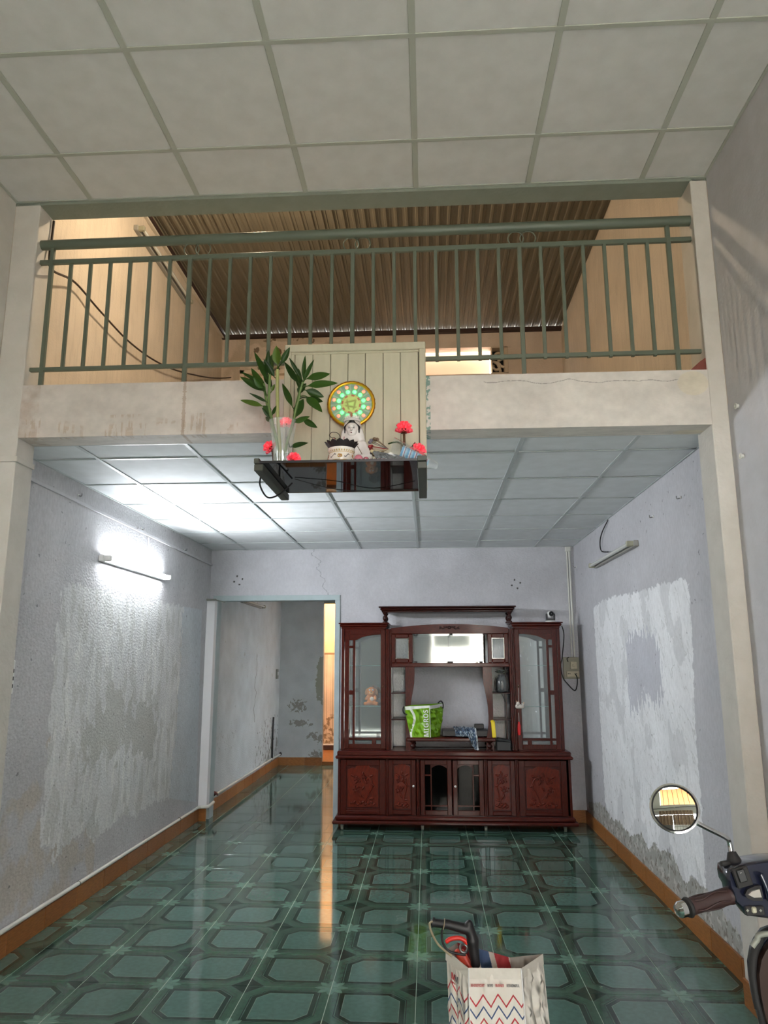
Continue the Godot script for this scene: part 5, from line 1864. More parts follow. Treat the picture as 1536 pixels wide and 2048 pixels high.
	g = G.new(); g.xf = Transform3D(Basis(), hc); g.extrude(poly, 0.0, 0.016); part(g, "printed_disc", dm, halo)
	g = G.new(); g.torus(hc + Vector3(0, 0, 0.014), hr - 0.005, 0.009, Vector3(0, 0, 1), 96, 10, 34, 0.18); part(g, "rope_rim", M.gold, halo, "gold rope rim")
	for q in [["green_light", Color(0.1, 1.0, 0.42), 0.064, 0.011], ["red_light", Color(1.0, 0.22, 0.16), 0.088, 0.009]]:
		var em := mat("halo_" + q[0], Color(0.7, 0.75, 0.7), 0.3)
		em.emission_enabled = true
		em.emission = q[1]
		em.emission_energy_multiplier = 2.0
		var eg := G.new(); eg.ell(Vector3.ZERO, Vector3(q[3], q[3], 0.005), 12, 6)
		var emesh := eg.mesh()
		for k in 12:
			var a := TAU * k / 12 + 0.26
			inst(emesh, q[0], em, halo, Transform3D(Basis(), hc + Vector3(cos(a) * q[2], sin(a) * q[2], 0.018)))
	var hl := OmniLight3D.new()
	hl.name = "halo_glow_lamp"
	hl.light_color = Color(0.35, 1.0, 0.55)
	hl.light_energy = 0.004
	hl.light_size = 0.05
	hl.omni_range = 5.0
	hl.omni_attenuation = 2.0
	hl.shadow_enabled = true
	hl.position = hc + Vector3(0, 0, 0.06)
	add_child(hl)
	# ---- white porcelain seated figure with veil and crown
	var sp := Vector3(onz(704, 880, -3.40).x, AY + 0.001, -3.40)
	var st := thing("porcelain_statue", "white porcelain seated veiled figurine with crown in front of the halo", "statue", sp)
	g = G.new()
	var V := func(x: float, y: float, z: float) -> Vector3: return sp + Vector3(x, y, z)
	g.blob([
		[V.call(-0.07, 0.045, 0.02), V.call(0.07, 0.045, 0.02), 0.044, 0.044], [V.call(-0.085, 0.05, 0.03), V.call(0.0, 0.045, 0.075), 0.036, 0.034], [V.call(0.085, 0.05, 0.03), V.call(0.0, 0.045, 0.075), 0.036, 0.034],
		[V.call(0, 0.08, 0), V.call(0, 0.165, -0.004), 0.058, 0.046], [V.call(0, 0.175, 0), V.call(0, 0.2, 0), 0.044, 0.026], [V.call(-0.05, 0.18, 0), V.call(-0.07, 0.12, 0.02), 0.024, 0.024], [V.call(0.05, 0.18, 0), V.call(0.072, 0.12, 0.02), 0.024, 0.026],
		[V.call(-0.07, 0.12, 0.02), V.call(-0.025, 0.115, 0.055), 0.021, 0.016], [V.call(0.072, 0.12, 0.02), V.call(0.03, 0.09, 0.06), 0.022, 0.018], [V.call(-0.022, 0.115, 0.056), V.call(-0.03, 0.175, 0.05), 0.012, 0.009],
		[V.call(0, 0.2, -0.006), V.call(0, 0.245, 0.0), 0.02, 0.016], [V.call(-0.048, 0.16, -0.02), V.call(-0.038, 0.255, -0.014), 0.02, 0.014], [V.call(0.05, 0.16, -0.02), V.call(0.038, 0.255, -0.014), 0.022, 0.014], [V.call(0, 0.28, -0.02), V.call(0, 0.22, -0.026), 0.042, 0.042]], 0.014, 0.0065)
	part(g, "robed_body", M.ceramic, st)
	g = G.new()
	g.blob([[V.call(0, 0.262, 0.006), V.call(0, 0.245, 0.012), 0.032, 0.023], [V.call(0, 0.258, 0.036), V.call(0, 0.248, 0.041), 0.004, 0.0055], [V.call(-0.03, 0.25, -0.002), V.call(-0.031, 0.238, 0.0), 0.007, 0.007], [V.call(0.03, 0.25, -0.002), V.call(0.031, 0.238, 0.0), 0.007, 0.007]], 0.006, 0.004)
	var head := part(g, "head", M.ceramic, st)
	g = G.new()
	for s: float in [-1.0, 1.0]:
		g.ell(V.call(0.0115 * s, 0.259, 0.0355), Vector3(0.0058, 0.0014, 0.002), 8, 5, Basis(Vector3(0, 0, 1), -0.1 * s))
		g.ell(V.call(0.0115 * s, 0.267, 0.0348), Vector3(0.0068, 0.0009, 0.002), 8, 5, Basis(Vector3(0, 0, 1), -0.16 * s))
	part(g, "eyes", M.black, head)
	g = G.new(); g.ell(V.call(0, 0.2355, 0.0345), Vector3(0.0042, 0.0024, 0.002), 8, 5); part(g, "mouth", M.dark_red, head)
	g = G.new()
	g.blob([[V.call(-0.028, 0.27, 0.004), V.call(0, 0.294, 0.012), 0.011, 0.013], [V.call(0.028, 0.27, 0.004), V.call(0, 0.294, 0.012), 0.011, 0.013], [V.call(-0.030, 0.27, 0.0), V.call(-0.032, 0.245, 0.002), 0.009, 0.006], [V.call(0.030, 0.27, 0.0), V.call(0.032, 0.245, 0.002), 0.009, 0.006]], 0.006, 0.004)
	part(g, "hair", M.black, head, "black hair")
	g = G.new()
	for k in 7:
		var a := -0.9 + 0.3 * k
		g.ell(V.call(sin(a) * 0.036, 0.309 + 0.008 * cos(a * 1.5), cos(a) * 0.026), Vector3(0.006, 0.006 + 0.010 * cos(a), 0.004), 8, 6, Basis(Vector3(0, 0, 1), -a * 0.35))
	g.torus(V.call(0, 0.303, 0.0), 0.036, 0.006, Vector3.UP, 24, 6)
	var cr := part(g, "crown", M.ceramic, st)
	g = G.new(); g.ell(V.call(0, 0.325, 0.031), Vector3(0.006, 0.012, 0.004), 8, 6); part(g, "jewel", mat("jewel_rust", col(150, 84, 58), 0.4), cr)
	g = G.new()
	for q in [[Vector3(-0.012, 0.175, 0.047), Vector3(0.0, 0.15, 0.055), Vector3(0.012, 0.175, 0.047)], [Vector3(0.03, 0.165, 0.044), Vector3(0.05, 0.13, 0.048), Vector3(0.06, 0.1, 0.05)], [Vector3(-0.02, 0.19, 0.036), Vector3(0, 0.186, 0.042), Vector3(0.02, 0.19, 0.036)]]:
		g.tube(curve([sp + q[0], sp + q[1], sp + q[2]], 5), 0.0016, 5)
	part(g, "robe_lines", mat("robe_line", col(120, 104, 84), 0.5), st)
	# ---- incense pot with dark lotus collar and sticks
	var pp := Vector3(onz(683, 900, -3.22).x, AY + 0.001, -3.22)
	var pot := thing("incense_pot", "white porcelain incense pot with dark scalloped collar on the altar", "incense pot", pp)
	var pt := painted(384, 96, func(u: float, vv: float) -> Color:
		var v := vv * 1.75
		var c := Color8(226, 220, 206)
		var w := fposmod(u * 6.0, 1.0) - 0.5
		if v > 0.32 and v < 0.82:
			var r := Vector2(w * 1.6, v - 0.56).length()
			if absf(r - 0.16 - 0.05 * sin(u * 120)) < 0.035: c = Color8(168, 128, 52)
			if absf(w) > 0.3 and absf(v - 0.52 - 0.12 * sin(u * 75)) < 0.045: c = Color8(104, 98, 96)
			if r < 0.07: c = Color8(150, 70, 60)
		if absf(v - 0.2) < 0.02 or absf(v - 0.88) < 0.015: c = Color8(186, 146, 66)
		if v < 0.13 and sin(u * 200) > 0.3: c = Color8(196, 164, 96)
		return c)
	var pmx := mat("pot_glaze", Color.WHITE, 0.15)
	pmx.albedo_texture = pt
	g = G.new(); g.lathe([[0.0, 0.0], [0.046, 0.0], [0.05, 0.012], [0.062, 0.04], [0.064, 0.062], [0.058, 0.085], [0.056, 0.092], [0.061, 0.098], [0.061, 0.11], [0.054, 0.112], [0.05, 0.1], [0.0, 0.098]], pp, 32); part(g, "bowl", pmx, pot)
	var pg := G.new()
	pg.grid(func(u: float, v: float) -> Vector3:
		var q := (v - 0.5) * 2.0
		return Vector3(q * 0.0195 * sqrt(1.0 - 0.98 * pow(maxf(u - 0.4, 0.0) / 0.6, 2.0)), 0.034 * u, 0.026 * u - 0.006 * q * q), 8, 4)
	var pmesh := pg.mesh()
	for k in 14:
		var b := Basis(Vector3.UP, TAU * k / 14)
		inst(pmesh, "collar_petal", M.soot, pot, Transform3D(b, pp + Vector3(0, 0.108, 0) + b * Vector3(0, 0, 0.052)))
	g = G.new(); g.lathe([[0.0, 0.116], [0.05, 0.116], [0.05, 0.12], [0.0, 0.122]], pp, 20); part(g, "ash", mat("ash", col(128, 118, 108), 0.95), pot)
	for k in 12:
		g = G.new()
		var a := k * 2.39
		var r := 0.03 * sqrt((k + 0.5) / 12.0)
		g.cyl(pp + Vector3(cos(a) * r, 0.118, sin(a) * r), pp + Vector3(cos(a) * r * 1.3, 0.148 + 0.012 * sin(k * 3.0), sin(a) * r * 1.3), 0.0018, -1, 6)
		part(g, "incense_stub", mat("incense_pink", col(166, 70, 76), 0.8) if not M.has("incense_pink") else M.incense_pink, pot)
	g = G.new()
	g.tube(curve([pp + Vector3(-0.005, 0.12, 0), pp + Vector3(-0.006, 0.165, 0), pp + Vector3(-0.018, 0.188, 0), pp + Vector3(-0.045, 0.192, 0), pp + Vector3(-0.056, 0.178, 0), pp + Vector3(-0.046, 0.168, 0), pp + Vector3(-0.032, 0.166, 0), pp + Vector3(-0.024, 0.158, 0)], 5), 0.0016, 5)
	part(g, "burnt_coil", M.soot, pot)
	# ---- glass vase with lucky bamboo
	var vz := -3.30
	var vp := Vector3(onz(565, 900, vz).x, AY + 0.001, vz)
	var vase := thing("fluted_vase", "tall fluted clear glass vase holding the bamboo on the altar", "vase", vp)
	var vg := mat("vase_glass", Color(0.92, 0.95, 0.94, 0.12), 0.04, 0.0, {"transparency": BaseMaterial3D.TRANSPARENCY_ALPHA})
	g = G.new(); g.lathe([[0.0, 0.0], [0.038, 0.0], [0.040, 0.01], [0.039, 0.06], [0.042, 0.12], [0.050, 0.2], [0.060, 0.262], [0.064, 0.275]], vp, 90, 18, 0.06); part(g, "outer_wall", vg, vase)
	g = G.new(); g.lathe([[0.0, 0.014], [0.033, 0.014], [0.034, 0.06], [0.037, 0.12], [0.045, 0.2], [0.056, 0.262], [0.061, 0.275]], vp, 36); part(g, "inner_wall", vg, vase)
	g = G.new(); g.torus(vp + Vector3(0, 0.275, 0), 0.0625, 0.002, Vector3.UP, 54, 6, 18, 0.3); part(g, "rim", vg, vase)
	g = G.new(); g.lathe([[0.0, 0.016], [0.032, 0.016], [0.033, 0.06], [0.036, 0.115], [0.0, 0.115]], vp, 24); part(g, "water", mat("vase_water", Color(0.62, 0.66, 0.42, 0.35), 0.05, 0.0, {"transparency": BaseMaterial3D.TRANSPARENCY_ALPHA}), vase)
	var pl := thing("lucky_bamboo", "green lucky bamboo stalks with broad leaves in the fluted vase", "plant", vp + Vector3(0, 0.02, 0))
	mat("stalk", col(92, 116, 58), 0.45)
	mat("stalk_pale", col(148, 150, 92), 0.45)
	for k in 4: mat("leaf%d" % k, [col(36, 62, 20), col(46, 74, 24), col(28, 50, 18), col(74, 96, 32)][k], 0.35, 0.0, {"metallic_specular": 0.3, "backlight_enabled": true, "backlight": Color(0.10, 0.16, 0.04)})
	var S := func(px: float, py: float, dz := 0.0) -> Vector3: return onz(440 + px * 0.15625, 680 + py * 0.15625, vz + dz)
	var stalks := [[[-0.012, 0.0], [740, 1000], [735, 700], [735, 380], 0.0085, "stalk_pale"], [[-0.02, 0.01], [660, 1000], [625, 800], [645, 330], 0.0065, "stalk"], [[-0.022, -0.008], [650, 1040], [590, 760], [560, 560], 0.006, "stalk"], [[0.014, 0.0], [930, 1060], [990, 780], [1060, 540], 0.0065, "stalk"], [[0.018, 0.012], [935, 1070], [960, 930], [1020, 700], 0.006, "stalk"]]
	var along := []
	for s in stalks:
		g = G.new()
		var dz: float = s[0][1]
		var line := curve([vp + Vector3(s[0][0], 0.2, dz), S.call(s[1][0], s[1][1], dz), S.call(s[2][0], s[2][1], dz), S.call(s[3][0], s[3][1], dz)], 10)
		along.append_array(line)
		g.tube(curve([vp + Vector3(s[0][0] * 0.8, 0.02, dz), vp + Vector3(s[0][0], 0.14, dz), S.call(s[1][0], s[1][1], dz), S.call(s[2][0], s[2][1], dz), S.call(s[3][0], s[3][1], dz)], 6), s[4], 8)
		part(g, "stalk", M[s[5]], pl)
	for k in 9:
		g = G.new()
		var a := k * 2.4
		g.tube(curve([vp + Vector3(cos(a) * 0.02, 0.03, sin(a) * 0.02), vp + Vector3(cos(a + 1) * 0.026, 0.07, sin(a + 1) * 0.026), vp + Vector3(cos(a + 2) * 0.02, 0.115, sin(a + 2) * 0.02)], 4), 0.0022, 5)
		part(g, "root", M.stalk_pale, pl)
	var leaves := [
		[640, 560, 430, 130, 0.036, 0], [600, 460, 625, 110, 0.034, 2], [650, 470, 650, 150, 0.04, 1], [740, 330, 720, 70, 0.05, 3], [780, 310, 895, 90, 0.034, 0], [600, 700, 385, 330, 0.042, 1], [560, 620, 425, 480, 0.04, 1],
		[560, 590, 245, 375, 0.024, 0], [580, 660, 250, 465, 0.038, 0], [610, 800, 370, 675, 0.018, 2], [560, 850, 235, 755, 0.03, 3], [650, 950, 550, 830, 0.04, 0], [640, 1000, 530, 860, 0.018, 2], [660, 1040, 580, 985, 0.026, 0],
		[670, 960, 720, 840, 0.018, 2], [660, 660, 700, 560, 0.02, 3], [670, 600, 540, 400, 0.036, 2], [700, 480, 560, 240, 0.036, 2],
		[930, 860, 795, 550, 0.034, 0], [1010, 560, 815, 270, 0.034, 2], [1030, 480, 880, 215, 0.022, 2], [1010, 640, 1010, 330, 0.034, 0], [1070, 520, 1085, 190, 0.026, 0], [1070, 530, 1205, 245, 0.026, 0], [1100, 500, 1420, 425, 0.042, 1],
		[1110, 590, 1510, 535, 0.042, 1], [1000, 700, 1100, 540, 0.044, 2], [1090, 640, 1335, 730, 0.044, 0], [1100, 720, 1310, 925, 0.05, 1], [1110, 740, 1325, 790, 0.036, 2], [960, 1000, 1070, 730, 0.05, 0], [950, 1060, 1145, 975, 0.03, 1], [1050, 1010, 1250, 1125, 0.034, 0], [895, 1370, 1130, 1315, 0.030, 2]]
	var k := 0
	for q in leaves:
		var dz := 0.05 * sin(k * 2.3)
		var p0: Vector3 = S.call(q[0], q[1], 0.01 * sin(k * 1.1))
		var p1: Vector3 = S.call(q[2], q[3], dz)
		var l := p0.distance_to(p1)
		var face := Vector3(0.35 * sin(k * 1.9), 0.25 * cos(k * 2.7), 1.0).normalized()
		# leaf stalk clasping the nearest stem a little below
		var near: Vector3 = along[0]
		for c in along:
			if c.distance_to(p0 - Vector3(0, 0.02, 0)) < near.distance_to(p0 - Vector3(0, 0.02, 0)): near = c
		if near.distance_to(p0) > 0.006:
			g = G.new()
			g.tube(curve([near, near.lerp(p0, 0.5) + Vector3(0, 0.004, 0), p0, p0.lerp(p1, 0.12)], 4), [0.0032, 0.0031, 0.003, 0.0029, 0.0028, 0.0027, 0.0026, 0.0025, 0.0024, 0.0022, 0.002, 0.0018, 0.0015], 6)
			part(g, "leaf_stalk", M["leaf%d" % q[5]], pl)
		inst(leaf_mesh(l, q[4] * 0.88, 0.12 + 0.1 * sin(k * 1.3), 0.35), "leaf", M["leaf%d" % q[5]], pl, aim(p0, p1, face))
		k += 1
	g = G.new(); g.lathe([[0.014, 0.0], [0.021, 0.012], [0.018, 0.026], [0.004, 0.036], [0.0, 0.036]], S.call(735, 160, 0.0) + Vector3(0, -0.012, 0), 10); part(g, "dry_bud", mat("dry_leaf", col(92, 66, 26), 0.8), pl)
	# ---- pink lotus lamps
	for q in [["lotus_glow", Color(0.98, 0.2, 0.26), 0.16], ["lotus_edge", Color(0.92, 0.16, 0.22), 0.03]]:
		var m := mat(q[0], Color(0.92, 0.38, 0.45), 0.25)
		m.emission_enabled = true
		m.emission = q[1]
		m.emission_energy_multiplier = q[2]
		m.backlight_enabled = true
		m.backlight = Color(0.5, 0.1, 0.1)
	var h1 := onz(808, 858, -3.36)
	lotus(h1, Vector3(0.05, 1, 0.15), 0.045, "open pink lotus lamp upright on a tall bronze stem", [Vector3(h1.x + 0.004, AY + 0.001, -3.36), Vector3(h1.x + 0.012, AY + 0.08, -3.355), Vector3(h1.x + 0.004, AY + 0.14, -3.36)])
	var h2 := onz(836, 902, -3.34)
	lotus(h2, Vector3(0.55, 0.75, 0.4), 0.044, "tilted pink lotus lamp by the board edge beside the tall lotus", [Vector3(h2.x - 0.02, AY + 0.001, -3.28), Vector3(h2.x - 0.02, AY + 0.05, -3.3)])
	var h3 := onz(572, 848, -3.42)
	lotus(h3, Vector3(0.0, 1, 0.25), 0.040, "pink lotus lamp glowing behind the fluted vase rim", [Vector3(h3.x + 0.02, AY + 0.001, -3.46), Vector3(h3.x, AY + 0.15, -3.44)])
	var h4 := onz(540, 895, -3.40)
	lotus(h4, Vector3(-0.75, 0.6, 0.4), 0.038, "pink lotus lamp leaning outward beside the vase and shelf end", [Vector3(h4.x + 0.02, AY + 0.001, -3.40), Vector3(h4.x + 0.025, AY + 0.06, -3.40)])
	var h5 := onz(588, 918, -3.19)
	lotus(h5, Vector3(0.6, 0.7, 0.5), 0.036, "pink lotus lamp low between the vase and incense pot", [Vector3(h5.x - 0.02, AY + 0.001, -3.22), Vector3(h5.x - 0.02, AY + 0.02, -3.21)])
	# bronze bud branch beside the tall lotus
	g = G.new()
	g.tube(curve([Vector3(h1.x + 0.045, AY + 0.001, -3.44), Vector3(h1.x + 0.03, AY + 0.09, -3.37), Vector3(h1.x + 0.035, AY + 0.14, -3.34), Vector3(h1.x + 0.052, AY + 0.175, -3.34)], 6), [0.007, 0.007, 0.007, 0.007, 0.007, 0.007, 0.008, 0.009, 0.010, 0.010, 0.010, 0.009, 0.008, 0.007, 0.006, 0.005, 0.004, 0.003, 0.002], 8)
	single(g, "bronze_bud", M.bronze, "closed bronze lotus bud on a bent stalk beside the tall lotus", "bud")
	# ---- wrapped bouquet lying on the glass
	var qa := onz(768, 905, -3.16)
	var qb := onz(848, 918, -3.16)
	var bq := thing("wrapped_bouquet", "dried bouquet in blue striped wrapping lying on the altar glass", "bouquet", Vector3((qa.x + qb.x) / 2, AY, -3.16))
	var wt := painted(64, 128, func(u: float, v: float) -> Color:
		var s := fposmod(v * 5.0, 1.0)
		return Color8(96, 158, 200) if s < 0.35 else Color8(190, 206, 214) if s < 0.55 else Color8(148, 88, 100) if s < 0.68 else Color8(150, 186, 206))
	var wmx := mat("wrap_print", Color.WHITE, 0.35)
	wmx.albedo_texture = wt
	g = G.new()
	g.xf = aim(Vector3(qb.x + 0.02, AY + 0.03, -3.17), Vector3(qa.x, AY + 0.095, -3.15), Vector3(0, 0, 1))
	g.lathe([[0.012, 0.0], [0.026, 0.05], [0.034, 0.1], [0.038, 0.13]], Vector3.ZERO, 20, 7, 0.06)
	part(g, "wrapping", wmx, bq)
	g = G.new()
	g.xf = aim(Vector3(qb.x + 0.06, AY + 0.014, -3.17), Vector3(qa.x, AY + 0.09, -3.15), Vector3(0, 0, 1))
	g.lathe([[0.012, 0.0], [0.034, 0.07], [0.046, 0.14], [0.06, 0.22]], Vector3.ZERO, 20, 5, 0.1)
	part(g, "clear_film", M.glass, bq)
	for j in 14:
		g = G.new()
		var a := j * 2.4
		var p := Vector3(qa.x, AY + 0.09, -3.15) + Vector3(0.02, 0, 0)
		var tip := p + Vector3(-0.05 - 0.03 * absf(sin(a)), 0.035 * cos(a) + 0.01, 0.04 * sin(a))
		g.cyl(p, tip, 0.0014, -1, 5)
		g.ell(tip, Vector3(0.009, 0.008, 0.008), 7, 5)
		part(g, "dried_flower", [mat("dry_brown", col(104, 82, 62), 0.9), mat("dry_cream", col(186, 172, 132), 0.9), mat("dry_red", col(140, 38, 40), 0.8), mat("dry_grey", col(96, 92, 100), 0.8)][j % 4], bq)
	g = G.new()
	sheet(g, Vector3(qa.x - 0.02, AY + 0.004, -3.08), Vector3(qa.x + 0.1, AY + 0.004, -3.06), Vector3(qa.x + 0.09, AY + 0.055, -3.14), Vector3(qa.x - 0.05, AY + 0.075, -3.12), 0.02, 12)
	part(g, "grey_paper", mat("wrap_grey", col(112, 116, 118), 0.7), bq)
	g = G.new()
	g.tube(curve([Vector3(qa.x + 0.02, AY + 0.12, -3.17), Vector3(qa.x + 0.06, AY + 0.135, -3.2), Vector3(qa.x + 0.1, AY + 0.105, -3.22)], 5), 0.004, 6)
	part(g, "dark_leaf", M.leaf2, bq)
	# ---- two pink glass balls and a string of beads along the glass edge
	mat("pink_glass", col(196, 116, 132), 0.08)
	for q in [[717, 917, 0.019, "larger pink glass ball beside the incense pot"], [732, 920, 0.014, "smaller pink glass ball beside its larger twin"]]:
		g = G.new()
		var p := onz(q[0], q[1], -3.05)
		g.ell(Vector3(p.x, AY + q[2], -3.05), Vector3(q[2], q[2], q[2]), 16, 12)
		single(g, "glass_ball", M.pink_glass, q[3], "ball")
	var beads := thing("bead_string", "string of small pink and white beads on the altar edge", "beads", Vector3(-0.24, AY, -2.999))
	for j in 26:
		g = G.new()
		g.ell(Vector3(onz(703, 925, -3.0).x + j * 0.0058, AY + 0.0032, -2.999), Vector3(0.003, 0.003, 0.003), 8, 6)
		part(g, "bead", [M.dark_red, M.white_plastic, M.pink_glass][j % 3], beads)

# ---------------------------------------------------------------- pipes, conduits, sockets, hooks
func make_wall_fittings() -> void:
	var g: G
	# white water pipe on the skirting, round the column foot, into the passage
	var pipe := thing("water_pipe", "white plastic water pipe running on top of the skirting tiles", "pipe", Vector3(LX + 0.02, 0.12, MZ))
	var py := 0.132
	g = G.new(); g.tube([Vector3(LX + 0.018, py + 0.012, FZ), Vector3(LX + 0.018, py + 0.008, MZ), Vector3(LX + 0.018, py, BZ + 0.15)], 0.0125, 10); part(g, "pipe_run", M.pvc, pipe)
	g = G.new(); g.tube(curve([Vector3(LX + 0.018, py, BZ + 0.16), Vector3(LX + 0.03, py, BZ + 0.125), Vector3(LX + 0.06, py, BZ + 0.12), Vector3(-2.14, py + 0.004, BZ + 0.118), Vector3(-2.125, py + 0.012, BZ + 0.08), Vector3(-2.122, py + 0.02, BZ - 0.02)], 5), 0.015, 10); part(g, "elbow", M.pvc, pipe)
	g = G.new(); g.tube([Vector3(LX + 0.02, py + 0.02, BZ - 0.2), Vector3(LX + 0.02, py + 0.02, CZ + 0.35), Vector3(LX + 0.05, py + 0.03, CZ + 0.06)], 0.013, 8); part(g, "pipe_run", M.pvc, pipe)
	for z in [-4.95, -6.9]:
		g = G.new(); g.torus(Vector3(LX + 0.018, py + 0.004, z), 0.0135, 0.003, Vector3(0, 0, 1), 14, 6); part(g, "clip", M.grey_plastic, pipe)
	var vp := onx(427, 1590, LX + 0.05)
	vp = Vector3(LX + 0.05, 0.16, -7.86)
	var valve := pipe
	g = G.new(); g.cyl(vp + Vector3(-0.03, -0.02, 0), vp + Vector3(0.02, 0.03, 0), 0.009); part(g, "valve_stem", M.black, valve)
	g = G.new()
	g.xf = Transform3D(Basis(Vector3(0, 0, 1), -0.7), vp + Vector3(0.022, 0.034, 0))
	for k in 5:
		var a := TAU * k / 5
		g.ell(Vector3(cos(a) * 0.02, 0, sin(a) * 0.02), Vector3(0.014, 0.008, 0.014), 8, 5)
	g.cyl(Vector3(0, -0.01, 0), Vector3(0, 0.012, 0), 0.016)
	part(g, "valve_handle", M.dark_red, valve, "dark red tap handle")
	g = G.new(); g.ell(Vector3(LX + 0.05, py + 0.035, CZ + 0.05), Vector3(0.022, 0.025, 0.03), 10, 7)
	single(g, "pipe_cap", M.black, "black cap on the pipe end in the passage corner", "pipe cap")
	# cable trunking below the ceiling on the lamp wall
	var tr := thing("cable_trunking", "thin painted cable trunking along the wall above the lit lamp", "trunking", Vector3(LX, 2.5, -5.6))
	g = G.new(); g.bar(Vector3(LX + 0.0075, 2.528, MZ - 0.172), Vector3(LX + 0.0075, 2.492, BZ + 0.002), 0.012, 0.022, 0.002); part(g, "long_run", M.plaster, tr)
	g = G.new(); g.box(Vector3(LX + 0.001, 2.23, -5.82), Vector3(LX + 0.012, 2.49, -5.80), 0.002); part(g, "drop", M.plaster, tr)
	var tp := thing("pier_trunking", "cream cable trunking wrapped round the stained pier", "trunking", Vector3(-2.1, 2.53, MZ))
	g = G.new(); g.bar(Vector3(-2.093, 2.53, MZ), Vector3(-2.093, 2.53, MZ - 0.165), 0.014, 0.028, 0.002); part(g, "side_run", M.cream, tp)
	g = G.new(); g.box(Vector3(LX, 2.516, MZ), Vector3(-2.086, 2.544, MZ + 0.014), 0.002); part(g, "front_run", M.cream, tp)
	# conduits, switch and socket in the back corner
	var so := onz(1142, 1336, BZ)
	var fit := thing("socket_panel", "old cream switch and socket panel on the back wall by the wall unit", "socket", so + Vector3(0, -0.1, 0))
	g = G.new(); g.box(so + Vector3(-0.078, -0.105, 0), so + Vector3(0.078, 0.105, 0.022), 0.004); part(g, "wooden_plate", M.old_plastic, fit)
	g = G.new(); g.box(so + Vector3(-0.012, -0.01, 0.02), so + Vector3(0.055, 0.06, 0.036), 0.005); part(g, "switch", mat("ivory", col(200, 192, 164), 0.45), fit)
	g = G.new(); g.box(so + Vector3(0.01, 0.01, 0.034), so + Vector3(0.034, 0.04, 0.044), 0.003); part(g, "rocker", M.ivory, fit)
	g = G.new(); g.box(so + Vector3(-0.052, -0.088, 0.02), so + Vector3(0.07, -0.032, 0.038), 0.005); var sk := part(g, "socket", M.ivory, fit)
	for q in [-0.035, -0.02, 0.03, 0.045]:
		g = G.new(); g.cyl(so + Vector3(q, -0.055, 0.036), so + Vector3(q, -0.055, 0.0385), 0.005, -1, 8); part(g, "hole", M.black, sk)
	g = G.new(); g.tube(curve([so + Vector3(-0.03, 0.06, 0.024), so + Vector3(-0.04, 0.09, 0.03), so + Vector3(-0.02, 0.105, 0.024)], 4), 0.004, 5); part(g, "wire_stub", M.black_cord, fit)
	var xc := so.x
	for q in [[xc + 0.012, 0.007], [xc + 0.036, 0.010]]:
		g = G.new(); g.cyl(Vector3(q[0], so.y + 0.105, BZ + 0.012), Vector3(q[0], LH - 0.02, BZ + 0.012), q[1], -1, 10)
		single(g, "conduit", M.pvc, "thin conduit rising from the socket panel" if q[1] < 0.008 else "thicker conduit rising from the socket panel", "conduit")
	g = G.new(); g.box(Vector3(xc - 0.004, LH - 0.05, BZ), Vector3(xc + 0.05, LH - 0.002, BZ + 0.03), 0.004)
	single(g, "junction_box", M.pvc, "small junction box where the conduits meet the ceiling", "box")
	g = G.new()
	g.tube(curve([so + Vector3(0.03, -0.055, 0.046), so + Vector3(0.045, -0.1, 0.06), so + Vector3(0.04, -0.17, 0.05), so + Vector3(0.015, -0.215, 0.045), so + Vector3(-0.05, -0.15, 0.05), Vector3(1.315, so.y - 0.09, BZ + 0.06), Vector3(1.295, so.y + 0.02, BZ + 0.08), Vector3(1.30, 1.55, BZ + 0.16), Vector3(1.315, 1.75, BZ + 0.22), Vector3(1.295, 1.84, BZ + 0.24)], 6), 0.005, 6)
	single(g, "camera_cord", M.black_cord, "black cord from the socket panel up to the camera", "cord")
	# cord of the unlit lamp
	g = G.new()
	g.tube(curve([onx(1216, 1040, RX - 0.01), onx(1204, 1065, RX - 0.02), onx(1200, 1085, RX - 0.02), onx(1203, 1102, RX - 0.02), onx(1216, 1104, RX - 0.03)], 6), 0.005, 6)
	single(g, "lamp_cord", M.black_cord, "dark cord looping from the ceiling to the unlit lamp", "cord")
	# wall hooks and anchors
	for q in [[1307, 1034, 1], [1362, 996, 1], [1153, 1134, 1], [270, 1056, 0], [282, 1058, 0], [156, 991, 0], [368, 1100, 0]]:
		var right: bool = q[2] == 1
		var p := onx(q[0], q[1], RX if right else LX)
		var s := -1.0 if right else 1.0
		var hk := thing("wall_hook", "small white wall hook on the putty wall" if right else "small white wall hook by the trunking on the lamp wall", "hook", p, "hooks on the putty wall" if right else "hooks on the lamp wall")
		g = G.new(); g.box(p + Vector3(0, -0.006, -0.012), p + Vector3(s * 0.006, 0.01, 0.012), 0.002); part(g, "plate", M.white_plastic, hk)
		g = G.new(); g.tube(curve([p + Vector3(s * 0.004, 0.0, 0), p + Vector3(s * 0.024, -0.004, 0), p + Vector3(s * 0.026, 0.012, 0)], 4), 0.003, 6); part(g, "prong", M.steel, hk)
	for q in [[1487, 912], [1477, 812]]:
		var p := onx(q[0], q[1], RX)
		g = G.new(); g.cyl(p, p + Vector3(-0.012, 0, 0), 0.009, -1, 10); g.torus(p + Vector3(-0.014, 0, 0), 0.012, 0.003, Vector3(1, 0, 0), 14, 6)
		single(g, "wall_anchor", M.pvc, "white screw anchor in the hall wall beside the clean pier", "anchor", "anchors in the hall wall")
	# switch on the hall wall
	var sw := onx(20, 1355, LX)
	var sp := thing("narrow_switch", "narrow white switch plate on the hall wall below the lit lamp side", "switch", sw + Vector3(0, -0.06, 0))
	g = G.new(); g.box(sw + Vector3(0, -0.09, -0.018), sw + Vector3(0.014, 0.09, 0.018), 0.003); part(g, "plate", M.white_plastic, sp)
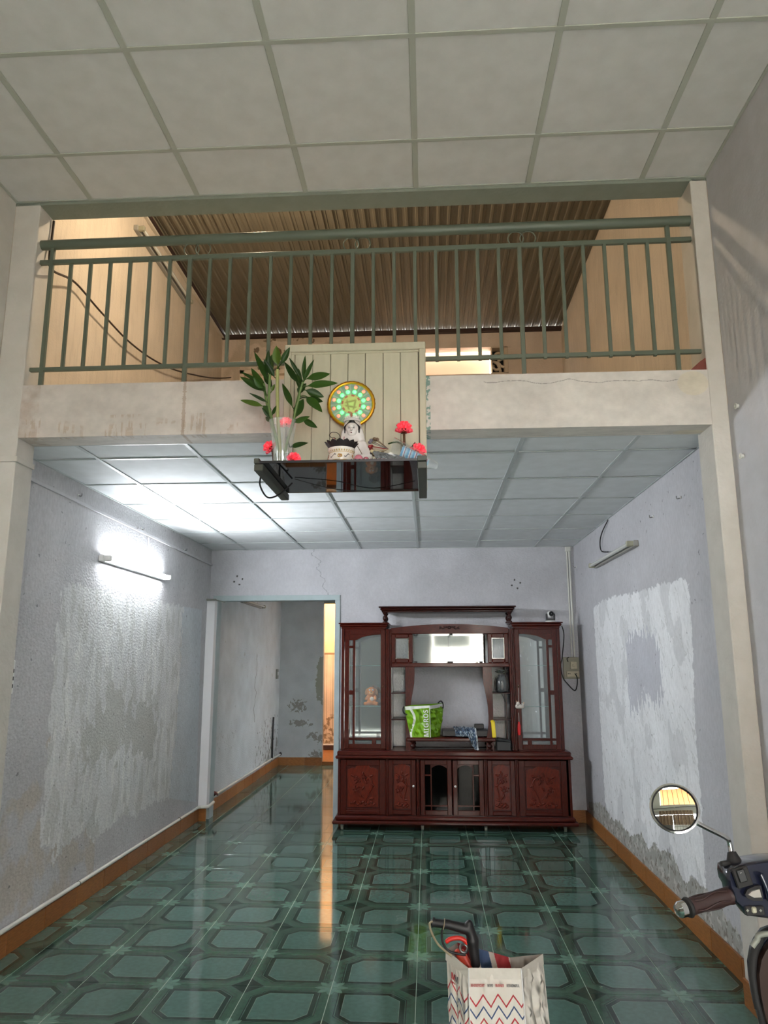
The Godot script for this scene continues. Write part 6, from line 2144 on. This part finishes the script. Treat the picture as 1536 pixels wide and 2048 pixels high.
	for k in 3:
		g = G.new(); g.box(sw + Vector3(0.013, -0.055 + 0.04 * k, -0.008), sw + Vector3(0.017, -0.035 + 0.04 * k, 0.008), 0.001); part(g, "slot", M.black, sp)
	# dark switch in the passage corner
	var pw := onx(553, 1348, LX)
	pw.z = maxf(pw.z, CZ + 0.1)
	g = G.new(); g.box(Vector3(LX, pw.y - 0.07, pw.z - 0.05), Vector3(LX + 0.02, pw.y + 0.07, pw.z + 0.05), 0.003)
	var ps := single(g, "passage_switch", M.grey_plastic, "grey switch at the dark end of the passage wall", "switch")
	g = G.new(); g.box(Vector3(LX + 0.02, pw.y - 0.02, pw.z - 0.02), Vector3(LX + 0.026, pw.y + 0.03, pw.z + 0.02), 0.002); part(g, "rocker", M.white_plastic, ps)
	g = G.new(); g.tube(curve([Vector3(LX + 0.02, 0.15, -10.9), Vector3(LX + 0.02, 0.5, -10.9), Vector3(LX + 0.022, 0.72, -10.92)], 4), 0.013, 8)
	single(g, "waste_pipe", M.black, "short black upright pipe at the mouldy passage wall end", "pipe")
	# coat hook bracket at the head of the column
	g = G.new()
	g.box(Vector3(LX, 2.115, BZ + 0.10), Vector3(-2.14, 2.132, BZ + 0.128), 0.002)
	g.bar(Vector3(-2.15, 2.12, BZ + 0.115), Vector3(-2.06, 2.10, BZ + 0.07), 0.012, 0.012, 0.002)
	single(g, "column_bracket", M.grey_plastic, "small flat bracket at the head of the boxed column", "bracket")

# ---------------------------------------------------------------- shopping bag with pressure-washer gun
func make_shopping_bag() -> void:
	var g: G
	var zb := -2.95
	var H := 0.432
	var A := Vector3(onz(893, 1930, -3.06).x, 0, -3.06)
	var B := Vector3(onz(937, 1937, zb).x, 0, zb)
	var C := Vector3(onz(1042, 1937, zb).x, 0, zb)
	var D := Vector3(onz(1085, 1912, -3.1).x, 0, -3.10)
	var E := Vector3(0.30, 0, -3.17)
	var F := Vector3(0.10, 0, -3.17)
	var t := thing("shopping_bag", "white woven shopping bag with red and blue zigzags on the floor", "shopping bag", (B + C) / 2 + Vector3(0, 0.001, -0.08))
	var up := func(p: Vector3, h: float, lean: Vector3) -> Vector3: return p + Vector3(0, h, 0) + lean
	var lo := {"A": A + Vector3(0.012, 0.001, 0.03), "B": B + Vector3(0.0, 0.001, 0.03), "C": C + Vector3(0.02, 0.001, 0.03), "D": D + Vector3(0.03, 0.001, 0), "E": E + Vector3(0.03, 0.001, 0), "F": F + Vector3(0, 0.001, 0)}
	var hi := {"A": up.call(A, 0.452, Vector3.ZERO), "B": up.call(B, 0.432, Vector3.ZERO), "C": up.call(C, 0.434, Vector3.ZERO), "D": up.call(D, 0.425 + 0.005, Vector3.ZERO), "E": up.call(E, 0.395, Vector3(0, 0, 0.01)), "F": up.call(F, 0.44, Vector3(0, 0, 0))}
	# zigzag print over the folded front: u runs A-B-C
	var wAB := A.distance_to(B)
	var wBC := B.distance_to(C)
	var W := wAB + wBC
	var zig := painted(512, 512, func(u: float, v: float) -> Color:
		var base := Color8(214, 208, 196)
		if v < 0.17: return base
		var x := u * W / 0.052
		var tri := absf(fposmod(x, 1.0) - 0.5) * 2.0
		var y := (v - 0.185) * H / 0.037 - tri * 1.0
		if y < 0.0: return base
		var f := fposmod(y, 1.0)
		if f < 0.2: return Color8(172, 30, 40) if int(floor(y)) % 2 == 0 else Color8(44, 68, 108)
		return base)
	var zm := mat("zigzag_print", Color.WHITE, 0.5)
	zm.albedo_texture = zig
	zm.texture_repeat = false
	var pm := mat("woven_white", col(210, 204, 192), 0.5)
	pm.albedo_texture = M.mottle
	tri_on(pm, Vector3(4, 4, 4))
	var im := mat("bag_lining", col(176, 168, 156), 0.7)
	g = G.new(); sheet(g, lo.A, lo.B, hi.B, hi.A, 0.008, 41)
	for k in g.U.size(): g.U[k].x = g.U[k].x * wAB / W
	part(g, "front_fold", zm, t)
	g = G.new(); sheet(g, lo.B, lo.C, hi.C, hi.B, 0.010, 42, 2.0, 18)
	for k in g.U.size(): g.U[k].x = (wAB + g.U[k].x * wBC) / W
	var front := part(g, "printed_front", zm, t)
	g = G.new(); sheet(g, lo.C, lo.D, hi.D, hi.C, 0.02, 43, 2.4, 18); part(g, "side_gusset", pm, t)
	g = G.new(); sheet(g, lo.D, lo.E, hi.E, hi.D, 0.015, 44); part(g, "back_fold", im, t)
	var inner := painted(128, 128, func(u: float, v: float) -> Color:
		var n := sin(u * 9 + 4 * v)
		return Color8(168, 40, 44) if n > 0.35 else Color8(52, 76, 112) if n < -0.55 else Color8(196, 186, 172))
	var inm := mat("lining_print", Color.WHITE, 0.6)
	inm.albedo_texture = inner
	g = G.new(); sheet(g, lo.E, lo.F, hi.F, hi.E, 0.02, 45); part(g, "back_panel", inm, t)
	g = G.new(); sheet(g, lo.F, lo.A, hi.A, hi.F, 0.015, 46); part(g, "side_gusset", im, t)
	g = G.new(); sheet(g, lo.A, lo.B, lo.C, lo.F, 0.0, 46); sheet(g, lo.F, lo.C, lo.D, lo.E, 0.0, 46); part(g, "base", pm, t)
	# hemmed rim and edge piping
	g = G.new()
	for q in [["A", "B"], ["B", "C"], ["C", "D"]]:
		var p: Vector3 = hi[q[0]]
		var r: Vector3 = hi[q[1]]
		var n := Vector3((r - p).z, 0, -(r - p).x).normalized() * -1.0
		g.quad(p + n * 0.003 + Vector3(0, 0.002, 0), r + n * 0.003 + Vector3(0, 0.002, 0), r + n * 0.004 + Vector3(0, -0.034, 0), p + n * 0.004 + Vector3(0, -0.034, 0), n)
	part(g, "hem", pm, t)
	for q in ["B", "C"]:
		g = G.new(); g.tube([lo[q] + Vector3(0, 0, 0.003), hi[q] + Vector3(0, 0, 0.003)], 0.0025, 6); part(g, "piping", M.white_plastic, t)
	# lettering: three letters of the mark, then the line of words
	mat("ink_red", col(176, 36, 44), 0.6)
	mat("ink_grey", col(96, 92, 92), 0.6)
	var ab: Vector3 = (hi.B - hi.A).normalized()
	var nb := ab.cross(Vector3.UP).normalized() * 1.0
	var bc: Vector3 = (hi.C - hi.B).normalized()
	lettering("M", 0.030, M.ink_grey, front, "mark", Transform3D(Basis(ab, Vector3.UP, ab.cross(Vector3.UP)), hi.A + ab * 0.076 + Vector3(0, -0.062, 0) + ab.cross(Vector3.UP) * 0.012))
	lettering("M", 0.030, M.ink_red, front, "mark", Transform3D(Basis(ab, Vector3.UP, ab.cross(Vector3.UP)), hi.A + ab * 0.058 + Vector3(0, -0.062, 0) + ab.cross(Vector3.UP) * 0.012))
	lettering("MEGA", 0.007, M.ink_red, front, "mark", Transform3D(Basis(ab, Vector3.UP, ab.cross(Vector3.UP)), hi.A + ab * 0.06 + Vector3(0, -0.082, 0) + ab.cross(Vector3.UP) * 0.012))
	var x := 0.034
	for q in [["MAGNIFICENT", 0, 0.031], ["MORE", 1, 0.076], ["MANNER", 0, 0.110], ["MEANINGFUL", 1, 0.158]]:
		lettering(q[0], 0.0125, M.ink_red if q[1] == 0 else M.ink_grey, front, "words", Transform3D(Basis(bc * 0.56, Vector3.UP, bc.cross(Vector3.UP)), hi.B + bc * (q[2] * wBC / 0.19) + Vector3(0, -0.052, 0) + bc.cross(Vector3.UP) * 0.011))
	# ---- pressure-washer gun standing in the bag
	var z := -3.04
	var S := func(px: float, py: float, dz := 0.0) -> Vector3: return onz(830 + px * 0.19531, 1780 + py * 0.19531, z + dz)
	var gun := thing("spray_gun", "black pressure washer spray gun with red trigger standing in the shopping bag", "spray gun", S.call(620, 780))
	g = G.new()
	g.blob([[S.call(190, 335), S.call(330, 350), 0.0145, 0.015], [S.call(330, 350), S.call(530, 400), 0.016, 0.019], [S.call(555, 345), S.call(590, 520), 0.014, 0.022], [S.call(590, 520), S.call(620, 760), 0.021, 0.017]], 0.008, 0.005)
	var body := part(g, "body", mat("gun_black", col(24, 22, 24), 0.5), gun)
	for q in [[185, 300], [300, 320]]:
		g = G.new(); g.tube([S.call(q[0] - 8, q[1] + 28), S.call(q[0] + 8, q[1] + 32)], 0.0185, 14); part(g, "collar", M.gun_black, body)
	g = G.new(); g.tube(curve([S.call(300, 380), S.call(275, 430), S.call(285, 540), S.call(340, 620), S.call(420, 650), S.call(520, 665)], 6), 0.0045, 8); part(g, "trigger_guard", M.gun_black, gun)
	g = G.new(); g.tube(curve([S.call(315, 535), S.call(370, 500), S.call(470, 495), S.call(540, 545)], 6), [0.006, 0.007, 0.008, 0.008, 0.008, 0.008, 0.008, 0.008, 0.008, 0.008, 0.008, 0.008, 0.008, 0.008, 0.008, 0.008, 0.008, 0.008, 0.007], 10); part(g, "trigger", mat("trigger_red", col(206, 40, 28), 0.4), gun)
	g = G.new(); g.tube(curve([S.call(180, 320, 0.018), S.call(150, 345, 0.02), S.call(165, 420, 0.02), S.call(240, 560, 0.02), S.call(380, 680, 0.01), S.call(520, 790, 0.0)], 6), 0.004, 8); part(g, "lance_hose", mat("hose_beige", col(150, 138, 112), 0.5), gun)
	g = G.new(); g.torus(S.call(295, 350, 0.0), 0.018, 0.002, Vector3(1, -0.2, 0).normalized(), 18, 6); part(g, "hose_ring", M.hose_beige, gun)
	# red wrench jaw and a grey ring beside the gun
	g = G.new()
	g.blob([[S.call(440, 640, -0.03), S.call(520, 760, -0.03), 0.014, 0.016], [S.call(480, 640, -0.03), S.call(560, 790, -0.02), 0.012, 0.014]], 0.006, 0.005)
	var wr := single(g, "red_tool", mat("tool_red", col(196, 62, 40), 0.45), "red plastic tool head beside the spray gun in the bag", "tool")
	g = G.new(); g.torus(S.call(500, 600, -0.02), 0.014, 0.005, Vector3(0.3, 0.6, 1).normalized(), 20, 8); part(g, "steel_ring", M.steel, wr)

# ---------------------------------------------------------------- scooter parked by the hall wall
func make_scooter() -> void:
	var g: G
	var navy := mat("navy_paint", col(22, 26, 44), 0.25, 0.2, {"clearcoat_enabled": true, "clearcoat": 0.8, "clearcoat_roughness": 0.1})
	var brown := mat("brown_panel", col(42, 23, 13), 0.4)
	var grip_m := mat("grip_brown", col(48, 30, 28), 0.5)
	var z := -1.78
	var S := func(px: float, py: float, dz := 0.0) -> Vector3: return onz(1340 + px * 0.1276, 1650 + py * 0.1276, z + dz)
	var cx := 0.93       # middle of the scooter
	var t := thing("scooter", "dark navy motor scooter with round chrome mirror parked by the hall wall", "scooter", Vector3(cx, 0, -1.3))
	# handlebar cowl: outline of its rider side, extruded forward and rounded
	g = G.new()
	var out := [[885, 700], [1000, 640], [1200, 590], [1536, 535], [2100, 500], [2700, 520], [2900, 640], [2900, 900], [2750, 1150], [2400, 1320], [2000, 1420], [1600, 1480], [1190, 1420], [1090, 1290], [990, 1200], [960, 1060], [905, 960], [880, 820]]
	var rings := [[0.0, 0.94], [0.012, 0.985], [0.03, 1.0], [-0.05, 1.0], [-0.09, 0.9], [-0.11, 0.7]]
	var ctr: Vector3 = S.call(1900, 960)
	var lay := []
	for r in [[0.028, 0.92], [0.025, 0.97], [0.016, 1.0], [-0.01, 0.985], [-0.05, 0.9], [-0.085, 0.7]]:
		var ring := []
		for q in out:
			var p: Vector3 = S.call(q[0], q[1])
			ring.append(Vector3(ctr.x + (p.x - ctr.x) * (0.5 + 0.5 * r[1]), ctr.y + (p.y - ctr.y) * r[1], z + r[0] - 0.02))
		lay.append(ring)
	skin(g, lay)
	var cowl := part(g, "handlebar_cowl", navy, t)
	# raised rider-side ridge
	g = G.new(); g.tube(curve([S.call(1420, 770, 0.012), S.call(1480, 900, 0.014), S.call(1540, 1060, 0.014), S.call(1560, 1180, 0.012)], 6), 0.006, 8); part(g, "ridge", navy, cowl)
	# switches: high beam, horn, indicator
	g = G.new(); framed_plate(g, S.call(1130, 815, 0.012), 0.017, 0.020, 0.28, 0.004); var s1 := part(g, "beam_switch_bezel", M.rubber, cowl)
	g = G.new(); framed_plate(g, S.call(1120, 790, 0.016), 0.009, 0.0135, 0.28, 0.004); part(g, "beam_switch", M.black, s1)
	g = G.new(); framed_plate(g, S.call(1110, 750, 0.0195), 0.0035, 0.002, 0.28, 0.0008); part(g, "beam_symbol", M.white_plastic, s1)
	g = G.new()
	g.xf = Transform3D(Basis(Vector3(0, 0, 1), 0.05), S.call(1310, 1070, 0.008))
	g.extrude(PackedVector2Array([Vector2(-0.021, 0.0), Vector2(-0.014, 0.010), Vector2(0.002, 0.016), Vector2(0.015, 0.016), Vector2(0.017, -0.004), Vector2(0.014, -0.014), Vector2(-0.004, -0.013), Vector2(-0.016, -0.008)]), 0.0, 0.007)
	var s2 := part(g, "horn_bezel", M.rubber, cowl)
	g = G.new()
	g.xf = Transform3D(Basis(Vector3(0, 0, 1), 0.05), S.call(1320, 1075, 0.012))
	g.extrude(PackedVector2Array([Vector2(-0.015, 0.0), Vector2(-0.006, 0.007), Vector2(0.010, 0.010), Vector2(0.012, -0.006), Vector2(-0.004, -0.006)]), 0.0, 0.007)
	part(g, "horn_button", mat("button_grey", col(150, 146, 138), 0.4), s2)
	g = G.new(); framed_plate(g, S.call(1325, 1340, 0.008), 0.020, 0.0095, 0.05, 0.004); var s3 := part(g, "indicator_bezel", M.rubber, cowl)
	g = G.new(); framed_plate(g, S.call(1315, 1330, 0.012), 0.005, 0.006, 0.05, 0.004); part(g, "indicator_switch", M.old_plastic, s3)
	for q in [1215, 1420]:
		g = G.new(); g.xf = Transform3D(Basis(Vector3(0, 0, 1), 0.78), S.call(q, 1340, 0.0125)); g.box(Vector3(-0.0022, -0.0022, 0), Vector3(0.0022, 0.0022, 0.001)); part(g, "indicator_arrow", M.grey_plastic, s3)
	# grips
	for side in 2:
		var F := func(p: Vector3) -> Vector3: return p if side == 0 else Vector3(2 * cx - p.x, p.y, p.z)
		var g0: Vector3 = F.call(S.call(1000, 1085, -0.015))
		var g1: Vector3 = F.call(S.call(310, 1285, 0.02))
		var d := (g1 - g0).normalized()
		g = G.new()
		var pts := []
		var rr := []
		for k in 13:
			pts.append(g0.lerp(g1, k / 12.0))
			rr.append(0.0165 + 0.0012 * sin(k * 0.55) + (0.002 if k < 2 else 0.0))
		g.tube(pts, rr, 20)
		var grip := part(g, "grip", grip_m, t)
		g = G.new()
		for k in 5:
			var a := TAU * k / 5 + 0.4
			var nrm := d.cross(Vector3.UP).normalized().rotated(d, a)
			g.tube(curve([g0.lerp(g1, 0.2) + nrm * 0.0165, g0.lerp(g1, 0.45) + nrm.rotated(d, 0.25) * 0.0178, g0.lerp(g1, 0.75) + nrm.rotated(d, -0.2) * 0.0172, g0.lerp(g1, 0.92) + nrm * 0.0165], 5), 0.0018, 6)
		part(g, "rib", grip_m, grip)
		g = G.new(); g.tube([g1, g1 + d * 0.004, g1 + d * 0.008], [0.019, 0.021, 0.019], 20); part(g, "flange", M.rubber, grip)
		g = G.new(); g.tube([g1 + d * 0.008, g1 + d * 0.011, g1 + d * 0.014, g1 + d * 0.026, g1 + d * 0.032, g1 + d * 0.034], [0.009, 0.012, 0.0165, 0.0165, 0.012, 0.004], 20); part(g, "bar_end", M.chrome, grip, "chrome bar end")
		# brake lever behind
		g = G.new(); g.tube(curve([F.call(S.call(1020, 1000, -0.07)), F.call(S.call(800, 1100, -0.075)), F.call(S.call(520, 1200, -0.06))], 6), 0.005, 8); part(g, "brake_lever", M.steel, t)
		# mirror: boot, chrome stem, round head
		var m0: Vector3 = F.call(S.call(1010, 620, -0.03))
		g = G.new()
		g.tube([m0 + Vector3(0, -0.004, 0), m0 + Vector3(0, 0.008, 0), F.call(S.call(965, 420, -0.035))], [0.019, 0.016, 0.009], 14)
		g.tube([m0 + Vector3(0, 0.0, 0.0), F.call(S.call(800, 605, -0.02))], [0.011, 0.005], 12)
		var boot := part(g, "mirror_boot", M.rubber, t)
		var hub: Vector3 = F.call(S.call(70, -262, 0.0))
		var hr := 0.0525
		g = G.new(); g.tube(curve([F.call(S.call(960, 430, -0.035)), F.call(S.call(930, 270, -0.035)), F.call(S.call(870, 195, -0.03)), F.call(S.call(600, 60, -0.02)), F.call(S.call(430, -30, -0.014)), hub + Vector3(0.03 if side == 0 else -0.03, -0.02, -0.012)], 6), 0.0052, 10); part(g, "mirror_stem", M.chrome, t, "chrome stem")
		var nrm := ((eye - hub).normalized() + (Vector3(0.25, 2.86, FZ) - hub).normalized()).normalized()
		var bx := Vector3.UP.cross(nrm).normalized()
		var bas := Basis(bx, nrm, bx.cross(nrm))
		g = G.new(); g.xf = Transform3D(bas, hub)
		g.lathe([[0.0, -0.022], [hr * 0.5, -0.02], [hr * 0.9, -0.012], [hr, -0.002], [hr, 0.003], [hr - 0.004, 0.0045]], Vector3.ZERO, 40); var mh := part(g, "mirror_shell", M.chrome, t, "chrome mirror shell")
		g = G.new(); g.xf = Transform3D(bas, hub); g.lathe(dome(hr - 0.006, 0.42), Vector3(0, 0.0006, 0), 48); part(g, "mirror_glass", M.mirror_clean if M.has("mirror_clean") else mat("mirror_clean", col(232, 232, 232), 0.01, 1.0), mh)
		g = G.new(); g.xf = Transform3D(bas, hub); g.lathe([[hr - 0.0075, 0.001], [hr - 0.004, 0.0035], [hr - 0.003, 0.0045]], Vector3.ZERO, 40); part(g, "mirror_seal", M.black, mh)
	# leg shield: black rim and brown inner panel
	var edge := []
	for q in [[1500, 2048 + 200, 0], [1530, 2048, 0], [1521, 2020, 0], [1512, 1975, 0], [1509, 1935, 0], [1514, 1905, 0], [1522, 1888, 0], [1536, 1868, 0]]: edge.append(onz(q[0], q[1], z - 0.06))
	edge[0] = Vector3(edge[1].x + 0.035, 0.42, z - 0.06)
	var top: float = edge[-1].y + 0.03
	var poly := PackedVector2Array()
	for p in edge: poly.append(Vector2(p.x, p.y))
	poly.append(Vector2(cx - 0.1, top))
	poly.append(Vector2(cx + 0.1, top))
	for k in range(edge.size() - 1, -1, -1): poly.append(Vector2(2 * cx - edge[k].x, edge[k].y))
	g = G.new(); g.xf = Transform3D(Basis(), Vector3(0, 0, z - 0.1)); g.extrude(poly, 0.0, 0.03); var ls := part(g, "leg_shield", navy, t)
	g = G.new()
	var rim := []
	for p in edge: rim.append(p + Vector3(0, 0, -0.01))
	rim.append(Vector3(cx - 0.1, top, z - 0.07))
	g.tube(curve(rim, 4), 0.009, 8)
	part(g, "shield_rim", M.rubber, ls)
	g = G.new(); g.xf = Transform3D(Basis(), Vector3(0, 0, z - 0.068))
	var inner := PackedVector2Array()
	for p in poly: inner.append(Vector2(cx + (p.x - cx) * 0.98, 0.62 + (p.y - 0.62) * 0.96))
	g.extrude(inner, 0.0, 0.02)
	part(g, "inner_panel", brown, ls, "dark brown inner panel")
	g = G.new(); g.tube(curve([onz(1504, 1893, z - 0.03), onz(1514, 1880, z - 0.03), onz(1528, 1868, z - 0.03), Vector3(cx - 0.1, top - 0.02, z - 0.03)], 5), 0.006, 10); part(g, "key_bezel", M.grey_plastic, ls)
	# steering column, floor, body, seat, wheels
	g = G.new(); g.tube([Vector3(cx, 0.98, z - 0.07), Vector3(cx, 0.6, z - 0.16), Vector3(cx, 0.42, z - 0.26)], [0.05, 0.06, 0.05], 14); part(g, "steering_column", M.rubber, t)
	g = G.new()
	skin(g, [ring_of(Vector3(cx, 0.66, z - 0.11), 0.17, 0.22, Vector3(0, 0, 1)), ring_of(Vector3(cx, 0.66, z - 0.18), 0.16, 0.21, Vector3(0, 0, 1)), ring_of(Vector3(cx, 0.62, z - 0.25), 0.11, 0.16, Vector3(0, 0, 1)), ring_of(Vector3(cx, 0.58, z - 0.29), 0.04, 0.07, Vector3(0, 0, 1))])
	part(g, "front_apron", navy, t)
	g = G.new(); g.box(Vector3(cx - 0.16, 0.26, z - 0.1), Vector3(cx + 0.16, 0.31, z + 0.36), 0.02); part(g, "floorboard", M.rubber, t)
	g = G.new()
	skin(g, [ring_of(Vector3(cx, 0.48, z + 0.30), 0.12, 0.2, Vector3(0, 0, 1)), ring_of(Vector3(cx, 0.52, z + 0.45), 0.17, 0.2, Vector3(0, 0, 1)), ring_of(Vector3(cx, 0.56, z + 0.8), 0.18, 0.17, Vector3(0, 0, 1)), ring_of(Vector3(cx, 0.62, z + 1.12), 0.12, 0.1, Vector3(0, 0, 1)), ring_of(Vector3(cx, 0.64, z + 1.2), 0.05, 0.05, Vector3(0, 0, 1))])
	part(g, "rear_body", navy, t)
	g = G.new()
	skin(g, [ring_of(Vector3(cx, 0.70, z + 0.36), 0.08, 0.04, Vector3(0, 0, 1)), ring_of(Vector3(cx, 0.74, z + 0.5), 0.15, 0.06, Vector3(0, 0, 1)), ring_of(Vector3(cx, 0.76, z + 0.85), 0.15, 0.06, Vector3(0, 0, 1)), ring_of(Vector3(cx, 0.76, z + 1.08), 0.08, 0.04, Vector3(0, 0, 1))])
	part(g, "seat", M.black, t)
	for zw in [z - 0.34, z + 0.92]:
		g = G.new(); g.torus(Vector3(cx, 0.23, zw), 0.185, 0.045, Vector3(1, 0, 0), 36, 12); var wh := part(g, "tyre", M.rubber, t)
		g = G.new(); g.cyl(Vector3(cx - 0.03, 0.23, zw), Vector3(cx + 0.03, 0.23, zw), 0.05); for k in 5: g.bar(Vector3(cx, 0.23, zw), Vector3(cx, 0.23, zw) + Vector3(0, cos(k * TAU / 5), sin(k * TAU / 5)) * 0.16, 0.03, 0.025)
		part(g, "wheel_hub", M.steel, wh)
	g = G.new()
	for s: float in [-1.0, 1.0]: g.tube([Vector3(cx + 0.06 * s, 0.46, z - 0.26), Vector3(cx + 0.065 * s, 0.23, z - 0.34)], 0.018, 10)
	part(g, "fork", M.steel, t)
	g = G.new()
	var fa := []
	for k in 9:
		var a := -0.4 + k * 0.25
		fa.append(ring_of(Vector3(cx, 0.23 + 0.255 * sin(a + 0.55), z - 0.34 - 0.255 * cos(a + 0.55)), 0.062, 0.008, Vector3(0, cos(a + 0.55), sin(a + 0.55))))
	skin(g, fa)
	part(g, "front_fender", navy, t)
	g = G.new(); g.tube([Vector3(cx - 0.03, 0.32, z + 0.3), Vector3(cx - 0.17, 0.02, z + 0.38)], 0.012, 8); part(g, "side_stand", M.steel, t)

func dome(r: float, curve_radius: float) -> Array:
	# slightly bulging mirror glass, rim to middle
	var out := []
	for k in 13:
		var q := r * (1.0 - k / 12.0)
		out.append([q, sqrt(curve_radius * curve_radius - q * q) - sqrt(curve_radius * curve_radius - r * r)])
	return out

func framed_plate(g: G, at: Vector3, hw: float, hh: float, turn: float, d: float) -> void:
	var keep := g.xf
	g.xf = Transform3D(Basis(Vector3(0, 0, 1), turn), at)
	g.box(Vector3(-hw, -hh, -0.004), Vector3(hw, hh, d), 0.002)
	g.xf = keep

func ring_of(c: Vector3, rx: float, ry: float, axis: Vector3, n := 22) -> Array:
	var y := Vector3.RIGHT.cross(axis).normalized() * -1.0
	var out := []
	for k in n:
		var a := TAU * k / n
		var ca := signf(cos(a)) * pow(absf(cos(a)), 0.7)
		var sa := signf(sin(a)) * pow(absf(sin(a)), 0.7)
		out.append(c + Vector3.RIGHT * rx * ca + y * ry * sa)
	return out

func skin(g: G, lay: Array) -> void:
	# closed smooth surface through rings of equal count
	var n: int = lay[0].size()
	var cs := []
	for r in lay:
		var c := Vector3.ZERO
		for p in r: c += p
		cs.append(c / n)
	var N := []
	for i in lay.size():
		var row := []
		for k in n:
			var du: Vector3 = lay[i][(k + 1) % n] - lay[i][(k - 1 + n) % n]
			var dv: Vector3 = lay[mini(i + 1, lay.size() - 1)][k] - lay[maxi(i - 1, 0)][k]
			var nn := du.cross(dv).normalized()
			if nn.dot(lay[i][k] - cs[i]) < 0: nn = -nn
			row.append(nn)
		N.append(row)
	for i in lay.size() - 1:
		for k in n:
			var j := (k + 1) % n
			g.tri(lay[i][k], lay[i][j], lay[i + 1][j], N[i][k], N[i][j], N[i + 1][j])
			g.tri(lay[i][k], lay[i + 1][j], lay[i + 1][k], N[i][k], N[i + 1][j], N[i + 1][k])
	for e in [0, lay.size() - 1]:
		var nn: Vector3 = (cs[0] - cs[1]).normalized() if e == 0 else (cs[-1] - cs[-2]).normalized()
		for k in n: g.tri(cs[e], lay[e][k], lay[e][(k + 1) % n], nn, nn, nn)
